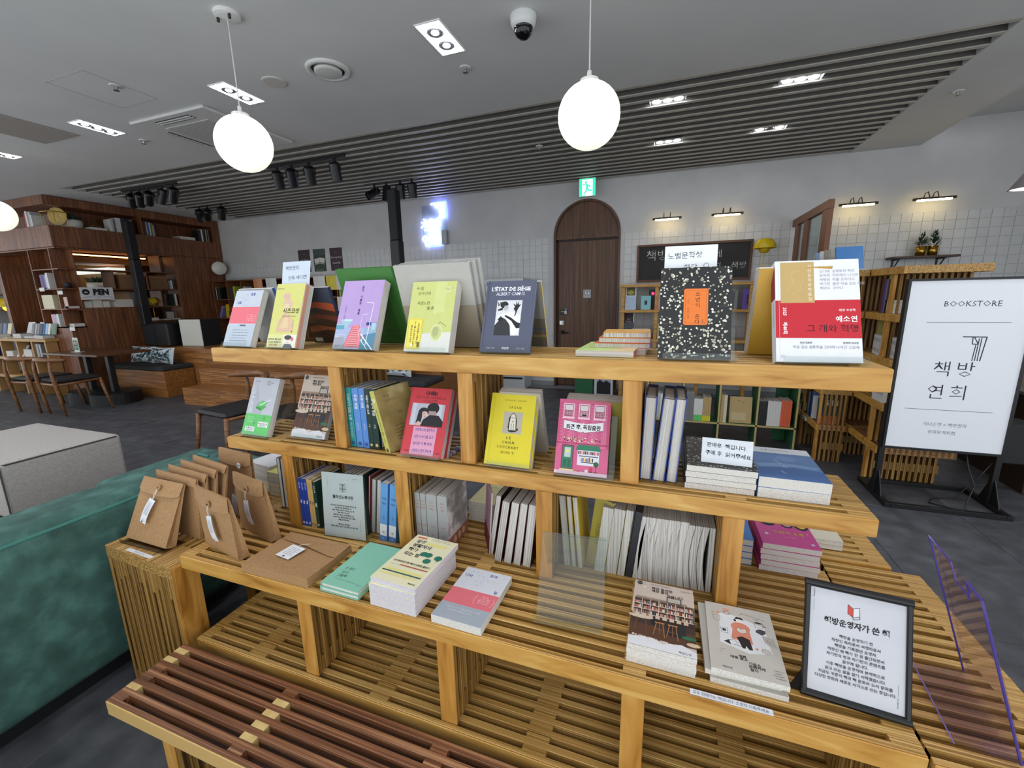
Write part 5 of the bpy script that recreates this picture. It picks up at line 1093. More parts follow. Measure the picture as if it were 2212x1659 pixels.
# empty clear sign holder at the front
t = thing('clear_sign_holder', 'empty clear acrylic sign holder on the lower shelf', 'sign holder', T(-0.272, 0.865, zl) @ RZ(5))
A = ACRYL()
def sheet(p, q, r, s, n, name): 
    b = B(); n = V(n)*0.0022
    pts = [V(x) for x in (p, q, r, s)]; vs = pts + [x + n for x in pts]
    b.add(vs, [(0,1,2,3),(7,6,5,4),(0,4,5,1),(1,5,6,2),(2,6,7,3),(3,7,4,0)], A); return b.obj(name, t, world=False)
w = 0.166
sheet((0, 0.036, 0.0015), (w, 0.036, 0.0015), (w, 0.125, 0.185), (0, 0.125, 0.185), (0, -0.9, 0.44), 'front_sheet')
sheet((0, 0.125, 0.185), (w, 0.125, 0.185), (w, 0.215, 0.0015), (0, 0.215, 0.0015), (0, 0.9, 0.44), 'rear_sheet')
sheet((0, 0.036, 0.0015), (w, 0.036, 0.0015), (w, -0.004, 0.020), (0, -0.004, 0.020), (0, 0.4, 0.9), 'lip')
b = B(); b.cyl((0, 0.125, 0.186), (w, 0.125, 0.186), 0.004, m=A, n=8); b.cyl((0, -0.004, 0.020), (w, -0.004, 0.020), 0.002, m=A, n=8); b.obj('folded_edge', t, world=False)
# pink and blue stacks behind the fourth upright
for i in range(5):
    book('paperback', ('lowest', 'second', 'third', 'fourth', 'topmost')[i] + ' of five pink books stacked below the right end of the middle shelf', flat(0.288 + 0.002*((i*2) % 3), 1.289, zl + 0.0176*i, 0.017, 0.5*((-1)**i)), 0.146, 0.205, 0.017, '#d24f96', ([('o', 0.25, 0.68, 0.16, 0.15, '#26222e'), ('o', 0.28, 0.70, 0.11, 0.10, '#4a8fd6'), ('o', 0.60, 0.64, 0.12, 0.12, '#26222e'), ('o', 0.60, 0.65, 0.09, 0.09, '#e2a6c4'), ('o', 0.86, 0.63, 0.13, 0.13, '#26222e'), ('o', 0.86, 0.64, 0.09, 0.09, '#d9c04a'), ('t', '우리의 오후', 0.55, 0.36, 0.017, '#e3b55c', 'c', 0.03), ('t', '서진 소설집', 0.55, 0.24, 0.006, '#f0c4d8'), ('p', [(0.10,0.28),(0.14,0.31),(0.19,0.28),(0.14,0.25)], '#dfe3f0'), ('p', [(0.85,0.12),(0.89,0.15),(0.93,0.12),(0.89,0.09)], '#c9d3f0'), ('o', 0.05, 0.55, 0.02, 0.015, '#f0a65c'), ('o', 0.9, 0.40, 0.015, 0.011, '#f0d35c')] if i == 4 else []), group='pink stack', pg=pages())
for i in range(4):
    plain_book('paperback', ('lowest', 'second', 'third', 'topmost')[i] + ' of four blue covered books stacked between the upright and the pink stack', flat(0.150, 1.302 , zl + 0.0205*i, 0.020, 0), 0.122, 0.19, 0.020, '#4f86cf', 'blue stack', pg=pages())
b = B(); b.box((0.445, 1.48, Z3), (0.555, 1.50, Z3+0.03), C('#d3cdbb')); 
for i in range(2): plain_book('paperback', ('lower', 'upper')[i] + ' of two cream books lying on the bench behind the right end', flat(0.42, 1.47, Z3 + 0.0155*i, 0.015, 0), 0.13, 0.18, 0.015, '#cfc8b2', 'cream books on the rear bench', pg=pages())
# -------- front row, lying flat
M = flat(-1.172, 0.799, zl, 0.029, 0.8)
t = thing('kraft_envelope', 'large kraft envelope lying flat with a printed tag, front of the lower shelf', 'envelope', M)
K = kraft(); b = B(); w, h, th_ = 0.252, 0.185, 0.029
# local: x width, z depth, y down into the thickness; the body thins towards the back
b.add([(0, 0.002, 0), (w, 0.0, 0), (w, th_*0.35, h), (0, th_*0.25, h), (0, th_, 0), (w, th_, 0), (w, th_, h), (0, th_, h)], [(0,1,2,3),(7,6,5,4),(0,4,5,1),(1,5,6,2),(2,6,7,3),(3,7,4,0)], K); b.obj('body', t, world=False)
b = B(); b.add([(0.0, th_*0.25-0.004, h), (w, th_*0.35-0.005, h), (w*1.0, 0.006, h*0.62), (w*0.93, 0.002, h*0.585), (w*0.5, 0.0005, h*0.70), (0.012, 0.004, h*0.78)], [(0,1,2,3,4,5)], K); b.obj('flap', t, world=False)
b = B(); b.cyl((w*0.50, -0.0005, h*0.76), (w*0.50, 0.003, h*0.76), 0.009, m=K, n=14); b.obj('button', t, world=False)
b = B(); b.tube([(w*0.50, -0.001, h*0.76), (w*0.44, -0.003, h*0.70), (w*0.40, -0.002, h*0.655)], 0.0007, C('#e3e3e0'), 5); b.obj('string', t, world=False)
b = B(); Q = front(T(0.068, -0.0012, 0.062) @ RY(2)) @ RZ(-6)
b.poly([Q @ V(p) for p in ((0, 0, 0), (0.060, 0, 0), (0.060, 0.062, 0), (0, 0.062, 0))], C('#e6e8ea')); art(b, Q, 0.06, 0.062, lines(0.18, 0.9, 0.8, 0.25, 6, '#7a7a7e', 0.0025) + [('p', [(0.42,0.1),(0.5,0.17),(0.58,0.1)], '#333'), ('r', 0.42, 0.05, 0.58, 0.09, '#333333')] if False else lines(0.18, 0.9, 0.8, 0.28, 6, '#7a7a7e', 0.0025) + [('p', [(0.42,0.1),(0.5,0.17),(0.58,0.1)], '#333333'), ('r', 0.42, 0.05, 0.58, 0.08, '#333333')]); b.obj('paper_tag', t, world=False)
for i in range(2):
    book('hardback', ('lower', 'upper')[i] + ' of two mint green hardbacks lying at the front of the lower shelf', flat(-0.879 + 0.004*i, 0.806, zl + 0.0142*i, 0.014, -0.5 - 0.8*i), 0.130, 0.208, 0.014, '#86c4ab', [('t', '한 줄도', 0.17, 0.36, 0.0115, '#2f4a40', 'l', 0.005, 2), ('t', '읽다,', 0.20, 0.275, 0.0115, '#2f4a40', 'l', 0.005, 2), ('t', '그림책', 0.17, 0.20, 0.0115, '#2f4a40', 'l', 0.005, 2), ('l', [(0.16,0.135),(0.92,0.115)], 0.0007, '#3f5f54'), ('t', '김하나', 0.9, 0.09, 0.0045, '#3f5f54', 'r'), ('l', [(0.05,0.62),(0.95,0.62)], 0.0004, '#7bb8a0')] if i else [], hard=True, group='mint green hardbacks', pg=pages())
for i in range(5):
    yw = -1.2 if i < 4 else -3.0
    book('paperback', ('lowest', 'second', 'third', 'fourth', 'topmost')[i] + ' of five cream paperbacks stacked beside the mint green ones', flat(-0.708 + (0.0 if i < 4 else 0.003), 0.805 + (0 if i < 4 else 0.006), zl + 0.0163*i, 0.016, yw), 0.142, 0.215, 0.016, '#e6e3bf', ([
        ('t', '일상', 0.13, 0.865, 0.0175, '#1d1d1c', 'l', 0.03), ('t', '생활자의', 0.13, 0.765, 0.0175, '#1d1d1c', 'l', 0.03), ('t', '작가', 0.13, 0.665, 0.0175, '#1d1d1c', 'l', 0.03), ('t', '되는 법', 0.13, 0.565, 0.0175, '#1d1d1c', 'l', 0.03)]
        + [('o', 0.10+0.055*k, 0.945, 0.034, 0.018, '#d0574f') for k in range(4)] + lines(0.38, 0.95, 0.965, 0.935, 2, '#7a7a6a', 0.003) + [('r', 0.40, 0.82, 0.86, 0.865, '#e6dd7c')] + [('o', 0.55, 0.62, 0.085, 0.05, '#22755f'), ('o', 0.66, 0.62, 0.085, 0.05, '#22755f'), ('o', 0.90, 0.60, 0.085, 0.05, '#22755f'), ('p', [(0.98,0.60),(0.93,0.53),(0.90,0.52),(0.94,0.58)], '#22755f'), ('o', 0.73, 0.50, 0.085, 0.05, '#22755f'),
        ('t', '1인 미디어가 된 작가 10명의 글쓰기', 0.5, 0.385, 0.0092, '#1d1d1c', 'c', 0.03, 0, 0.118), ('t', '김하나 외 지음', 0.10, 0.31, 0.005, '#55553f', 'l'), ('r', 0.31, 0.31, 0.93, 0.33, '#b0594c'), ('r', 0.09, 0.20, 0.9, 0.235, '#e6e08a'), ('r', 0.06, 0.165, 0.93, 0.185, '#2a5a41'), ('r', 0.06, 0.115, 0.85, 0.14, '#e6e08a'), ('t', '책읽는섬', 0.93, 0.05, 0.006, '#333333', 'r', 0.02)] if i == 4 else []), group='cream paperback stack', pg=noise_mat('lilac_page_edges', [(0.35, '#b6b0b4'), (0.5, '#cfc9cf'), (0.65, '#e3dfe4')], (2,2,2), 400, 2, 0.8))
book('paperback', 'white, coral and grey paperback lying flat at the front of the lower shelf', flat(-0.521, 0.802, zl, 0.0215, -1.5), 0.138, 0.204, 0.0215, '#d7dae0', [
    ('r', 0, 0.27, 1, 0.56, '#e0727c'), ('r', 0, 0, 1, 0.27, '#a3adb6'), ('t', '돈과', 0.66, 0.915, 0.0125, '#2c4a94', 'c', 0.02), ('t', '나와', 0.16, 0.83, 0.0125, '#2c4a94', 'c', 0.02), ('t', '일', 0.88, 0.62, 0.0125, '#2c4a94', 'c', 0.02)] + [('t', s_, u, v, 0.008, '#8a93a6') for s_, u, v in (('( ··· )( ··· )', 0.30, 0.93), ('( ···', 0.92, 0.91), (')( ··· )( ·· )', 0.45, 0.865), ('( ··· )( ···· )(', 0.62, 0.805), ('··· )( ··· )(', 0.40, 0.745), ('( ··· )( ···· )', 0.45, 0.675))] + [
    ('l', [(0.60,0.50),(0.565,0.42),(0.60,0.34)], 0.0009, '#f5dddd'), ('l', [(0.93,0.50),(0.965,0.42),(0.93,0.34)], 0.0009, '#f5dddd')] + [('t', s_, 0.765, 0.49-0.038*i, 0.006, '#f5dddd') for i, s_ in enumerate(('돈과 일,', '그 사이에서', '나를 잃지 않고', '살아가는 법'))] + [('t', '"나를 읽고 쓰고 나를 살게 하는 사람들"', 0.5, 0.20, 0.0062, '#dfe4e8', 'c', 0, 0, 0.115), ('t', '작은 책방 운영자의 이야기', 0.45, 0.15, 0.0062, '#dfe4e8', 'c', 0, 0, 0.10)], pg=pages())
for i in range(4):
    book('paperback', ('lowest', 'second', 'third', 'topmost')[i] + ' of four bookshop cover paperbacks stacked at the front of the lower shelf', flat(-0.049 + 0.0015*(i % 2), 0.838, zl + 0.0118*i, 0.0115, -0.5 - 0.6*(i % 3)), 0.142, 0.226, 0.0115, '#d8cfc4', shop_cover() if i == 3 else [], group='bookshop cover stack', pg=pages())
for i in range(3):
    dx = (0, 0.0, -0.012)[i] if i < 2 else 0
    book('paperback', ('lowest', 'middle', 'topmost')[i] + ' of three grey paperbacks with a seated reader drawing, beside the black frame', flat(0.122 - (0.010 if i == 1 else 0), 0.840 + (0.006 if i == 1 else 0), zl + 0.0122*i, 0.012, -0.8 + (1.6 if i == 1 else 0)), 0.142, 0.208, 0.012, '#c3bfb5', ([
        ('p', [(0.17,0.38),(0.20,0.84),(0.42,0.84),(0.86,0.74),(0.88,0.36),(0.56,0.30)], '#dfe1e2'), ('o', 0.50, 0.66, 0.14, 0.08, '#d98a72'), ('p', [(0.40,0.70),(0.34,0.47),(0.64,0.44),(0.62,0.68)], '#d98a72'), ('o', 0.50, 0.775, 0.065, 0.04, '#e6e4e2'), ('p', [(0.43,0.785),(0.46,0.825),(0.54,0.825),(0.575,0.785),(0.50,0.795)], '#26222a'), ('o', 0.435, 0.765, 0.02, 0.02, '#26222a'), ('p', [(0.42,0.50),(0.48,0.35),(0.52,0.36),(0.53,0.40),(0.58,0.34),(0.62,0.36),(0.60,0.50),(0.5,0.53)], '#2b2527'), ('p', [(0.44,0.60),(0.50,0.57),(0.58,0.60),(0.57,0.66),(0.50,0.635),(0.45,0.66)], '#d5cfc0'), ('l', [(0.44,0.60),(0.50,0.57),(0.58,0.60),(0.57,0.66),(0.50,0.635),(0.45,0.66),(0.44,0.60)], 0.0006, INK), ('o', 0.49, 0.34, 0.03, 0.018, '#e6e4e2'), ('o', 0.59, 0.335, 0.03, 0.018, '#e6e4e2'),
        ('o', 0.32, 0.91, 0.055, 0.022, '#e09a84'), ('o', 0.32, 0.86, 0.05, 0.026, '#33333a'), ('o', 0.32, 0.86, 0.042, 0.021, '#c3bfb5'), ('l', [(0.10,0.79),(0.12,0.70),(0.20,0.70),(0.21,0.79),(0.10,0.79)], 0.0006, INK), ('o', 0.11, 0.83, 0.03, 0.018, '#b5b0a6'), ('o', 0.19, 0.84, 0.03, 0.018, '#e09a84'), ('l', [(0.20,0.60),(0.21,0.53),(0.30,0.53),(0.30,0.61),(0.20,0.60)], 0.0007, INK), ('r', 0.225, 0.555, 0.275, 0.59, '#33333a'), ('l', [(0.72,0.80),(0.73,0.72),(0.84,0.72),(0.85,0.80),(0.72,0.80)], 0.0007, INK), ('o', 0.785, 0.795, 0.055, 0.014, '#33333a'), ('o', 0.87, 0.755, 0.02, 0.018, '#9b978e'), ('p', [(0.72,0.64),(0.80,0.61),(0.86,0.65),(0.86,0.69),(0.78,0.70),(0.72,0.67)], '#4a484c'), ('p', [(0.22,0.40),(0.30,0.44),(0.32,0.37)], '#2b2a2e'), ('l', [(0.30,0.43),(0.38,0.46),(0.42,0.40)], 0.0008, INK), ('l', [(0.36,0.385),(0.48,0.37)], 0.0012, INK), ('p', [(0.80,0.60),(0.94,0.58),(0.95,0.50),(0.82,0.51)], '#b5b1a6'), ('l', [(0.80,0.60),(0.94,0.58),(0.95,0.50),(0.82,0.51),(0.80,0.60)], 0.0006, INK), ('p', [(0.82,0.51),(0.95,0.50),(1.0,0.465),(0.87,0.475)], '#b0aca2'), ('l', [(0.87,0.565),(0.85,0.54),(0.87,0.52),(0.905,0.525),(0.905,0.555)], 0.0006, INK), ('o', 0.80, 0.38, 0.06, 0.032, '#c9c5bb'), ('l', [(0.74,0.37),(0.76,0.41),(0.84,0.41),(0.86,0.37),(0.80,0.345),(0.74,0.37)], 0.0006, INK), ('o', 0.68, 0.385, 0.02, 0.014, '#d98a72'), ('l', [(0.52,0.86),(0.56,0.90),(0.66,0.885),(0.80,0.86),(0.88,0.845)], 0.0008, '#55554f'), ('l', [(0.73,0.83),(0.75,0.85),(0.77,0.83),(0.79,0.86)], 0.0005, INK),
        ('t', '예쁜', 0.45, 0.235, 0.0085, '#26262a', 'c', 0.02), ('t', '대충 살고', 0.40, 0.205, 0.0085, '#26262a', 'c', 0.02), ('t', '가끔은', 0.60, 0.165, 0.0085, '#26262a', 'c', 0.02), ('t', '완벽하게', 0.62, 0.128, 0.0085, '#26262a', 'c', 0.02), ('t', '살아', 0.58, 0.09, 0.0085, '#26262a', 'c', 0.02), ('t', '책읽는섬', 0.16, 0.05, 0.005, '#55554f', 'l', 0.02)] + lines(0.14, 0.26, 0.28, 0.20, 3, '#8b877d', 0.003) + lines(0.80, 1.0, 0.15, 0.06, 4, '#8b877d', 0.003)) if i == 2 else [], group='seated reader stack', pg=pages())
b = B(); b.box((0.082, 0.7975, Z3), (0.231, 0.811, Z3+0.0006), C('#d9dbe0', 0.5)); art(b, T(0.082, 0.7975, Z3+0.0006), 0.149, 0.0135, [('t', '모두 판매하는 책입니다. 소중히 다뤄주세요.', 0.5, 0.5, 0.0088, '#2a2b33', 'c', 0.0, 0, 0.138)])
tag(b.obj('shelf_label'), 'white printed strip stuck along the front edge of the lower shelf', 'label')
# black framed notice
M = lean(0.292, 0.868, zl+0.002, -5.1, 20.1)
t = thing('framed_notice', 'black framed white notice tilted back at the right of the lower shelf', 'sign', M)
w, h = 0.172, 0.222; BK = C('#131315', 0.35)
b = B(); b.cyl((-0.001, 0.002, 0.006), (w+0.001, 0.002, 0.006), 0.0075, m=BK, n=12); b.cyl((-0.001, 0.002, h-0.004), (w+0.001, 0.002, h-0.004), 0.0075, m=BK, n=12)
b.cbox((0, -0.004, 0), (0.009, 0.008, h), BK, 0.002); b.cbox((w-0.009, -0.004, 0), (w, 0.008, h), BK, 0.002); b.box((0.004, 0.004, 0), (w-0.004, 0.008, h), BK); b.obj('frame', t, world=False)
b = B(); b.box((0.008, 0.001, 0.008), (w-0.008, 0.0045, h-0.008), C('#c3c4c8', 0.35)); b.obj('sheet', t, world=False)
b = B(); b.prism([(-0.02, 0.0), (0.03, 0.0), (0.03, 0.06), (0.012, 0.06)], 0, 0.004, BK, T(0.0, 0.008, 0.0) @ RX(20.1) @ T(0, 0, 0.002)); b.obj('stand_foot', t, world=False)
body = ['책방을 운영하기 전', '직장인 독자로서 여행자로서', '책방을 기록했던 운영자.', '직장인 때 책이 한 권 출간되면서', '자기만의 방과 자기만의 콘텐츠를', '꿈꾸게 됩니다.', '이후 책방을 운영하며 본격적으로', '읽고 쓰는 삶을 살기 시작했습니다.', '지금도 꾸준히 책과 책 문화와 도시 문화를', '다양한 장르와 새로운 시각으로 쓰는 중입니다.']
b = B(); art(b, front(T(0.008, 0.0009, 0.008)), w-0.016, h-0.016, [('t', '책방운영자가 쓴 책', 0.5, 0.70, 0.0145, '#16161a', 'c', 0.035, 0, 0.104), ('p', [(0.41,0.80),(0.465,0.775),(0.465,0.855),(0.41,0.885)], '#c1443c'), ('p', [(0.465,0.775),(0.535,0.795),(0.53,0.875),(0.465,0.855)], '#d5d5d8'), ('l', [(0.41,0.80),(0.465,0.775),(0.535,0.795),(0.53,0.875),(0.465,0.855),(0.41,0.885),(0.41,0.80)], 0.0008, INK), ('l', [(0.465,0.775),(0.465,0.855)], 0.0008, INK), ('l', [(0.465,0.775),(0.465,0.755),(0.535,0.77),(0.535,0.795)], 0.0008, INK), ('l', [(0.05,0.87),(0.05,0.76)], 0.0004, '#55555a'), ('t', 'publishing', 0.052, 0.97, 0.0042, '#55555a', 'l', 0.0, -90), ('l', [(0.93,0.28),(0.93,0.18)], 0.0004, '#55555a'), ('t', 'booklover', 0.93, 0.16, 0.0042, '#55555a', 'l', 0.0, -90)]
   + [('t', s_, 0.5, 0.575-0.0445*i, 0.0068, '#1c1c20', 'c', 0.012, 0, 0.128) for i, s_ in enumerate(body)]); b.obj('print', t, world=False)
# tinted clear holder seen edge on, on the bench at the right
PUR = clear('violet_tinted_acrylic', '#efebf6', 0.1, 0.6); PE = C('#4a3f8f', 0.15)
t = thing('tinted_sign_holder', 'violet tinted clear sign holder leaning at the lower right corner', 'sign holder', (0.55, 0.9, Z3))
p1, p2, p3, p4 = V((0.604, 0.832, Z3+0.003)), V((0.628, 1.035, Z3+0.003)), V((0.526, 1.03, 0.912)), V((0.509, 0.835, 0.905))
b = B(); nn = V((0.004, 0, 0.001)); vs = [p1, p2, p3, p4]; vs += [q + nn for q in vs]
b.add(vs, [(0,1,2,3),(7,6,5,4)], PUR); b.add(vs, [(0,4,5,1)], PUR); b.obj('upright_sheet', t)
b = B(); b.tube([p1, p4, p3 + (p4-p3)*0.75, ], 0.0022, PE, 6); b.tube([p3 + (p4-p3)*0.45, p3, p2], 0.0018, PE, 6); b.tube([p3 + (p4-p3)*0.75, p3 + (p4-p3)*0.72 + V((0.012, 0, -0.035)), p3 + (p4-p3)*0.48 + V((0.012, 0, -0.035)), p3 + (p4-p3)*0.45], 0.0016, PE, 6); b.obj('polished_edge', t)
q1, q2 = V((0.520, 0.842, Z3+0.002)), V((0.540, 1.028, Z3+0.002))
b = B(); vs = [p1, q1, q2, p2]; vs += [q + V((0, 0, 0.003)) for q in vs]; b.add(vs, [(3,2,1,0),(4,5,6,7),(0,1,5,4),(1,2,6,5),(2,3,7,6)], PUR); b.tube([q1, q2], 0.0012, C('#8f84c9', 0.15), 6); b.obj('base_sheet', t)

# -------- kraft bags
def bag(name, label, M, w, h, g, tag_at=(0.45, 0.62), spin=-20, flap=0.055, paper=True, tilt_top=0.0):
    t = thing(name, label, 'paper bag', M, 'kraft paper bags'); K = kraft(); b = B()
    y2 = 0.006
    b.add([(0,0,0),(w,0,0),(w,tilt_top,h),(0,tilt_top,h)], [(0,1,2,3)], K)
    b.add([(0,g,0),(w,g,0),(w,tilt_top+y2,h),(0,tilt_top+y2,h)], [(3,2,1,0)], K)
    for x, s_ in ((0, 1), (w, -1)):
        m_ = (x + s_*0.006, g/2, 0.02); mt = (x + s_*0.004, tilt_top + y2/2, h)
        f = [(0,1,2,3),(1,4,5,2),(0,6,1),(6,4,1)] if s_ < 0 else [(3,2,1,0),(2,5,4,1),(1,6,0),(1,4,6)]
        b.add([(x,0,0), m_, mt, (x,tilt_top,h), (x,g,0), (x,tilt_top+y2,h), (x, g/2, 0)], f, K)
    b.poly([(0,g,0),(w,g,0),(w,0,0),(0,0,0)], K)
    b.obj('body', t, world=False)
    b = B(); f0 = h - flap; n_ = 8; top = [(0, tilt_top+y2, h+0.001), (w, tilt_top+y2, h+0.001)]
    vs = [(0, tilt_top-0.001, h+0.002), (w, tilt_top-0.001, h+0.002)]
    low = [(w*(1-i/n_), tilt_top*f0/h - 0.004 - 0.006*math.sin(math.pi*i/n_), f0 + 0.006*(1-math.sin(math.pi*i/n_))*(i not in (0, n_)) + (0.012 if i in (0, n_) else 0)) for i in range(n_+1)]
    b.add(top + vs, [(0,1,3,2)], K); b.add(vs + low, [[0, 1] + list(range(2, 2+len(low)))], K); b.obj('flap', t, world=False)
    bx, bz = w*tag_at[0] + 0.01, h*tag_at[1] + 0.035
    b = B(); b.cyl((bx, tilt_top*0.8-0.010, bz), (bx, tilt_top*0.8-0.013, bz), 0.011, m=K, n=16); b.cyl((bx, tilt_top*0.8-0.013, bz), (bx, tilt_top*0.8-0.0145, bz), 0.0025, m=C('#4a3a26', 0.3, 0.5), n=8); b.obj('button', t, world=False)
    Q = front(T(w*tag_at[0], tilt_top*0.5-0.012, h*tag_at[1] - 0.008)) @ RZ(spin)
    e = Q @ V((0.0, -0.006, 0))
    b = B(); b.tube([(bx, tilt_top*0.8-0.014, bz-0.006), (bx-0.006, tilt_top*0.7-0.015, (bz+e.z)/2), e], 0.0008, C('#e3e3e0'), 5); b.tube([(bx+0.003, tilt_top*0.8-0.014, bz-0.006), (bx+0.002, tilt_top*0.7-0.015, (bz+e.z)/2), e], 0.0008, C('#e3e3e0'), 5); b.obj('string', t, world=False)
    b = B(); tw, tl = 0.034, 0.086; seg = 5
    for i in range(seg):
        za, zb_ = -tl*i/seg, -tl*(i+1)/seg; ca, cb = -0.004*math.sin(math.pi*i/seg), -0.004*math.sin(math.pi*(i+1)/seg)
        b.add([Q @ V(p) for p in ((-tw/2, za, -ca), (tw/2, za, -ca), (tw/2, zb_, -cb), (-tw/2, zb_, -cb))], [(0,3,2,1)], C('#e2e5ea', 0.6))
    art(b, Q @ T(-tw/2, -tl, 0.0045), tw, tl, [('l', [(0.2+0.12*i, 0.92-0.04*(i % 2)), (0.2+0.12*i, 0.35)], 0.0011, '#a9abb0') for i in range(6)] + [('p', [(0.45,0.12),(0.5,0.16),(0.62,0.12)], '#3a3a3e'), ('r', 0.45, 0.05, 0.65, 0.10, '#3a3a3e')])
    b.obj('paper_tag', t, world=False)
    return t
bag('kraft_bag', 'kraft paper bag with a white tag on the side bench, leftmost of the bags', lean(-1.813, 0.842, 0.578, -1.2, 25), 0.223, 0.218, 0.035, (0.46, 0.72), -12)
b = B(); b.box((-1.815, 0.825, 0.5668), (-1.585, 0.90, 0.5690), clear('clear_tray', '#d9d6d2', 0.2, 1.0)); b.box((-1.815, 0.822, 0.5668), (-1.585, 0.825, 0.579), clear('clear_tray', '#d9d6d2', 0.2, 1.0)); tag(b.obj('clear_tray'), 'clear plastic tray under the leftmost kraft bag', 'tray')
b = B(); Q = T(-1.742, 0.795+0.0045, SB+0.0003) @ RZ(-2.8); b.poly([Q @ V(p) for p in ((0,0,0),(0.142,0,0),(0.142,0.014,0),(0,0.014,0))], C('#dcdee3')); art(b, Q, 0.142, 0.014, [('t', '블라인드 북입니다.', 0.5, 0.5, 0.007, '#3a3a42', 'c', 0, 0, 0.12)]); tag(b.obj('bench_label'), 'white printed strip on the front edge of the side bench', 'label')
bag('kraft_bag', 'kraft paper bag with a hanging tag standing on the left end of the lower shelf', lean(-1.436, 0.874, zl, -11.3, -1), 0.212, 0.210, 0.035, (0.44, 0.66), 14)
bag('kraft_bag', 'kraft paper bag with a curled tag, farther back on the lower shelf', lean(-1.410, 0.985, zl, -12.1, 0), 0.194, 0.214, 0.036, (0.46, 0.66), 12)
bag('kraft_bag', 'tall kraft bag with a round white sticker behind the others', lean(-1.66, 1.10, SB+0.001, -6, 4), 0.20, 0.275, 0.02, (0.5, 0.4), 0)
b = B(); Q = front(lean(-1.50, 1.076, 0.80, -6, 4)); b.add([Q @ V((0.012*math.cos(2*math.pi*i/18), 0.012*math.sin(2*math.pi*i/18), 0.002)) for i in range(18)], [list(range(18))], C('#e3e4e6')); text(b, '책방', Q @ T(0, 0, 0.0024), 0.008, C('#55555a')); tag(b.obj('round_sticker'), 'round white sticker on the tall kraft bag', 'sticker')
for i in range(4):
    b = B(); M = lean(-1.80 + 0.02*i, 0.945 + 0.022*i, SB+0.001, -4-2*i, 6 + 2*i); w, h = 0.25, 0.225 + 0.012*i
    b.add([M @ V(p) for p in ((0,0,0),(w,0,0),(w,0,h),(0,0,h),(0,0.012,0),(w,0.012,0),(w,0.004,h),(0,0.004,h))], [(0,1,2,3),(7,6,5,4),(0,4,5,1),(1,5,6,2),(2,6,7,3),(3,7,4,0)], kraft())
    b.add([M @ V(p) for p in ((0,-0.001,h),(w,-0.001,h),(w*0.98,-0.006,h-0.03),(w*0.1,-0.004,h-0.025))], [(0,1,2,3)], kraft())
    tag(b.obj('kraft_envelope'), ORD[i] + ' of the flat kraft envelopes standing behind the leftmost kraft bag', 'envelope', 'flat kraft envelopes')
# stacks behind the bags
for i in range(6):
    book('paperback', ('lowest', 'second', 'third', 'fourth', 'fifth', 'topmost')[i] + ' of the white books stacked behind the kraft bags', flat(-1.700, 1.262, Z3 + 0.0188*i, 0.0185, -11 + (i % 3)), 0.152, 0.17, 0.0185, '#d9dbdd', [('t', '이야기', 0.5, 0.7, 0.012, '#9a9ca0', 'c', 0, 10)] if i == 5 else [], group='white stack behind the bags', pg=pages())
for i in range(5):
    plain_book('paperback', ('lowest', 'second', 'third', 'fourth', 'topmost')[i] + ' of the pale yellow books stacked beside the white ones', flat(-1.540, 1.218, Z3 + 0.0205*i, 0.02, -3 + (i % 2)), 0.080, 0.15, 0.02, ('#d5cf7a', '#d9d58a', '#d5cf7a', '#5fae9c', '#dcd874')[i], 'pale yellow stack behind the bags', pg=pages())
for x, c_, lb in ((-1.398, '#4a4844', 'dark grey'), (-1.378, '#8d8a84', 'pale grey')):
    plain_book('paperback', lb + ' book standing behind the knotty upright at the left', T(x, 1.15, zl) @ RY(1), 0.14, 0.205, 0.016, c_, 'books behind the knotty upright', edge='f')
b = B(); b.box((-1.722, 1.47, Z3), (-1.718, 1.474, Z3+0.075), C('#5a5a5a', 0.3, 0.8)); b.box((-1.745, 1.462, Z3), (-1.695, 1.482, Z3+0.004), C('#5a5a5a', 0.3, 0.8)); b.box((-1.76, 1.465, Z3+0.07), (-1.66, 1.467, Z3+0.125), C('#dcdcdc')); tag(b.obj('card_clip'), 'small metal clip stand holding a white card behind the white stack', 'card holder')
# ================================================================ left and far part of the shop
CN = {'black': '#1d1c1e', 'white': '#d9d8d3', 'cream': '#d2caa8', 'navy': '#23305c', 'blue': '#3f66a8', 'light blue': '#8fb6d4', 'grey': '#77787a', 'brown': '#5a3627', 'green': '#3f7a4c', 'lime': '#a9b83a', 'purple': '#5b3c8f', 'pink': '#d79aa4', 'red': '#b23232',
      'orange': '#d8613a', 'yellow': '#d9bf2c', 'tan': '#b59a6a', 'teal': '#5fb0b4', 'lilac': '#a99ac4', 'dark grey': '#3d3e42', 'pale grey': '#b4b5b5'}
def run(M, specs, where, group, depth=0.15, edge='s', cat='book', roll=0.0):
    """books side by side along the x axis of M; specs: 'colour thickness height' strings"""
    x = 0.0; names = []
    rows_ = [s_.rsplit(' ', 2) for s_ in specs]
    for c, t, h in rows_:
        t, h = float(t)/1000, float(h)/1000
        names.append(c); k = names.count(c); tot = sum(1 for r in rows_ if r[0] == c)
        lb = (c + ' book ' + where) if tot == 1 else (ORD[k-1] + ' ' + c + ' book ' + where)
        plain_book('shelf_book', lb, M @ T(x, 0, 0) @ RY(roll), depth, h, t, CN[c], group, edge=edge); x += t + 0.0008
def pile(M, w, d, specs, where, group):
    z = 0.0; n = len(specs)
    for i, s_ in enumerate(specs):
        c, t = s_.rsplit(' ', 1); t = float(t)/1000
        nm = 'lowest' if i == 0 else 'topmost' if i == n-1 else ORD[i]
        lb = ('single ' if n == 1 else nm + ' ') + c + ' book of the pile ' + where
        plain_book('stacked_book', lb, M @ T(0, 0, z + t) @ RX(-90), w, d, t, CN[c], group, pg=pages()); z += t + 0.0006

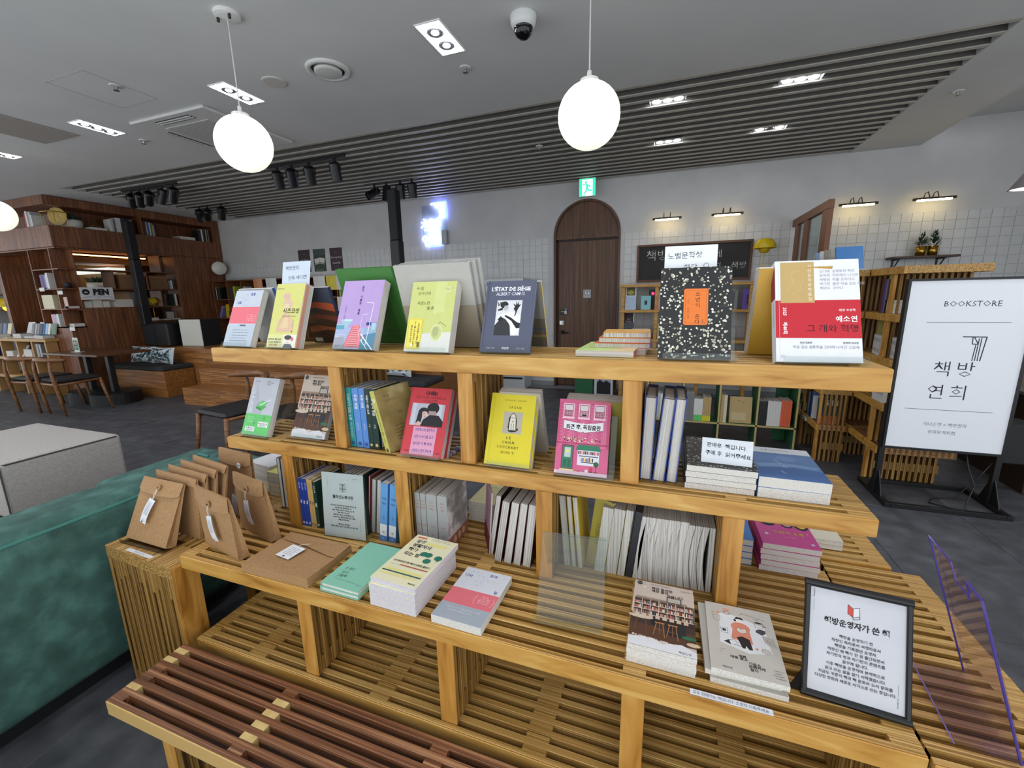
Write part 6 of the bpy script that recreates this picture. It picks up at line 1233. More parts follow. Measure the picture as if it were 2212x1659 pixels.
WN = walnut(); XW_ = -8.48; YC = 3.85
unit = thing('walnut_shelving', 'built in walnut shelving wrapping the far left corner with cupboards above', 'shelving', (-8.6, 4.6, 0))
def wp(name, a, c, mat=WN):
    q = B(); q.cbox(a, c, mat, 0.002); return q.obj(name, unit)
wp('cornice', (XW_-0.42, YC, 2.83), (XW_, 6.42, 2.95)); wp('cornice', (-13.4, YC, 2.83), (XW_-0.42, YC+0.42, 2.95))
wp('back_panel', (XW_-0.42, YC+0.42, 2.55), (XW_-0.38, 6.42, 2.83)); wp('back_panel', (-13.4, YC+0.38, 2.55), (XW_-0.42, YC+0.42, 2.83))
wp('end_post', (XW_-0.40, 6.30, 2.245), (XW_, 6.42, 2.83)); wp('divider', (XW_-0.38, 5.05, 2.55), (XW_-0.002, 5.075, 2.83))
wp('upper_shelf', (XW_-0.38, YC+0.001, 2.53), (XW_-0.004, 6.30, 2.548)); wp('upper_shelf', (-13.4, YC+0.004, 2.53), (XW_-0.38, YC+0.38, 2.548))
ys = [YC, 4.503, 4.887, 5.243, 5.60, 5.96, 6.30]
for i in range(6): wp('cupboard_door', (XW_-0.02, ys[i]+0.0015, 2.248), (XW_, ys[i+1]-0.0015, 2.545))
for i in range(8): wp('cupboard_door', (XW_-0.002-0.46*(i+1)+0.0015, YC-0.001, 2.248), (XW_-0.002-0.46*i-0.0015, YC+0.019, 2.545))
wp('soffit', (XW_-0.40, YC+0.02, 2.225), (XW_-0.02, 6.42, 2.247)); wp('soffit', (-13.4, YC+0.02, 2.225), (XW_-0.40, YC+0.40, 2.247))
wp('tall_panel', (XW_-0.05, 5.50, 0.70), (XW_, 6.42, 2.225))
wp('counter_panel', (XW_-0.05, 4.05, 0.0), (XW_, 4.78, 1.345)); wp('counter_panel', (XW_-0.62, YC, 0.0), (XW_, 4.05, 1.075)); wp('counter_panel', (XW_-0.05, 4.78, 0.0), (XW_-0.02, 5.50, 1.08))
wp('desk_top', (XW_-0.65, 4.78, 1.08), (XW_, 5.50, 1.105))
for z in (1.94, 1.65, 1.352):
    wp('shelf', (XW_-0.30, 4.05, z-0.018), (XW_-0.001, 5.50, z)); wp('shelf', (-9.17, YC, z-0.018), (XW_, 4.05, z))
wp('shelf', (-9.17, YC, 1.057), (XW_, 4.05, 1.075))
for x in (-9.17, -8.63): wp('divider', (x-0.01, YC+0.001, 1.075), (x+0.01, 4.045, 2.225))
wp('divider', (XW_-0.30, 4.04, 1.345), (XW_-0.002, 4.06, 2.225)); wp('back_panel', (-9.17, 4.03, 1.075), (-8.78, 4.048, 2.225)); wp('divider', (XW_-0.30, 5.485, 1.105), (XW_-0.002, 5.502, 2.225))
for y, z in ((5.25, 1.94), (4.52, 1.65), (5.0, 1.65), (5.18, 1.352)): wp('divider', (XW_-0.30, y-0.009, z), (XW_-0.003, y+0.009, z+0.285 if z == 1.94 else z+0.272))
# what shows through the open back: a small lit bay behind
b = B(); b.box((-10.7, 4.06, 0), (-10.6, 6.42, 2.95), WN); tag(b.obj('rear_partition'), 'dark walnut partition seen through the open shelving', 'partition')
b = B(); b.cbox((-9.6, 4.1, 2.075), (-9.0, 5.45, 2.17), noise_mat('orange_veneer', [(0.3, '#b4682a'), (0.7, '#cd8038')], (20, 1, 20), 2, 3, 0.4), 0.004); o = b.obj('bulkhead'); tag(o, 'warm lit orange veneer bulkhead behind the open shelving', 'bulkhead')
b = B(); b.cbox((-9.3, 4.12, 1.352), (-9.25, 4.42, 2.05), noise_mat('orange_veneer', [(0.3, '#b4682a'), (0.7, '#cd8038')], (20, 1, 20), 2, 3, 0.4), 0.004); tag(b.obj('veneer_board'), 'orange veneer panel standing behind the left bay of the shelving', 'panel')
t = thing('warm_strip_lamp', 'warm strip lamp under the walnut cupboards behind the shelving', 'lamp', (-9.0, 4.8, 2.2)); b = B(); b.box((-9.15, 4.2, 2.20), (-9.10, 5.4, 2.215), E('#ffb066', 9.0)); b.obj('strip', t)
b = B(); b.box((-13.4, 5.1, 0), (-9.2, 5.2, 2.2), noise_mat('amber_veneer', [(0.3, '#6a4a26'), (0.7, '#8a6434')], (1, 20, 20), 2, 3, 0.45)); b.box((-13.4, 4.8, 1.62), (-9.2, 5.1, 1.645), WN); b.box((-13.4, 4.85, 1.96), (-9.2, 5.1, 2.03), E('#e9efe4', 0.8)); b.box((-13.4, 4.8, 1.30), (-9.2, 5.1, 1.325), WN)
tag(b.obj('rear_shelving'), 'amber wooden shelving with a pale light strip at the far left edge', 'shelving')
# things on the top shelf
def planter(x, y, z, s, label, plant, cat='planter'):
    t = thing('planter', label, cat, (x, y, z)); M = T(x, y, z) @ Matrix.Scale(s, 4)
    b = B(); b.lathe([(0.13, 0), (0.15, 0.02), (0.165, 0.10), (0.16, 0.155), (0.15, 0.155), (0.14, 0.13), (0.001, 0.13)], C('#d3d4cc', 0.4), M, 28); b.obj('bowl', t, smooth=True)
    b = B(); r = random.Random(int(x*100)); g = C('#2f4434', 0.7)
    for i in range(130):
        a = r.uniform(0, 6.28); q = r.uniform(0.02, 0.16); p0 = V((q*math.cos(a)*0.7, q*math.sin(a)*0.7, 0.13)); p1 = V((q*math.cos(a)*1.4, q*math.sin(a)*1.4, 0.16 + r.uniform(0.02, 0.13)))
        d = (p1 - p0).cross(V((0, 0, 1))).normalized()*0.012; m_ = (p0 + p1)/2 + V((0, 0, 0.02))
        b.add([M @ v for v in (p0, m_ + d, p1, m_ - d)], [(0,1,2,3)], g)
    o = b.obj('foliage', t); o['kind'] = 'stuff'
planter(XW_-0.2, 4.22, 2.549, 0.8, 'white bowl planter with dark foliage on the top walnut shelf', 1)
planter(-9.75, 4.93, 1.646, 0.9, 'white bowl planter with dark foliage in the shelving at the far left', 1)
t = thing('gong_table', 'small brass legged table with a round gold tray standing on edge', 'ornament', (-8.6, YC+0.1, 2.549))
b = B(); G = C('#b5913e', 0.25, 0.9)
for dx, dy in ((-0.16, -0.03), (0.16, -0.03), (-0.16, 0.13), (0.16, 0.13)): b.cyl((-8.65+dx, YC+0.12+dy*0.9, 2.549), (-8.65+dx, YC+0.12+dy*0.9, 2.745), 0.006, m=G, n=8)
b.tube([(-8.65+0.19*math.cos(2*math.pi*i/24), YC+0.16+0.13*math.sin(2*math.pi*i/24), 2.745) for i in range(24)], 0.006, G, 6, True); b.obj('brass_frame', t)
b = B(); b.cyl((-8.63, YC+0.20, 2.70), (-8.625, YC+0.19, 2.70), 0.125, m=noise_mat('hammered_gold', [(0.3, '#a3863e'), (0.7, '#c9ab5c')], (1,1,1), 30, 3, 0.35, 0.2), n=32); b.obj('gold_disc', t)
run(T(XW_-0.03, 4.62, 2.549) @ RZ(90), ['white 28 190', 'pale grey 30 200'], 'beside the wire ornament on the top walnut shelf', 'top walnut shelf books', 0.14)
b = B(); pts = [V((XW_-0.16 + 0.07*math.cos(2*math.pi*i/5)*(1 if i < 5 else 0), 4.50 + 0.07*math.sin(2*math.pi*i/5), 2.62)) for i in range(5)]; tp, bt = V((XW_-0.16, 4.5, 2.71)), V((XW_-0.16, 4.5, 2.552))
for i in range(5):
    for q in (pts[(i+1) % 5], tp, bt): b.cyl(pts[i], q, 0.003, m=C('#8a7a4a', 0.3, 0.8), n=5)
tag(b.obj('wire_ornament'), 'geometric brass wire ornament on the top walnut shelf', 'ornament')
pile(T(XW_-0.03, 4.36, 2.549) @ RZ(90), 0.22, 0.15, ['white 22', 'white 14'], 'lying beside the planter on the top walnut shelf', 'white books by the planter')
run(T(XW_-0.03, 4.72, 2.549) @ RZ(90), ['white 60 225', 'dark grey 34 230', 'navy 30 228', 'black 32 236', 'black 26 230', 'grey 28 222', 'brown 28 215'], 'left of the divider on the top walnut shelf', 'top walnut shelf books', 0.15)
run(T(XW_-0.03, 5.08, 2.549) @ RZ(90), ['brown 34 235', 'brown 28 225', 'pale grey 18 225', 'blue 30 225', 'white 22 220', 'green 18 215', 'lime 14 212', 'pink 18 190', 'purple 16 165'], 'right of the divider on the top walnut shelf', 'top walnut shelf books', 0.15)
pile(T(XW_-0.03, 5.68, 2.549) @ RZ(90), 0.28, 0.2, ['dark grey 12', 'cream 18', 'white 22'], 'near the right end of the top walnut shelf', 'pile on the top walnut shelf')
run(T(XW_-0.03, 6.02, 2.549) @ RZ(90), ['black 62 205', 'white 30 220', 'dark grey 26 235', 'black 30 238', 'cream 14 232', 'black 26 236', 'tan 12 232', 'black 30 228'], 'at the right end of the top walnut shelf', 'top walnut shelf books', 0.15)
run(T(-9.10, YC+0.03, 2.549), ['red 30 200', 'white 40 230', 'grey 36 225', 'pale grey 50 215', 'white 20 170'], 'behind the globe lamp on the top walnut shelf', 'top walnut shelf books', 0.15)
# pigeonholes
run(T(-9.05, YC+0.02, 1.65), ['purple 45 210', 'navy 48 215', 'purple 30 212', 'lilac 26 200', 'white 30 232', 'white 26 235'], 'in the second pigeonhole of the walnut corner', 'corner pigeonhole books', 0.14)
run(T(-9.12, YC+0.02, 1.352), ['cream 44 205', 'cream 38 206', 'cream 40 207', 'cream 36 205', 'cream 44 207', 'cream 38 206', 'cream 40 205'], 'in the third pigeonhole of the walnut corner', 'corner pigeonhole books', 0.14)
run(T(-8.98, YC+0.02, 1.075), ['pink 60 190', 'lilac 44 195', 'pale grey 36 185', 'white 44 195'], 'in the lowest pigeonhole of the walnut corner', 'corner pigeonhole books', 0.13)
b = B(); b.cbox((-8.585, YC+0.03, 1.353), (-8.50, YC+0.04, 1.52), C('#d8b6a8', 0.5), 0.001); tag(b.obj('picture_card'), 'pink picture card standing in the corner of the walnut shelving', 'card')
pile(T(XW_-0.02, 3.88, 1.353) @ RZ(90), 0.13, 0.1, ['pink 14', 'white 16'], 'under the pink picture card', 'small pile by the pink card')
pile(T(XW_-0.02, 3.90, 1.0755) @ RZ(90), 0.13, 0.12, ['white 24', 'white 22'], 'on the lowest corner shelf of the walnut unit', 'white pile on the lowest corner shelf')
b = B(); b.lathe([(0.035, 0), (0.05, 0.04), (0.04, 0.08), (0.03, 0.085)], C('#1b1617', 0.5), T(XW_-0.07, 3.95, 1.651), 16)
for a in (0.3, 1.6, 2.9, 4.4): b.cyl((XW_-0.07, 3.95, 1.73), (XW_-0.07+0.06*math.cos(a), 3.95+0.05*math.sin(a), 1.85), 0.002, m=C('#2a2320'), n=5)
tag(b.obj('twig_vase'), 'dark little vase with dry twigs in the walnut corner', 'vase')
for x, y, z, lb in ((-9.07, YC-0.002, 1.615, 'upper left'), (-8.62, YC-0.002, 1.56, 'upper right'), (-8.52, YC-0.002, 1.02, 'lower')):
    b = B(); b.box((x, y-0.002, z), (x+0.13, y, z+0.055), C('#dedcd4')); tag(b.obj('shelf_card'), lb + ' blank white shelf card on the walnut corner', 'label', 'white shelf cards')
# OPEN sign
t = thing('open_sign', 'white OPEN sign hung on the edge of the walnut shelving', 'sign', (XW_+0.01, 4.25, 1.57))
b = B(); b.box((XW_+0.002, 4.042, 1.478), (XW_+0.006, 4.468, 1.665), C('#d9dadb', 0.5)); b.obj('board', t)
FS = Matrix(((0,0,1,XW_+0.0064),(1,0,0,4.042),(0,1,0,1.478),(0,0,0,1)))
b = B(); art(b, FS, 0.426, 0.187, [('o', 0.17, 0.62, 0.115, 0.24, '#17171b'), ('o', 0.17, 0.60, 0.05, 0.05, '#d9dadb'), ('t', 'PEN', 0.62, 0.66, 0.115, '#17171b', 'c', 0.07, 0, 0.27), ('l', [(0.03,0.14),(0.5,0.40),(0.97,0.14)], 0.004, '#17171b'), ('t', '책방 운영합니다', 0.5, 0.22, 0.014, '#3a3a3e'), ('t', 'welcome', 0.5, 0.09, 0.011, '#3a3a3e')]); b.obj('print', t)
# boxes, books and lamps inside the open bays
for y0, y1, lb in ((4.60, 4.97, 'left'), (5.04, 5.33, 'right')):
    t = thing('storage_box', lb + ' of two brown cardboard boxes on the open walnut shelf', 'box', (XW_-0.15, (y0+y1)/2, 1.65), 'brown cardboard boxes')
    b = B(); b.cbox((XW_-0.28, y0, 1.651), (XW_-0.02, y1, 1.82), C('#7d5a3a', 0.8), 0.003); b.obj('box', t)
    b = B(); b.cbox((XW_-0.285, y0-0.005, 1.82), (XW_-0.015, y1+0.005, 1.875), C('#86613f', 0.8), 0.003); b.obj('lid', t)
run(T(XW_-0.03, 5.385, 1.651) @ RZ(90), ['white 24 150', 'navy 20 170'], 'beside the right cardboard box', 'bay books', 0.14)
run(T(XW_-0.03, 5.32, 1.353) @ RZ(90), ['black 40 205', 'black 30 210', 'green 16 205', 'white 32 210'], 'at the right end of the third walnut shelf', 'bay books', 0.14)
pile(T(XW_-0.03, 4.50, 1.353) @ RZ(90), 0.24, 0.17, ['cream 20', 'white 22', 'cream 18', 'white 24', 'tan 16', 'white 20'], 'below the OPEN sign', 'pile below the OPEN sign')
run(T(XW_-0.03, 4.80, 1.353) @ RZ(90), ['black 36 240', 'dark grey 30 235', 'white 22 225', 'black 30 238'], 'beside the pile below the OPEN sign', 'bay books', 0.14)
for i, (y, w_, h_) in enumerate(((4.09, 0.10, 0.10), (4.20, 0.12, 0.12), (4.33, 0.09, 0.10))):
    b = B(); b.cbox((XW_-0.14, y, 1.353), (XW_-0.05, y+w_, 1.353+h_), C('#d5d3c8', 0.6), 0.002); tag(b.obj('desk_box'), ('first', 'second', 'third')[i] + ' little white box under the OPEN sign', 'box', 'little white boxes under the sign')
def mushroom(x, y, z, s, label, lit=0.0):
    t = thing('mushroom_lamp', label, 'table lamp', (x, y, z)); M = T(x, y, z) @ Matrix.Scale(s, 4); Yl = C('#d3b512', 0.3)
    b = B(); b.lathe([(0.001, 0.0), (0.056, 0.0), (0.055, 0.014), (0.04, 0.038), (0.018, 0.052), (0.008, 0.056)], Yl, M, 24); b.obj('foot', t, smooth=True)
    b = B(); b.cyl(M @ V((0, 0, 0.05)), M @ V((0, 0, 0.33)), 0.007*s, m=Yl, n=10); b.obj('stem', t)
    b = B(); b.lathe([(0.008, 0.325), (0.045, 0.335), (0.062, 0.365), (0.058, 0.392), (0.045, 0.40)], E('#ffcf3a', lit, '#d3b512') if lit else Yl, M, 24, cap=False); b.obj('lower_shade', t, smooth=True)
    b = B(); b.lathe([(0.132, 0.385), (0.130, 0.41), (0.115, 0.455), (0.085, 0.49), (0.045, 0.509), (0.001, 0.514)], Yl, M, 32, cap=False); b.lathe([(0.132, 0.385), (0.126, 0.388), (0.11, 0.445), (0.06, 0.49), (0.001, 0.50)][::-1], Yl, M, 32, cap=False); b.obj('dome_shade', t, smooth=True)
mushroom(XW_-0.22, 5.14, 1.106, 0.78, 'yellow mushroom lamp standing on the walnut desk')
mushroom(-9.1, 5.2, 1.0, 0.95, 'second yellow mushroom lamp deeper behind the walnut desk', 0.5)
mushroom(-10.85, 4.15, 0.93, 1.2, 'lit yellow mushroom lamp at the far left edge', 2.2)
mushroom(1.072, 6.17, 1.545, 0.96, 'yellow mushroom lamp beside the blackboard')
pile(T(XW_-0.02, 4.82, 1.106) @ RZ(90), 0.26, 0.2, ['white 24', 'cream 22'], 'on the walnut desk left of the lamp', 'papers on the walnut desk')
pile(T(XW_-0.02, 5.16, 1.106) @ RZ(90), 0.28, 0.2, ['white 14', 'black 8'], 'on the walnut desk under the lamp', 'papers on the walnut desk')
b = B(); b.cbox((XW_-0.20, 5.30, 1.106), (XW_-0.185, 5.46, 1.26), C('#1c1816', 0.4), 0.003); b.box((XW_-0.186, 5.315, 1.12), (XW_-0.184, 5.445, 1.245), C('#c9c4b8')); tag(b.obj('framed_card'), 'small black framed card on the walnut desk', 'picture frame')
b = B(); M = T(XW_+0.10, 6.24, 2.05)
b.lathe([(0.001, -0.11), (0.07, -0.095), (0.115, -0.05), (0.13, 0.0), (0.12, 0.05), (0.09, 0.085)], C('#dcdcd6', 0.35), M @ RZ(-25) @ RY(-90) @ Matrix.Scale(-1, 4, (0, 0, 1)), 28); b.lathe([(0.12, 0.06), (0.07, 0.09), (0.001, 0.10)], C('#dcdcd6', 0.35), M @ RZ(-25) @ RY(-90) @ Matrix.Scale(-1, 4, (0, 0, 1)), 28, cap=False)
tag(b.obj('round_wall_lamp', smooth=True), 'round white wall lamp on the walnut panel at the corner', 'wall lamp')

# ---------------------------------------------------------------- stage, steps, bench
OK_ = oak()
stage = thing('wooden_stage', 'warm oak stage with two steps along the back of the shop', 'stage', (-5.5, 5.2, 0))
def planks(name, x0, x1, y0, z0, z1, rows_, yb):
    q = B(); q.box((x0, y0+0.012, z0), (x1, yb, z1-0.012), OK_); body = q.obj(name, stage)
    q = B(); q.cbox((0, 0, 0), (0.42, 0.013, (z1-z0)/rows_-0.0012), OK_, 0.001); me = q.mesh('plank'); inv = WM[body].inverted()
    for r in range(rows_):
        x = x0 - (0.0, 0.21, 0.11)[r % 3]
        while x < x1:
            a, c = max(x, x0), min(x+0.418, x1)
            if c - a > 0.02: inst(me, 'plank', body, inv @ T(a, y0, z0 + r*(z1-z0)/rows_) @ Matrix.Scale((c-a)/0.42, 4, (1, 0, 0)))
            x += 0.42
    q = B(); q.cbox((x0-0.004, y0-0.008, z1-0.012), (x1+0.004, yb, z1), OK_, 0.002); q.obj('tread', body)
    return body
planks('lower_step', -6.36, -3.9, 3.93, 0.0, 0.235, 4, 4.27)
planks('upper_step', -6.47, -3.9, 4.27, 0.0, 0.46, 8, 4.58)
planks('platform', -8.42, -2.6, 4.58, 0.0, 0.70, 9, 6.05)
def cushion(t, a, c, mat, name='seat_cushion'):
    q = B(); q.cbox(a, c, mat, 0.018); return q.obj(name, t)
FAB = fabric('charcoal_felt', '#2c2c2e', '#39393b')
for x0, x1, lb in ((-8.40, -7.03, 'oak box bench with a charcoal cushion left of the steps'), (-3.75, -2.55, 'oak box bench with a charcoal cushion seen under the top shelf')):
    t = thing('box_bench', lb, 'bench', ((x0+x1)/2, 4.3, 0))
    q = B(); q.cbox((x0, 4.13, 0), (x1, 4.565, 0.40), OK_, 0.003); q.obj('oak_base', t); cushion(t, (x0-0.01, 4.11, 0.402), (x1+0.01, 4.56, 0.468), FAB)
LEAF = None
def pillow(x, y, z, w, h, label, yaw, seed):
    t = thing('patterned_pillow', label, 'pillow', T(x, y, z) @ RZ(yaw) @ RX(-14), 'leaf patterned pillows'); r = random.Random(seed)
    q = B(); n_ = 10; base_ = C('#c9d2d6', 0.9)
    f = lambda u, v: (w*(u-0.5)*(1-0.05*math.sin(math.pi*v)), 0.075*(max(0, math.sin(math.pi*u)*math.sin(math.pi*v)))**0.45, h*v*(1-0.0*u) - 0.012*math.sin(math.pi*u)*(v-0.5)*2)
    for s_ in (-1, 1):
        vs = [];
        for i in range(n_+1):
            for j in range(n_+1):
                a, d_, c = f(i/n_, j/n_); vs.append((a, s_*d_, c))
        fs = [(i*(n_+1)+j, (i+1)*(n_+1)+j, (i+1)*(n_+1)+j+1, i*(n_+1)+j+1) for i in range(n_) for j in range(n_)]
        q.add(vs, [x_[::-1] for x_ in fs] if s_ > 0 else fs, base_)
    q.obj('cushion', t, smooth=True, world=False)
    q = B()
    for i in range(95):
        u, v = r.uniform(0.06, 0.94), r.uniform(0.06, 0.94); a = r.uniform(0, 6.28); L_ = r.uniform(0.05, 0.11); k = r.choice(('#1f3a52', '#2c5f4a', '#3c6b56', '#20344a', '#e6eaea'))
        ps = []
        for s_, e in ((0, -1), (0.7, 0), (0, 1), (-0.7, 0)):
            uu, vv = u + (math.cos(a)*e*L_ - math.sin(a)*s_*L_*0.5), v + (math.sin(a)*e*L_ + math.cos(a)*s_*L_*0.5)*1.4
            uu, vv = min(0.98, max(0.02, uu)), min(0.98, max(0.02, vv)); p = f(uu, vv); ps.append((p[0], -p[1]-0.002-0.0001*i, p[2]))
        q.add(ps, [(0,1,2,3)], C(k, 0.9))
    q.obj('leaf_print', t, world=False)
pillow(-7.96, 4.40, 0.472, 0.52, 0.26, 'leaf patterned pillow behind on the charcoal bench, left one', 4, 1)
pillow(-7.42, 4.36, 0.472, 0.54, 0.26, 'leaf patterned pillow in front on the charcoal bench, right one', -2, 2)
pillow(-3.15, 4.34, 0.472, 0.56, 0.26, 'leaf patterned pillow on the bench seen under the top shelf', 0, 3)
def pa(x, y, lb, base_on):
    t = thing('column_speaker', lb, 'loudspeaker', (x, y, 0.70)); k = C('#0f0f12', 0.5)
    if base_on: q = B(); q.cbox((x-0.10, y-0.02, 0.702), (x+0.52, y+0.42, 1.09), k, 0.02); q.obj('subwoofer', t); q = B(); q.box((x-0.07, y-0.024, 0.74), (x+0.20, y-0.02, 1.05), C('#18181b', 0.9)); q.obj('speaker_grille', t)
    else: q = B(); q.cbox((x-0.25, y-0.02, 0.702), (x+0.25, y+0.42, 1.05), k, 0.02); q.obj('subwoofer', t)
    q = B(); q.cbox((x-0.062, y-0.05, 1.05), (x+0.062, y+0.07, 2.10), k, 0.008); q.obj('lower_column', t); q = B(); q.cbox((x-0.058, y-0.046, 2.10), (x+0.058, y+0.066, 2.68), C('#141417', 0.7), 0.008); q.obj('upper_column', t)
pa(-8.15, 4.66, 'black column loudspeaker standing on the stage by the walnut shelving', True)
pa(-3.18, 4.68, 'black column loudspeaker in front of the far wall, right of the posters', False)
t = thing('two_tone_cube', 'white and black cube standing on the stage', 'cube', (-7.2, 4.9, 0.702)); M = T(-7.335, 4.80, 0.702) @ RZ(5)
q = B(); q.cbox((0, 0, 0), (0.0, 0, 0), BLACK(), 0); q = B(); q.cbox((-0.20, 0, 0), (0.24, 0.012, 0.43), C('#cfcfc4', 0.8), 0.004, M); q.obj('white_front', t); q = B(); q.cbox((-0.20, 0.012, 0), (0.24, 0.36, 0.43), C('#1a1a1c', 0.8), 0.004, M); q.obj('black_body', t)

# ---------------------------------------------------------------- table and chairs at the left
t = thing('wooden_table', 'dark wooden table on two black columns at the left', 'table', (-7.75, 3.75, 0))
q = B(); q.cbox((-8.40, 3.42, 0.712), (-7.12, 4.08, 0.74), noise_mat('table_top', [(0.3, '#452a1a'), (0.7, '#6a432a')], (1.5, 20, 20), 2, 4, 0.3), 0.004); q.obj('table_top', t)
for x, y in ((-8.02, 3.74), (-7.50, 3.74)):
    q = B(); q.cbox((x-0.035, y-0.035, 0.16), (x+0.035, y+0.035, 0.712), BLACK(), 0.004); q.obj('column', t)
    q = B(); q.lathe([(0.001, 0), (0.29, 0), (0.29, 0.155), (0.28, 0.165), (0.001, 0.165)], C('#111113', 0.5), T(x, y, 0), 32); q.obj('drum_base', t)
t = thing('table_card', 'green and white card in a clear stand on the wooden table', 'card stand', (-7.97, 3.62, 0.741))
q = B(); q.box((-8.02, 3.62, 0.745), (-7.90, 3.625, 0.945), C('#d3d8d2')); art(q, Matrix(((1,0,0,-8.02),(0,0,-1,3.6196),(0,1,0,0.745),(0,0,0,1))), 0.12, 0.2, [('r', 0.08, 0.12, 0.92, 0.80, '#2f6a52'), ('l', [(0.15,0.84),(0.5,0.93),(0.85,0.84)], 0.004, '#2f6a52'), ('t', '책방', 0.5, 0.6, 0.05, '#dfe6e0'), ('t', '읽기', 0.5, 0.3, 0.04, '#dfe6e0')]); q.obj('card', t)
q = B(); q.box((-8.05, 3.59, 0.741), (-7.87, 3.66, 0.745), C('#c9cfcf', 0.2)); q.obj('base', t)
def chair(x, y, yaw, label):
    """elbow chair seen from behind: curved rail on two tapering rear legs, front legs and a dark pad"""
    M = T(x, y, 0) @ RZ(yaw); t = thing('elbow_chair', label, 'chair', M, 'wooden elbow chairs'); k = chairwood()
    for s_ in (-1, 1):
        q = B(); q.tube([(s_*0.205, 0.02, 0), (s_*0.215, 0.0, 0.22), (s_*0.215, -0.02, 0.44), (s_*0.205, -0.03, 0.60), (s_*0.20, -0.02, 0.715)], [0.014, 0.019, 0.024, 0.018, 0.016], k, 8); q.obj('rear_leg', t, smooth=True, world=False)
        q = B(); q.tube([(s_*0.235, 0.50, 0), (s_*0.225, 0.46, 0.22), (s_*0.215, 0.43, 0.44)], [0.013, 0.018, 0.022], k, 8); q.obj('front_leg', t, smooth=True, world=False)
        q = B(); q.tube([(s_*0.215, -0.01, 0.41), (s_*0.22, 0.20, 0.415), (s_*0.218, 0.44, 0.425)], 0.017, k, 8); q.obj('side_rail', t, smooth=True, world=False)
    q = B(); q.tube([(-0.215, 0.0, 0.41), (0.215, 0.0, 0.41)], 0.016, k, 8); q.obj('seat_rail', t, world=False)
    n_ = 16; pts = []; rr = []
    for i in range(n_+1):
        a = -1 + 2*i/n_; pts.append((0.265*a, -0.05 + 0.16*a*a, 0.735 - 0.012*abs(a))); rr.append(0.021 + 0.013*(1 - abs(a)**3) if abs(a) < 0.98 else 0.018)
    q = B(); q.tube(pts, rr, k, 10); q.obj('back_rail', t, smooth=True, world=False)
    q = B(); q.cbox((-0.225, 0.0, 0.43), (0.225, 0.45, 0.475), C('#1f1e20', 0.5), 0.02); q.obj('seat', t, world=False)
chair(-8.0, 3.0, 4, 'wooden elbow chair with black seat at the table, left of the near pair')
chair(-7.42, 3.02, -3, 'wooden elbow chair with black seat at the table, right of the near pair')
chair(-3.62, 2.90, 172, 'wooden elbow chair behind the grey and green book, left of the pair')
chair(-3.06, 2.93, 176, 'wooden elbow chair behind the bookshop cover book, right of the pair')
# ---------------------------------------------------------------- long slatted book counter at the far left
t = thing('book_counter', 'pine slatted counter loaded with books at the far left', 'display shelf', (-9.8, 3.9, 0)); PN = C('#a98350', 0.5)
for z in (0.90, 0.60, 0.30):
    q = B(); q.cbox((-10.9, 3.69, z-0.045), (-8.88, 3.705, z), C('#b58f5a', 0.5), 0.002); q.box((-10.9, 3.705, z-0.04), (-8.88, 4.0 if z > 0.8 else 3.84, z-0.002), ply()); q.obj('shelf_board', t)
for x in (-10.6, -10.22, -9.75, -9.32, -8.95):
    q = B(); q.cbox((x, 3.70, 0), (x+0.04, 3.84, 0.856), PN, 0.002); q.obj('upright', t)
for i in range(9):
    q = B(); q.cbox((-8.75+0.04*i, 3.40-0.0, 0.02), (-8.733+0.04*i, 3.412, 0.55), C('#b08a52', 0.5), 0.001); q.obj('slat', t) if False else None
for lb, x, specs in (('on the second deck of the far left counter, left bay', -10.56, ['navy 40 210', 'navy 34 215', 'blue 30 205', 'navy 30 212']), ('on the second deck of the far left counter, right bay', -9.26, ['grey 26 215', 'pale grey 26 222', 'grey 24 218', 'dark grey 26 224', 'pale grey 22 215', 'grey 24 220'])):
    run(T(x, 3.72, 0.60), specs, lb, 'far left counter books', 0.11)
pile(T(-10.15, 3.72, 0.60), 0.2, 0.11, ['white 30', 'white 28', 'white 30'], 'on the second deck of the far left counter', 'white pile on the far left counter')
pile(T(-9.62, 3.72, 0.60), 0.22, 0.11, ['pale grey 32', 'white 30', 'white 34', 'pale grey 30'], 'beside the tilted white book on the counter', 'pale pile on the far left counter')
plain_book('paperback', 'white book tilted forward on the second deck of the far left counter', lean(-9.86, 3.72, 0.605, 0, 28), 0.2, 0.2, 0.012, '#d5d7da')
r_ = random.Random(21)
cl = ['white', 'pale grey', 'light blue', 'cream', 'navy', 'blue', 'purple', 'pink', 'grey', 'white', 'white']
for i, (x, y) in enumerate([(-10.75, 3.72), (-10.45, 3.73), (-10.12, 3.72), (-9.82, 3.72), (-9.50, 3.72), (-9.22, 3.72), (-10.55, 3.86), (-10.25, 3.87), (-9.9, 3.86), (-9.6, 3.86)]):
    pile(T(x, y, 0.902) @ RZ(r_.uniform(-12, 12)), 0.24, 0.14, [r_.choice(cl) + ' %d' % r_.randint(10, 26) for _ in range(r_.randint(1, 3))], 'number %s from the left on the far left counter' % ORD[i], 'loose piles on the far left counter')
for i, (x, c, w_) in enumerate(((-10.85, 'white', 0.10), (-10.66, 'purple', 0.05), (-10.60, 'pink', 0.09), (-10.42, 'dark grey', 0.05), (-10.36, 'blue', 0.07), (-10.18, 'cream', 0.06), (-9.48, 'grey', 0.05), (-9.42, 'pale grey', 0.06), (-9.35, 'grey', 0.05), (-9.27, 'navy', 0.06), (-9.20, 'blue', 0.05), (-9.14, 'light blue', 0.06), (-9.05, 'white', 0.10), (-8.97, 'green', 0.09))):
    plain_book('paperback', c + ' book standing on the far left counter, ' + ORD[i] + ' from the left', lean(x, 3.80, 0.962, 0, 14), w_ + 0.05, 0.17, 0.014, CN[c], 'standing books on the far left counter')
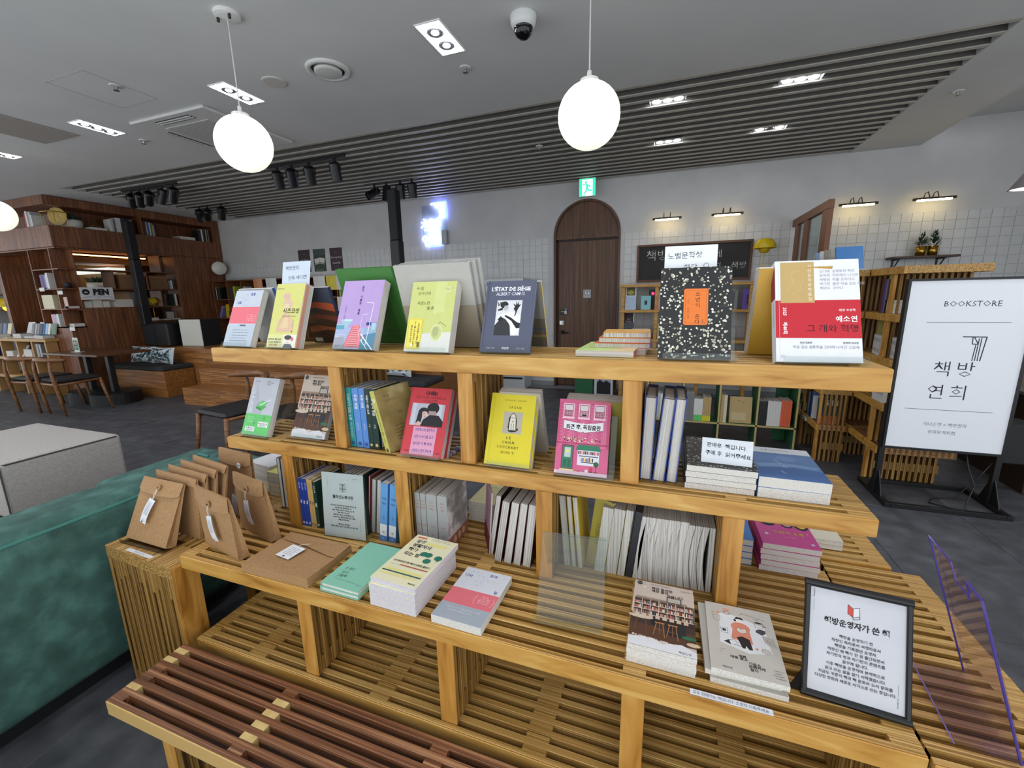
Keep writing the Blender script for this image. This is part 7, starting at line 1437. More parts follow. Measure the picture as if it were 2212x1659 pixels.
for x, lb in ((-9.95, 'left'), (-9.62, 'right')):
    b = B(); M = lean(x, 3.93, 0.95, 8, 20); b.box((0, 0, 0), (0.15, 0.002, 0.20), C('#d9dadb'), M); tag(b.obj('price_card'), lb + ' of two white cards standing on the far left counter', 'card', 'white cards on the counter')

# ---------------------------------------------------------------- sofa and footstool
TV = noise_mat('teal_velvet', [(0.3, '#2f5048'), (0.5, '#3d625a'), (0.7, '#517c73')], (1,1,1), 14, 8, 0.85, 0.2, bscale=600); PIPE = C('#3f7d72', 0.8)
sofa = thing('teal_sofa', 'teal velvet sofa cut by the left edge of the picture', 'sofa', (-2.3, 0.9, 0))
def puff(x0, y0, z0, x1, y1, z1, r, mat, name, root, seg=5):
    """box with generously rounded edges"""
    q = bmesh_round((x0, y0, z0), (x1, y1, z1), r, seg); me = q; me.materials.append(mat)
    o = bpy.data.objects.new(name, me); COL.objects.link(o); o.parent = root
    o.matrix_basis = WM[root].inverted(); WM[o] = Matrix(); return o
def bmesh_round(a, c, r, seg):
    import bmesh
    bm = bmesh.new(); bmesh.ops.create_cube(bm, size=1.0)
    for v in bm.verts: v.co = V([(a[k]+c[k])/2 + v.co[k]*(c[k]-a[k]) for k in range(3)])
    bmesh.ops.bevel(bm, geom=bm.edges[:], offset=r, segments=seg, profile=0.5, affect='EDGES')
    me = bpy.data.meshes.new('rounded'); bm.to_mesh(me); bm.free(); me.polygons.foreach_set('use_smooth', [True]*len(me.polygons)); return me
puff(-2.14, -0.9, 0.06, -1.915, 1.30, 0.70, 0.05, TV, 'back', sofa)
puff(-3.05, -0.9, 0.06, -2.14, 1.32, 0.40, 0.05, TV, 'seat_base', sofa); puff(-3.05, 1.30, 0.06, -1.93, 1.95, 0.42, 0.06, TV, 'chaise', sofa)
q = B(); q.tube([(-1.921, -0.9, 0.668), (-1.921, 0.6, 0.668), (-1.921, 1.24, 0.668), (-1.94, 1.285, 0.668), (-1.98, 1.302, 0.668)], 0.006, PIPE, 6); q.obj('piping', sofa); q = B(); q.tube([(-2.14, 1.296, 0.66), (-2.06, 1.297, 0.701), (-1.99, 1.29, 0.70)], 0.006, PIPE, 6); q.obj('piping', sofa)
q = B(); q.box((-3.0, -0.85, 0.0), (-1.97, 1.28, 0.062), BLACK()); q.obj('plinth', sofa)
GF = fabric('grey_weave', '#a9a39c', '#bdb8b1', 90)
st = thing('grey_footstool', 'pale grey upholstered footstool with dark piping at the left edge', 'footstool', (-4.6, 1.6, 0))
puff(-5.02, 1.27, 0.04, -3.92, 1.93, 0.43, 0.035, GF, 'cushion', st)
q = B(); q.tube([(-5.0, 1.275, 0.415), (-3.955, 1.275, 0.415), (-3.925, 1.30, 0.415), (-3.925, 1.90, 0.415)], 0.006, C('#4b4845', 0.8), 6); q.tube([(-3.925, 1.275, 0.41), (-3.922, 1.272, 0.08)], 0.005, C('#4b4845', 0.8), 6); q.obj('piping', st)
# ================================================================ far wall
FW = lambda x, y, z: Matrix(((1,0,0,x),(0,0,-1,y),(0,1,0,z),(0,0,0,1)))
yw = YW - 0.008
for i, (x, w, items, lb) in enumerate(((-6.525, 0.27, [('r', 0, 0, 1, 1, '#3a2b2e'), ('t', 'Story', 0.5, 0.82, 0.03, '#8a7678'), ('t', 'and Story', 0.5, 0.55, 0.055, '#d9d0cf'), ('t', 'Books', 0.5, 0.40, 0.05, '#d9d0cf')], 'dark brown poster with white script on the far wall, leftmost of three'), (-6.172, 0.27, [('r', 0, 0, 1, 1, '#2b3f2e'), ('r', 0, 0.72, 1, 1, '#3f4a4a'), ('p', [(0.05,0.55),(0.5,0.62),(0.95,0.58),(0.90,0.36),(0.5,0.42),(0.12,0.34)], '#d9d6cf'), ('l', [(0.5,0.62),(0.5,0.42)], 0.006, '#8a8578'), ('p', [(0.08,0.34),(0.5,0.40),(0.9,0.35),(0.9,0.30),(0.5,0.35),(0.1,0.29)], '#a39a88'), ('t', 'grow books', 0.5, 0.07, 0.035, '#d9e0d6')] + [('o', (i*37 % 100)/100, 0.05+0.25*((i*53) % 100)/100, 0.03, 0.015, '#4a6a44') for i in range(26)], 'green poster with an open book on the far wall'),
        (-5.79, 0.27, [('r', 0, 0, 1, 1, '#3a2830'), ('t', 'Memory Day!', 0.5, 0.60, 0.05, '#d9cfd2', 'c', 0, 0, 0.24), ('t', 'for', 0.5, 0.48, 0.02, '#b09aa2'), ('t', 'heartful', 0.5, 0.36, 0.055, '#d9cfd2'), ('t', 'shop', 0.5, 0.82, 0.03, '#8f7a84'), ('l', [(0.3,0.2),(0.7,0.2)], 0.003, '#8f7a84')], 'dark plum poster with white script on the far wall, rightmost of three'))):
    b = B(); b.box((x, yw-0.003, 1.915), (x+w, yw, 2.31), C('#2c2428')); art(b, FW(x, yw-0.0035, 1.915), w, 0.395, items, 0.0006); tag(b.obj('poster'), lb, 'poster')
for x0, x1, lb in ((-0.254, 0.106, 'first'), (0.46, 0.822, 'second'), (1.815, 2.187, 'third'), (2.503, 2.877, 'fourth')):
    t = thing('picture_light', lb + ' brass picture light from the door on the far wall', 'wall lamp', ((x0+x1)/2, yw, 2.38), 'brass picture lights'); xm = (x0+x1)/2; k = C('#4d4234', 0.35, 0.8); yl_ = YW - 0.16
    b = B(); b.cyl((x0, yl_, 2.365), (x1, yl_, 2.365), 0.014, m=k, n=12); b.obj('tube_housing', t)
    b = B(); b.cyl((x0+0.035, yl_-0.003, 2.352), (x1-0.035, yl_-0.003, 2.352), 0.0115, m=E('#ffe3a0', 22.0), n=10); b.obj('lit_tube', t)
    b = B(); b.cbox((xm-0.10, YW-0.025, 2.378), (xm+0.10, YW, 2.40), k, 0.003); b.obj('wall_plate', t)
    for dx in (-0.04, 0.04):
        b = B(); b.tube([(xm+dx, YW-0.02, 2.39), (xm+dx, YW-0.05, 2.44), (xm+dx, YW-0.11, 2.445), (xm+dx, yl_, 2.37)], 0.0045, k, 8); b.obj('curved_arm', t, smooth=True)
t = thing('blackboard', 'wood framed blackboard with chalk Hangul on the far wall', 'blackboard', (0.27, yw, 1.56)); xb0, xb1, zb0, zb1 = -0.44, 0.983, 1.557, 2.057
b = B(); b.box((xb0+0.03, yw-0.02, zb0+0.03), (xb1-0.03, yw, zb1-0.03), noise_mat('slate_board', [(0.3, '#1f2022'), (0.7, '#2a2b2d')], (1,1,1), 4, 5, 0.7)); b.obj('slate', t)
for a, c in (((xb0, zb0), (xb1, zb0+0.03)), ((xb0, zb1-0.03), (xb1, zb1)), ((xb0, zb0+0.03), (xb0+0.03, zb1-0.03)), ((xb1-0.03, zb0+0.03), (xb1, zb1-0.03))):
    b = B(); b.cbox((a[0], yw-0.035, a[1]), (c[0], yw, c[1]), C('#5a3a26', 0.5), 0.003); b.obj('frame_rail', t)
b = B(); F = FW(xb0, yw-0.0205, zb0)
for s_, u, v, sz in (('책방연희', 0.09, 0.355, 0.155), ('동네', 0.62, 0.34, 0.11), ('책방', 0.84, 0.185, 0.10), ('연희', 0.62, 0.185, 0.11)):
    text(b, s_, F @ T(u*1.42, v, 0), sz, C('#c9cacb', 0.9), 'l', -0.012)
for i in range(3): b.add([F @ V(p) for p in ((0.17+0.03*i, 0.40, 0.0004), (0.30+0.03*i, 0.42, 0.0004), (0.31+0.03*i, 0.43, 0.0004), (0.18+0.03*i, 0.41, 0.0004))], [(0,1,2,3)], C('#4a4b4c', 0.9))
b.obj('chalk_writing', t)
# glazed wooden screen standing out from the wall
t = thing('wooden_screen', 'tall wooden framed glass screen standing out from the far wall', 'screen', (1.42, 5.8, 0)); k = C('#7a4c30', 0.45)
for y0, y1 in ((5.13, 5.44), (5.81, 6.07), (6.19, 6.43)):
    b = B(); b.cbox((1.40, y0, 0), (1.445, y1 - 0.14, 2.17), k, 0.003); b.obj('post', t)
b = B(); b.cbox((1.398, 5.13, 2.17), (1.447, 6.43, 2.255), k, 0.003); b.obj('head_rail', t)
for y0, y1 in ((5.30, 5.81), (5.93, 6.19)):
    b = B(); b.box((1.418, y0, 0.9), (1.424, y1, 2.17), clear('window_glass', '#dfe8e8', 0.12)); b.obj('glass_pane', t)
# floating shelf and its two pots
t = thing('floating_shelf', 'small dark wooden wall shelf on iron brackets', 'shelf', (2.68, 6.35, 1.74))
b = B(); b.cbox((2.39, 6.22, 1.735), (2.98, YW, 1.758), C('#4d3226', 0.45), 0.003); b.obj('board', t)
for x in (2.45, 2.86):
    b = B(); b.box((x, YW-0.012, 1.60), (x+0.02, YW, 1.735), BLACK()); b.box((x, 6.26, 1.722), (x+0.02, YW, 1.735), BLACK()); b.tube([(x+0.01, YW-0.01, 1.62), (x+0.01, 6.34, 1.67), (x+0.01, 6.28, 1.725)], 0.007, BLACK(), 6); b.obj('bracket', t)
for x, lb, h in ((2.658, 'left', 0.13), (2.765, 'right', 0.15)):
    t = thing('potted_succulent', lb + ' gold pot with a spiky green plant on the wall shelf', 'potted plant', (x, 6.31, 1.7585), 'gold pots on the wall shelf'); M = T(x, 6.31, 1.7585)
    b = B(); b.lathe([(0.001, 0), (0.044, 0), (0.05, 0.105), (0.046, 0.105), (0.001, 0.098)], C('#b8923c', 0.18, 0.9), M, 24); b.obj('gold_pot', t, smooth=True)
    b = B(); r = random.Random(int(x*1000))
    for i in range(130):
        a = r.uniform(0, 6.28); zz_ = r.uniform(0.10, 0.10+h); q = 0.075*(1 - (zz_-0.10)/h)**0.7 + 0.012; p0 = M @ V((0.2*q*math.cos(a), 0.2*q*math.sin(a), zz_)); p1 = M @ V((q*math.cos(a), q*math.sin(a), zz_ + 0.02 + r.uniform(-0.01, 0.03))); d = (p1-p0).cross(V((0,0,1))).normalized()*0.006; m_ = (p0+p1)/2
        b.add([p0, m_ + d, p1, m_ - d], [(0,1,2,3)], C(r.choice(('#24402a', '#2f5434', '#1d3524')), 0.6))
    o = b.obj('foliage', t); o['kind'] = 'stuff'
# white kiosk behind the display
t = thing('white_kiosk', 'white kiosk cabinet standing against the far wall', 'kiosk', (-2.9, 6.1, 0)); k = C('#cdd2d3', 0.35)
b = B(); b.cbox((-3.84, 6.05, 0.0), (-2.0, 6.40, 1.66), k, 0.006); b.obj('cabinet', t)
for x in (-2.75, -2.36): b = B(); b.box((x, 6.046, 0.155), (x+0.33, 6.0505, 0.185), C('#1b1d20', 0.5)); b.obj('slot', t)
b = B(); art(b, FW(-3.84, 6.0495, 0), 1.84, 1.66, [('t', '하나은행', 0.70, 0.955, 0.075, '#1c1d20', 'c', 0.01), ('r', 0.505, 0.0, 0.508, 0.35, '#9aa0a2')], 0.0004); b.obj('lettering', t)
# low walnut bookcase along the far wall, left
t = thing('low_bookcase', 'long walnut pigeonhole bookcase along the far wall', 'bookcase', (-6.9, 6.2, 0)); k = noise_mat('bookcase_veneer', [(0.3, '#5f3a22'), (0.6, '#80502f'), (0.8, '#95613b')], (2, 30, 30), 2, 4, 0.45)
x0, x1 = -8.46, -3.9; ys0, ys1 = 6.10, 6.40
for z in (1.805, 1.455, 1.09, 0.72):
    b = B(); b.cbox((x0, ys0, z-0.02), (x1, ys1, z), k, 0.002); b.obj('shelf', t)
b = B(); b.box((x0, ys1-0.01, 0.0), (x1, ys1, 1.8), k); b.obj('back_panel', t)
cells = [-8.46 + 0.38*i for i in range(13)]
for x in cells:
    b = B(); b.cbox((x, ys0+0.001, 0.0), (x+0.018, ys1-0.01, 1.785), k, 0.002); b.obj('divider', t)
ck = [('dark', ['black 32 235', 'white 16 230', 'black 40 225', 'dark grey 34 215', 'black 30 225']), ('lime', ['dark grey 46 215', 'brown 40 220', 'dark grey 34 212', 'lime 40 235']), ('mixed', ['grey 30 230', 'white 26 225']), ('a', ['black 30 210', 'cream 30 220']), ('b', ['white 30 220', 'pink 30 210']), ('c', ['blue 34 215', 'white 26 220', 'grey 30 210']), ('d', ['red 30 200', 'white 40 215']), ('e', ['white 34 225', 'cream 28 220', 'orange 30 200']), ('f', ['lime 30 230', 'green 40 225', 'white 20 220'])]
for i, (nm, sp_) in enumerate(ck): run(T(cells[i]+0.03, 6.12, 1.455), sp_, 'in the top row, %s cell of the far wall bookcase' % ORD[i], 'far wall bookcase books', 0.16)
for i, sp_ in ((1, ['orange 24 200']), (6, ['navy 40 150', 'blue 40 140', 'pink 30 230']), (7, ['pink 60 240']), (8, ['white 30 220', 'lime 24 215'])): run(T(cells[i]+0.03, 6.12, 1.09), sp_, 'in the second row, %s cell of the far wall bookcase' % ORD[i], 'far wall bookcase books', 0.16)
plain_book('paperback', 'lilac and yellow book leaning in the second row of the far wall bookcase', T(-8.44, 6.14, 1.092) @ RY(24), 0.15, 0.25, 0.05, '#8c86c9', spine='#8c86c9', edge='s')
book('picture_book', 'yellow picture book facing out in the second row of the far wall bookcase', lean(-8.26, 6.15, 1.093, 8, 6), 0.24, 0.26, 0.03, '#d6bb1c', [('r', 0.3, 0.15, 0.9, 0.5, '#2b2a26'), ('o', 0.75, 0.4, 0.1, 0.1, '#d8d3c0')])
for i, (x, c_, row) in enumerate(((-7.33, '#c98a5c', 0), (-7.02, '#d9dcda', 0), (-6.56, '#d9dcda', 0), (-6.30, '#d3cfb8', 0), (-5.90, '#dcdcd8', 0), (-5.62, '#d9c840', 0), (-5.40, '#dcdcd8', 0), (-4.98, '#dcdcd8', 0), (-5.42, '#dcdcd8', 1), (-5.95, '#dcdcd8', 1))):
    z = 1.63 if row == 0 else 1.27
    M = T(x, 6.085, z - 0.06); w_ = 0.13 if i in (1, 4, 6, 8) else 0.11
    t2 = thing('hanging_booklet', ('printed orange' if i == 0 else 'plain yellow' if i == 5 else 'plain white') + ' booklet hung on the far wall bookcase, ' + ORD[i] + (' from the left' if row == 0 else ' and in the lower row'), 'booklet', M, 'booklets hung on the bookcase')
    b = B(); b.add([(0, 0, 0), (w_, -0.022, 0), (w_, -0.022, 0.24), (0, 0, 0.24)], [(0,1,2,3)], C(c_)); b.obj('left_page', t2, world=False); b = B(); b.add([(w_, -0.022, 0), (2*w_, 0, 0), (2*w_, 0, 0.24), (w_, -0.022, 0.24)], [(0,1,2,3)], C(c_)); b.obj('right_page', t2, world=False)
# pine wall shelf right of the door
t = thing('pine_wall_shelf', 'pine framed bookshelf under the blackboard', 'bookshelf', (0.4, 6.2, 0)); k = pine()
for z in (1.522, 1.19, 0.80, 0.42):
    b = B(); b.cbox((-0.615, 6.0, z-0.035), (1.36, 6.40, z), k, 0.002); b.obj('shelf', t)
for x in (-0.60, -0.17, 0.38, 0.93):
    b = B(); b.cbox((x, 6.02, 0), (x+0.045, 6.10, 1.487), k, 0.002); b.obj('post', t)
def facing(x, z, w, h, c, items, label, y=6.03, cat='book', nm='paperback', t_=0.012, tilt=10): return book(nm, label, lean(x, y, z+0.001, 0, tilt), w, h, t_, c, items)
facing(-0.55, 1.19, 0.14, 0.31, '#d9dcdf', [('r', 0.12, 0.62, 0.88, 0.96, '#5a5a34'), ('o', 0.5, 0.75, 0.3, 0.1, '#b0a04a'), ('r', 0, 0, 1, 0.58, '#b3c8de'), ('o', 0.2, 0.3, 0.05, 0.02, '#d98a9a'), ('o', 0.35, 0.15, 0.05, 0.02, '#d98a9a'), ('o', 0.8, 0.15, 0.05, 0.02, '#d98a9a')], 'white and pale blue leaflet standing at the left end of the pine shelf')
facing(-0.345, 1.19, 0.125, 0.185, '#86c5cb', [('r', 0.36, 0.35, 0.64, 0.65, '#33363a')], 'pale teal book facing out on the pine shelf')
t3 = thing('display_light', 'small black sign with a red light on the pine shelf', 'sign', (-0.24, 6.10, 1.40)); b = B(); b.cbox((-0.25, 6.15, 1.191), (-0.165, 6.17, 1.45), C('#1a0d10', 0.4), 0.003); b.obj('panel', t3); b = B(); b.cyl((-0.20, 6.148, 1.40), (-0.20, 6.146, 1.40), 0.02, m=E('#ff2a50', 3), n=12); b.obj('red_light', t3)
facing(-0.575, 0.80, 0.145, 0.36, '#d8d8d8', [('r', 0.08, 0.55, 0.92, 0.97, '#33202c'), ('t', 'and', 0.5, 0.75, 0.03, '#d9cfd2'), ('t', 'Story', 0.5, 0.66, 0.03, '#d9cfd2'), ('r', 0.0, 0.0, 1, 0.5, '#c9ccd2')], 'white framed leaflet with a dark picture on the second pine shelf', y=6.06)
facing(-0.575, 0.80, 0.15, 0.225, '#3a3b42', [('p', [(0.3,0.35),(0.38,0.62),(0.52,0.42),(0.8,0.34),(0.5,0.36)], '#d9dce0'), ('r', 0, 0, 1, 0.25, '#b9c4d2')], 'dark book with a white figure on the second pine shelf', y=6.005)
run(T(-0.13, 6.03, 1.19), ['pink 20 235', 'white 18 230', 'blue 22 215', 'red 18 225', 'white 22 220', 'navy 22 228', 'grey 20 232', 'white 22 236', 'cream 20 226', 'teal 22 218'], 'on the upper pine shelf, middle bay', 'upper pine shelf books', 0.2)
run(T(0.55, 6.03, 1.19), ['lilac 26 215', 'pink 20 228', 'white 26 232', 'white 22 226', 'navy 26 222', 'blue 22 230', 'purple 34 245', 'black 40 240', 'grey 34 232'], 'on the upper pine shelf, left of the purple cover', 'upper pine shelf books', 0.2)
facing(0.86, 1.19, 0.17, 0.25, '#54338f', [('r', 0.30, 0.22, 0.92, 0.70, '#1b1622'), ('o', 0.62, 0.48, 0.16, 0.13, '#c9bfc4'), ('o', 0.60, 0.60, 0.20, 0.08, '#15121a')], 'purple book with a portrait facing out on the upper pine shelf', t_=0.03, tilt=4)
run(T(-0.12, 6.04, 0.80), ['cream 20 210', 'orange 22 190', 'pink 24 220', 'lilac 26 215', 'light blue 24 200', 'lime 20 220', 'white 26 215', 'green 24 210', 'lime 22 205', 'red 22 200'], 'on the second pine shelf, middle bay', 'second pine shelf books', 0.2)
run(T(0.50, 6.04, 0.80), ['lime 34 205', 'green 36 200', 'green 30 205', 'white 30 195', 'red 34 200', 'pink 30 198', 'red 30 195'], 'on the second pine shelf, right bay', 'second pine shelf books', 0.2)
pile(T(-0.44, 6.005, 0.801), 0.22, 0.16, ['pale grey 20', 'white 20', 'pale grey 22', 'white 20', 'orange 18', 'pale grey 18', 'white 18'], 'on the second pine shelf beside the dark book', 'pale pile on the second pine shelf')
pile(T(-0.10, 5.84, 0.80 - 0.0), 0.26, 0.17, ['white 30', 'light blue 28'], 'in front of the pine shelf', 'pile in front of the pine shelf') if False else None
for i in range(4):
    plain_book('paperback', ORD[i] + ' of four white books standing edge out on the low pine shelf', T(-0.30+0.05*i, 6.02, 0.42), 0.15, 0.26, 0.045, '#d9dadb', 'white books on the low pine shelf', edge='f')
for i, (x, c) in enumerate(((0.60, 'white'), (0.68, 'pale grey'), (0.76, 'white'), (0.84, 'cream'))): plain_book('paperback', c + ' book on the low pine shelf, ' + ORD[i] + ' of the right bay', T(x, 6.02, 0.42), 0.15, 0.25, 0.05, CN[c], 'right bay of the low pine shelf', edge='f')
b = B(); b.cbox((-1.0, 6.0, 0.0), (-0.63, 6.02, 0.40), C('#24663f', 0.5), 0.003)
for x, c_, lb, it in ((-1.215, '#24663f', 'plain green board standing on the floor by the arched door', []), (-0.935, '#d3d6da', 'white framed print of hills standing on the floor beside the green board', [('r', 0.14, 0.05, 0.88, 0.96, '#a9b4d2'), ('p', [(0.14,0.05),(0.14,0.5),(0.3,0.62),(0.5,0.52),(0.65,0.6),(0.88,0.48),(0.88,0.05)], '#17181c'), ('t', 'Forest', 0.5, 0.8, 0.04, '#2a2f45')])):
    q = B(); q.cbox((x, 5.98, 0.0), (x+0.26, 6.0, 0.36), C(c_, 0.5), 0.003); art(q, FW(x, 5.9796, 0), 0.26, 0.36, it, 0.0004); tag(q.obj('standing_board'), lb, 'board')
# ---------------------------------------------------------------- low green backed bookcase
t = thing('green_bookcase', 'low plywood bookcase with green insides behind the display', 'bookcase', (0.65, 4.4, 0)); EP = C('#b8a468', 0.5); GI = C('#2f6a45', 0.6)
xs_ = [-0.15, 0.168, 0.486, 0.80, 1.106]
for x in xs_:
    b = B(); b.cbox((x, 4.25, 0), (x+0.016, 4.253, 0.62), EP, 0.001); b.box((x, 4.253, 0), (x+0.016, 4.55, 0.62), GI); b.obj('upright', t)
for z in (0.21, 0.62, 0.02):
    b = B(); b.box((-0.15, 4.25, z-0.016), (1.122, 4.253, z), EP); b.box((-0.15, 4.253, z-0.016), (1.122, 4.55, z), GI); b.obj('shelf', t) if z != 0.02 else None
b = B(); b.box((xs_[3]+0.2, 4.54, 0), (1.11, 4.55, 0.6), GI); b.obj('back_panel', t)
def tall(x, specs, where, dy=0.01): run(T(x, 4.25+dy, 0.211), specs, where, 'green bookcase books', 0.16)
tall(-0.12, ['white 22 250', 'green 18 240', 'white 24 255', 'pale grey 26 250', 'white 22 245', 'grey 26 255', 'white 22 250'], 'in the first bay of the green bookcase')
tall(0.188, ['cream 20 250', 'grey 34 275', 'grey 34 272', 'white 18 215', 'white 18 214', 'white 18 212', 'white 18 213', 'tan 17 235', 'tan 17 232', 'tan 17 230', 'tan 17 232'], 'in the second bay of the green bookcase')
for i in range(4):
    q = B(); q.box((0.188+0.021+0.0348*2+0.0188*i, 4.2592, 0.212), (0.188+0.021+0.0348*2+0.0188*i+0.0175, 4.2597, 0.27), C('#63c46a')); tag(q.obj('green_band'), ORD[i] + ' green band on the thin white books in the green bookcase', 'label', 'green spine bands')
    q = B(); xx = 0.188+0.021+0.0348*2+0.0188*4+0.0178*i; q.box((xx, 4.2592, 0.212), (xx+0.0165, 4.2597, 0.265), C('#d8c82c')); tag(q.obj('yellow_band'), ORD[i] + ' yellow band on the thin tan books in the green bookcase', 'label', 'yellow spine bands')
tall(0.506, ['tan 26 265', 'cream 26 262'], 'in the third bay of the green bookcase')
book('hardback', 'tan book facing out in the third bay of the green bookcase', lean(0.585, 4.27, 0.213, 3, 6), 0.185, 0.245, 0.02, '#b59a62', [('r', 0.1, 0.12, 0.75, 0.40, '#c3ae84'), ('t', '책방', 0.4, 0.85, 0.014, '#4a3a20'), ('l', [(0.05, 0), (0.05, 1)], 0.001, '#96804c'), ('t', '이야기', 0.6, 0.80, 0.014, '#4a3a20'), ('l', [(0.12, 0.06), (0.7, 0.06)], 0.002, '#7a6640')], hard=True)
tall(0.82, ['black 22 225', 'black 22 224', 'black 22 226', 'white 20 232', 'white 20 230', 'white 20 231', 'white 20 230', 'white 20 230', 'orange 26 240', 'orange 27 238', 'orange 27 240'], 'in the fourth bay of the green bookcase')
# ---------------------------------------------------------------- slatted bookcases at the right
def tier_case(label, X0, X1, Y0, Y1, zs, posts):
    t = thing('slatted_bookcase', label, 'bookcase', ((X0+X1)/2, (Y0+Y1)/2, 0)); n_ = int((X1-X0-0.02)/0.033)
    for z in zs:
        b = B(); b.cbox((X0, Y0, z-0.05), (X0+0.02, Y1, z), pine(), 0.002); deck = b.obj('deck', t)
        q = B()
        for i in range(n_):
            x = X0 + 0.02 + 0.033*i; q.box((x+0.0165, Y0, z-0.05), (x+0.033, Y1, z), teak() if z < 0.5 else ply_y()); 
            for y in (Y0, Y0+0.5, Y1-0.05): q.box((x, y, z-0.048), (x+0.0165, y+0.05, z-0.001), ply_y())
        o = q.obj('slat_field', deck); o['kind'] = 'stuff'
    for y in posts:
        for za, zb in zip([0.0] + list(zs[:-1]), zs):
            b = B(); b.cbox((X0+0.01, y, za), (X0+0.028, y+0.05, zb-0.05), pine_up(), 0.002); up = b.obj('post', t)
            q = B()
            for i in range(1, n_):
                x = X0 + 0.01 + 0.033*i; q.box((x, y, za), (x+0.0165, y+0.045, zb-0.05), ply_up())
                if za == 0.0: q.box((x+0.0165, y+0.005, 0.10), (x+0.033, y+0.04, 0.16), ply_up())
            o = q.obj('slat_field', up); o['kind'] = 'stuff'
ZS = (0.315, 0.62, 0.93, 1.235, 1.55)
tier_case('tall slatted bookcase behind the white and red anthology', 1.205, 1.425, 4.05, 5.05, ZS, (4.05, 4.48, 4.95))
tier_case('tall slatted bookcase standing behind the bookstore sign', 1.432, 1.90, 3.56, 5.05, ZS, (3.70, 4.30, 4.95))
RQ = RZ(-90)     # books facing -x
def runx(x, y, z, specs, where, group, depth=0.15): run(T(x, y, z) @ RZ(-90), specs, where, group, depth)
runx(1.46, 3.92, 1.236, ['brown 40 240', 'purple 34 235', 'grey 22 238', 'dark grey 20 236'], 'on the second deck of the case behind the sign', 'case behind the sign books')
pile(T(1.46, 3.70, 1.236), 0.16, 0.13, ['white 26', 'white 24', 'white 24', 'lime 16'], 'on the second deck of the case behind the sign', 'white pile behind the sign')
book('paperback', 'lime and sky blue book facing out on the case behind the sign', T(1.475, 3.86, 1.30) @ RZ(-28), 0.15, 0.21, 0.02, '#a9b83a', [('r', 0.3, 0.0, 1, 1, '#7da7d6'), ('o', 0.7, 0.75, 0.2, 0.12, '#2a3f2c')])
pile(T(1.215, 4.06, 1.236), 0.17, 0.18, ['cream 26', 'cream 26', 'cream 24', 'cream 26'], 'on the second deck of the case behind the anthology', 'cream pile behind the anthology')
pile(T(1.215, 4.06, 0.931), 0.16, 0.18, ['white 24', 'white 24', 'white 26'], 'on the third deck of the case behind the anthology', 'white pile behind the anthology')
for i, y in enumerate((3.60, 3.79)): pile(T(1.47 - 0.02*i, y, 0.931) @ RZ(-8), 0.17, 0.17, ['white 22', 'pale grey 24', 'white 26', 'white 22', 'pale grey 24', 'white 22'], ('nearer' if i == 0 else 'farther') + ' of two on the third deck behind the sign', 'white piles on the third deck')
book('hardback', 'olive book standing on the third deck behind the sign', T(1.50, 3.99, 1.0) @ RZ(-20), 0.22, 0.2, 0.03, '#9a8f3c', [('l', [(0.1, 0.5), (0.8, 0.5)], 0.002, '#d9d3a0')])
pile(T(1.44, 3.60, 0.622), 0.2, 0.16, ['white 26', 'white 24', 'pale grey 24'], 'on the fourth deck behind the sign', 'white pile on the fourth deck')
M = lean(1.212, 4.065, 0.318, 0, 4)
book('paperback', 'dark green and orange book facing out at the end of the low deck', M, 0.15, 0.215, 0.02, '#24443a', [('r', 0, 0, 1, 0.32, '#d0653a'), ('r', 0.38, 0.72, 0.92, 0.93, '#d3d6d3'), ('t', '동네 책방', 0.65, 0.865, 0.018, '#26262a', 'c', 0.03, 0, 0.07), ('t', '이야기', 0.65, 0.78, 0.014, '#26262a', 'c', 0.03), ('t', '김하나', 0.55, 0.52, 0.008, '#b9c4bd')])
runx(1.22, 4.36, 0.316, ['light blue 30 205', 'navy 26 220', 'navy 24 222', 'blue 26 218', 'white 16 200'], 'on the low deck behind the dark green and orange book', 'low deck books', 0.14)
pile(T(1.215, 4.50, 0.316), 0.15, 0.16, ['lilac 30', 'lime 22', 'green 26'], 'on the low deck under the panda picture', 'small pile on the low deck')
q = B(); M = T(1.22, 4.60, 0.318); q.box((0, 0, 0), (0.15, 0.01, 0.26), C('#2b3a34'), M); art(q, front(M), 0.15, 0.26, [('r', 0, 0.55, 1, 1, '#9ab8b4'), ('o', 0.5, 0.68, 0.28, 0.16, '#e3e3df'), ('o', 0.28, 0.83, 0.10, 0.06, '#1c1c1e'), ('o', 0.72, 0.83, 0.10, 0.06, '#1c1c1e'), ('o', 0.38, 0.70, 0.07, 0.05, '#1c1c1e'), ('o', 0.62, 0.70, 0.07, 0.05, '#1c1c1e'), ('o', 0.5, 0.40, 0.36, 0.16, '#1c1c1e')]); tag(q.obj('picture_card'), 'picture of a panda on the low deck at the right', 'picture')
for i, (y, c1, c2, lb) in enumerate(((4.10, '#b9bcc0', '#3f7fc0', 'blue covered'), (4.22, '#c9ccce', '#b5b0a6', 'grey covered'), (4.36, '#cfcfc8', '#9a9488', 'beige covered'), (4.48, '#b9c2d0', '#d5d5d5', 'white covered'), (4.62, '#c9cfd8', '#8aa0c4', 'pale blue covered'))):
    t3 = thing('leaning_book', lb + ' magazine leaning in a row on top of the tall case', 'magazine', T(1.225, y, 1.551), 'magazines on top of the tall case')
    q = B(); q.box((0, 0, 0), (0.175, 0.018, 0.20), C(c2, 0.35), RX(-24)); q.obj('cover', t3, world=False); q = B(); q.box((0.001, 0.0182, 0.001), (0.174, 0.04, 0.198), pages_u(), RX(-24)); q.obj('page_block', t3, world=False)
b = B(); b.box((1.30, 4.06, 1.551), (1.41, 4.16, 1.558), C('#cfd0d2')); tag(b.obj('leaflet'), 'white leaflet lying on top of the tall case', 'leaflet')
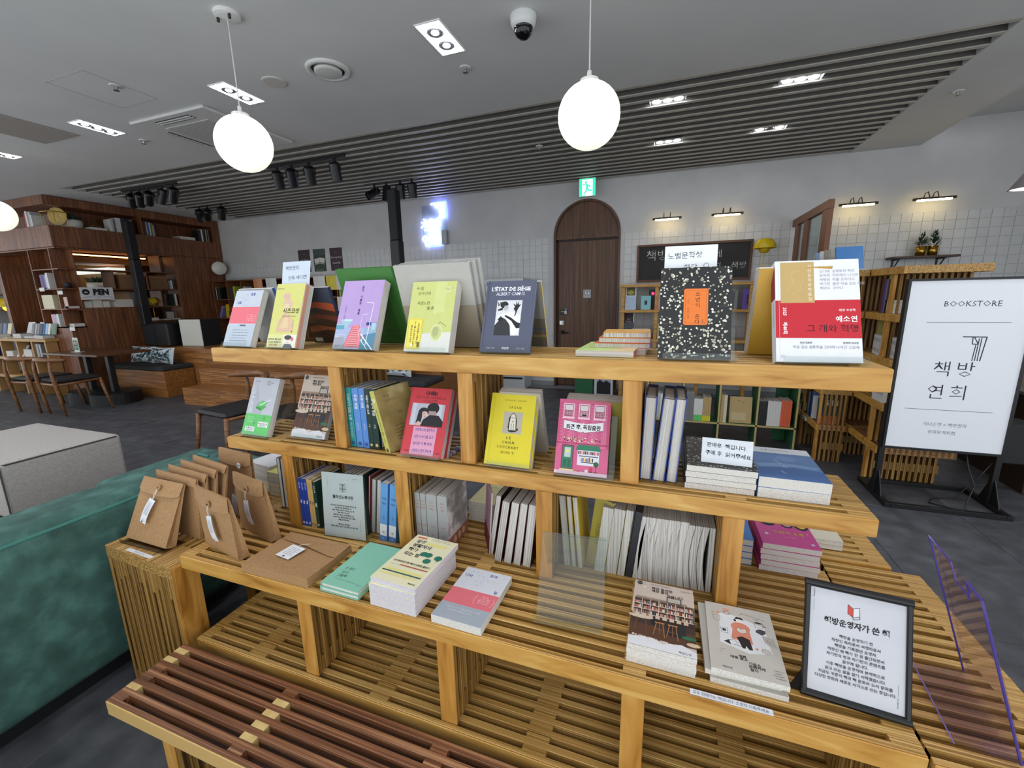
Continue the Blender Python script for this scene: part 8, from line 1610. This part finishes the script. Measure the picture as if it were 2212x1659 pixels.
b = B(); b.box((1.195, 4.30, 0.27), (1.204, 4.42, 0.30), C('#d8d9da')); tag(b.obj('shelf_tag'), 'white tag on the front board of the low deck', 'label')
# ---------------------------------------------------------------- bookstore sign
t = thing('bookstore_sign', 'white BOOKSTORE light board on a black steel stand', 'sign', (1.72, 3.44, 0)); k = C('#121214', 0.45)
px0, px1, pz0, pz1, py = 1.41, 2.035, 0.355, 1.462, 3.43
b = B(); b.box((px0+0.012, py-0.002, pz0+0.012), (px1-0.012, py+0.02, pz1-0.012), E('#e9eef6', 0.22, '#c9cdd2')); b.obj('light_board', t)
b = B()
for a, c in (((px0, pz0), (px1, pz0+0.014)), ((px0, pz1-0.014), (px1, pz1)), ((px0, pz0+0.014), (px0+0.014, pz1-0.014)), ((px1-0.014, pz0+0.014), (px1, pz1-0.014))): b.box((a[0], py-0.012, a[1]), (c[0], py+0.03, c[1]), k)
b.obj('frame', t)
b = B(); w, h = px1-px0, pz1-pz0; D = '#1f2433'
strokes = [('l', [(0.29,0.40),(0.44,0.40)], 0.0042, D)]
art(b, FW(px0, py-0.0025, pz0), w, h, [('t', 'BOOKSTORE', 0.53, 0.862, 0.048, D, 'c', -0.004, 0, 0.27), ('l', [(0.20,0.758),(0.84,0.758)], 0.0025, '#3a4050'), ('l', [(0.145,0.252),(0.845,0.252)], 0.0025, '#3a4050'),
    ('l', [(0.505,0.678),(0.685,0.678),(0.665,0.545)], 0.0055, D), ('l', [(0.648,0.672),(0.645,0.545)], 0.0045, D), ('l', [(0.63,0.668),(0.625,0.545)], 0.0045, D), ('l', [(0.612,0.635),(0.605,0.545)], 0.0045, D), ('l', [(0.58,0.678),(0.585,0.638),(0.63,0.638),(0.592,0.676)], 0.0045, D),
    ('t', '책', 0.385, 0.495, 0.105, D, 'c', -0.008), ('t', '방', 0.575, 0.495, 0.105, D, 'c', -0.008), ('t', '연', 0.365, 0.360, 0.105, D, 'c', -0.008), ('t', '희', 0.545, 0.360, 0.105, D, 'c', -0.008),
    ('t', '하나은행 × 책방연희', 0.49, 0.165, 0.026, '#5a6478', 'c', -0.004, 0, 0.24), ('t', '광화문역지점', 0.475, 0.118, 0.026, '#5a6478', 'c', -0.004, 0, 0.15)], 0.0003); b.obj('lettering', t)
for x in (px0+0.01, px1-0.01):
    b = B(); b.cbox((x-0.016, py+0.005, 0.03), (x+0.016, py+0.037, pz0+0.3), k, 0.002); b.obj('leg', t)
    b = B(); b.prism([(-0.10, 0.0), (0.10, 0.0), (0.02, 0.16), (-0.02, 0.16)], -0.003, 0.003, k, T(x, py+0.02, 0.028) @ RZ(90) @ RX(90)); b.obj('gusset', t)
b = B(); b.cbox((1.405, 3.255, 0.0), (1.437, 3.70, 0.03), k, 0.002); b.obj('base_rail', t); b = B(); b.cbox((2.01, 3.255, 0.0), (2.042, 3.70, 0.03), k, 0.002); b.obj('base_rail', t)
b = B(); b.cbox((1.437, 3.255, 0.0), (2.01, 3.285, 0.03), k, 0.002); b.obj('base_rail', t); b = B(); b.cbox((1.437, 3.67, 0.0), (2.01, 3.70, 0.03), k, 0.002); b.obj('base_rail', t)
b = B(); b.cbox((2.03, py+0.02, 0.30), (2.20, py+0.22, 0.56), C('#17171a', 0.6), 0.01); tag(b.obj('black_bin'), 'black waste bin half hidden behind the bookstore sign', 'bin')
b = B(); b.tube([(1.86, py+0.01, 0.36), (1.87, py-0.02, 0.26), (1.90, 3.38, 0.16), (1.87, 3.36, 0.06), (1.85, 3.33, 0.008), (1.80, 3.34, 0.006), (1.70, 3.40, 0.006), (1.75, 3.48, 0.006), (1.88, 3.50, 0.02), (1.95, 3.46, 0.18), (2.0, 3.45, 0.30)], 0.0045, C('#1a1a1c', 0.5), 6); tag(b.obj('power_cable', smooth=True), 'black power cable looping under the bookstore sign', 'cable')
t = thing('side_counter', 'dark wooden counter cut by the right edge of the picture', 'counter', (2.75, 4.0, 0)); b = B(); b.cbox((2.36, 3.75, 0.0), (3.3, 4.5, 0.62), C('#3a2619', 0.5), 0.004); b.obj('body', t); b = B(); b.cbox((2.32, 3.72, 0.62), (3.34, 4.54, 0.68), BLACK(), 0.004); b.obj('top', t)
pile(T(2.36, 3.76, 0.682), 0.4, 0.25, ['white 40', 'cream 30', 'white 40', 'pale grey 40', 'teal 60', 'teal 60', 'pale grey 30', 'teal 40'], 'on the counter at the right edge', 'pile on the right counter')
b = B(); b.lathe([(0.06, 0.12), (0.07, 0.10), (0.13, 0.0), (0.12, 0.0), (0.06, 0.09)], C('#8f8a88', 0.4), T(2.76, 5.0, 2.19), 28, cap=False); b.lathe([(0.115, 0.006), (0.001, 0.008)], E('#fff6ff', 5), T(2.76, 5.0, 2.19), 24, cap=False); b.cyl((2.76, 5.0, 2.30), (2.76, 5.0, 3.2), 0.004, m=BLACK(), n=6); tag(b.obj('small_pendant'), 'small grey pendant lamp cut by the right edge of the picture', 'pendant lamp')
# ---------------------------------------------------------------- track spotlights
def spot(x, y, label, aim, length=0.19, r=0.055, lit=False, grp='black track spotlights'):
    """can spotlight hung from a track: adaptor, yoke and tilted can. aim: yaw, tilt from straight down"""
    t = thing('track_spotlight', label, 'spotlight', (x, y, ZC), grp); k = C('#131316', 0.4)
    b = B(); b.cyl((x, y, ZC-0.005), (x, y, ZC-0.05), 0.016, m=k, n=10); b.obj('adaptor', t)
    P = V((x, y, ZC-0.12)); M = T(*P) @ RZ(aim[0]) @ RX(aim[1])
    b = B(); Q = T(*P) @ RZ(aim[0])
    b.tube([Q @ V(p) for p in ((-r-0.008, 0, -0.02), (-r-0.008, 0, 0.05), (-0.01, 0, 0.075), (0.01, 0, 0.075), (r+0.008, 0, 0.05), (r+0.008, 0, -0.02))], 0.006, k, 6); b.obj('yoke', t)
    b = B(); b.lathe([(0.001, 0.07), (r*0.8, 0.07), (r, 0.055), (r, -length+0.07), (r*0.92, -length+0.07), (r*0.8, -length+0.10), (0.001, -length+0.10)], k, M, 20); b.obj('can', t, smooth=False)
    b = B(); b.lathe([(r*0.78, -length+0.095), (0.001, -length+0.09)], E('#fff4dc', 25) if lit else C('#3a3934', 0.2), M, 16, cap=False); b.obj('lens', t)
for y, xa, xb, lb in ((4.22, -7.35, -6.2, 'left end of the slatted ceiling'), (4.215, -4.6, -3.45, 'middle of the slatted ceiling'), (5.31, -4.05, -3.2, 'ceiling above the column loudspeaker'), (5.35, -7.6, -6.8, 'ceiling near the walnut shelving')):
    b = B(); b.box((xa, y-0.017, ZC-0.006), (xb, y+0.017, ZC+0.02), C('#1a1a1c', 0.5)); tag(b.obj('lighting_track'), 'thin black lighting track at the ' + lb, 'track', 'black lighting tracks')
for i, (x, a, l) in enumerate(((-7.16, (60, 55), False), (-6.99, (60, 50), False), (-6.80, (65, 50), False), (-6.52, (100, 25), False), (-6.30, (70, 40), False))): spot(x, 4.22, ORD[i] + ' of five black spotlights at the left end of the slatted ceiling', a)
for i, (x, a, l) in enumerate(((-7.43, (50, 40), False), (-7.25, (55, 55), True), (-6.92, (60, 35), False))): spot(x, 5.35, ('left', 'middle lit', 'right')[i] + ' of three black spotlights near the walnut shelving', a, lit=l)
for i, (x, a) in enumerate(((-4.45, (25, 25)), (-4.23, (35, 30)), (-3.965, (30, 25)), (-3.60, (15, 18)))): spot(x, 4.215, ORD[i] + ' of four black spotlights in the middle of the slatted ceiling', a)
for i, (x, a, l) in enumerate(((-3.90, (150, 60), True), (-3.70, (170, 12), False), (-3.48, (20, 12), False), (-3.30, (10, 14), False))): spot(x, 5.31, ORD[i] + ' of four black spotlights above the column loudspeaker', a, lit=False)
# keep every label within sixteen words
for o in bpy.data.objects:
    lb = o.get('label')
    if lb and len(lb.split()) > 16: o['label'] = ' '.join(lb.replace(' of the far ', ' of far ').replace(' on the ', ' on ').replace(' in the ', ' in ').replace(' the ', ' ').split()[:16])
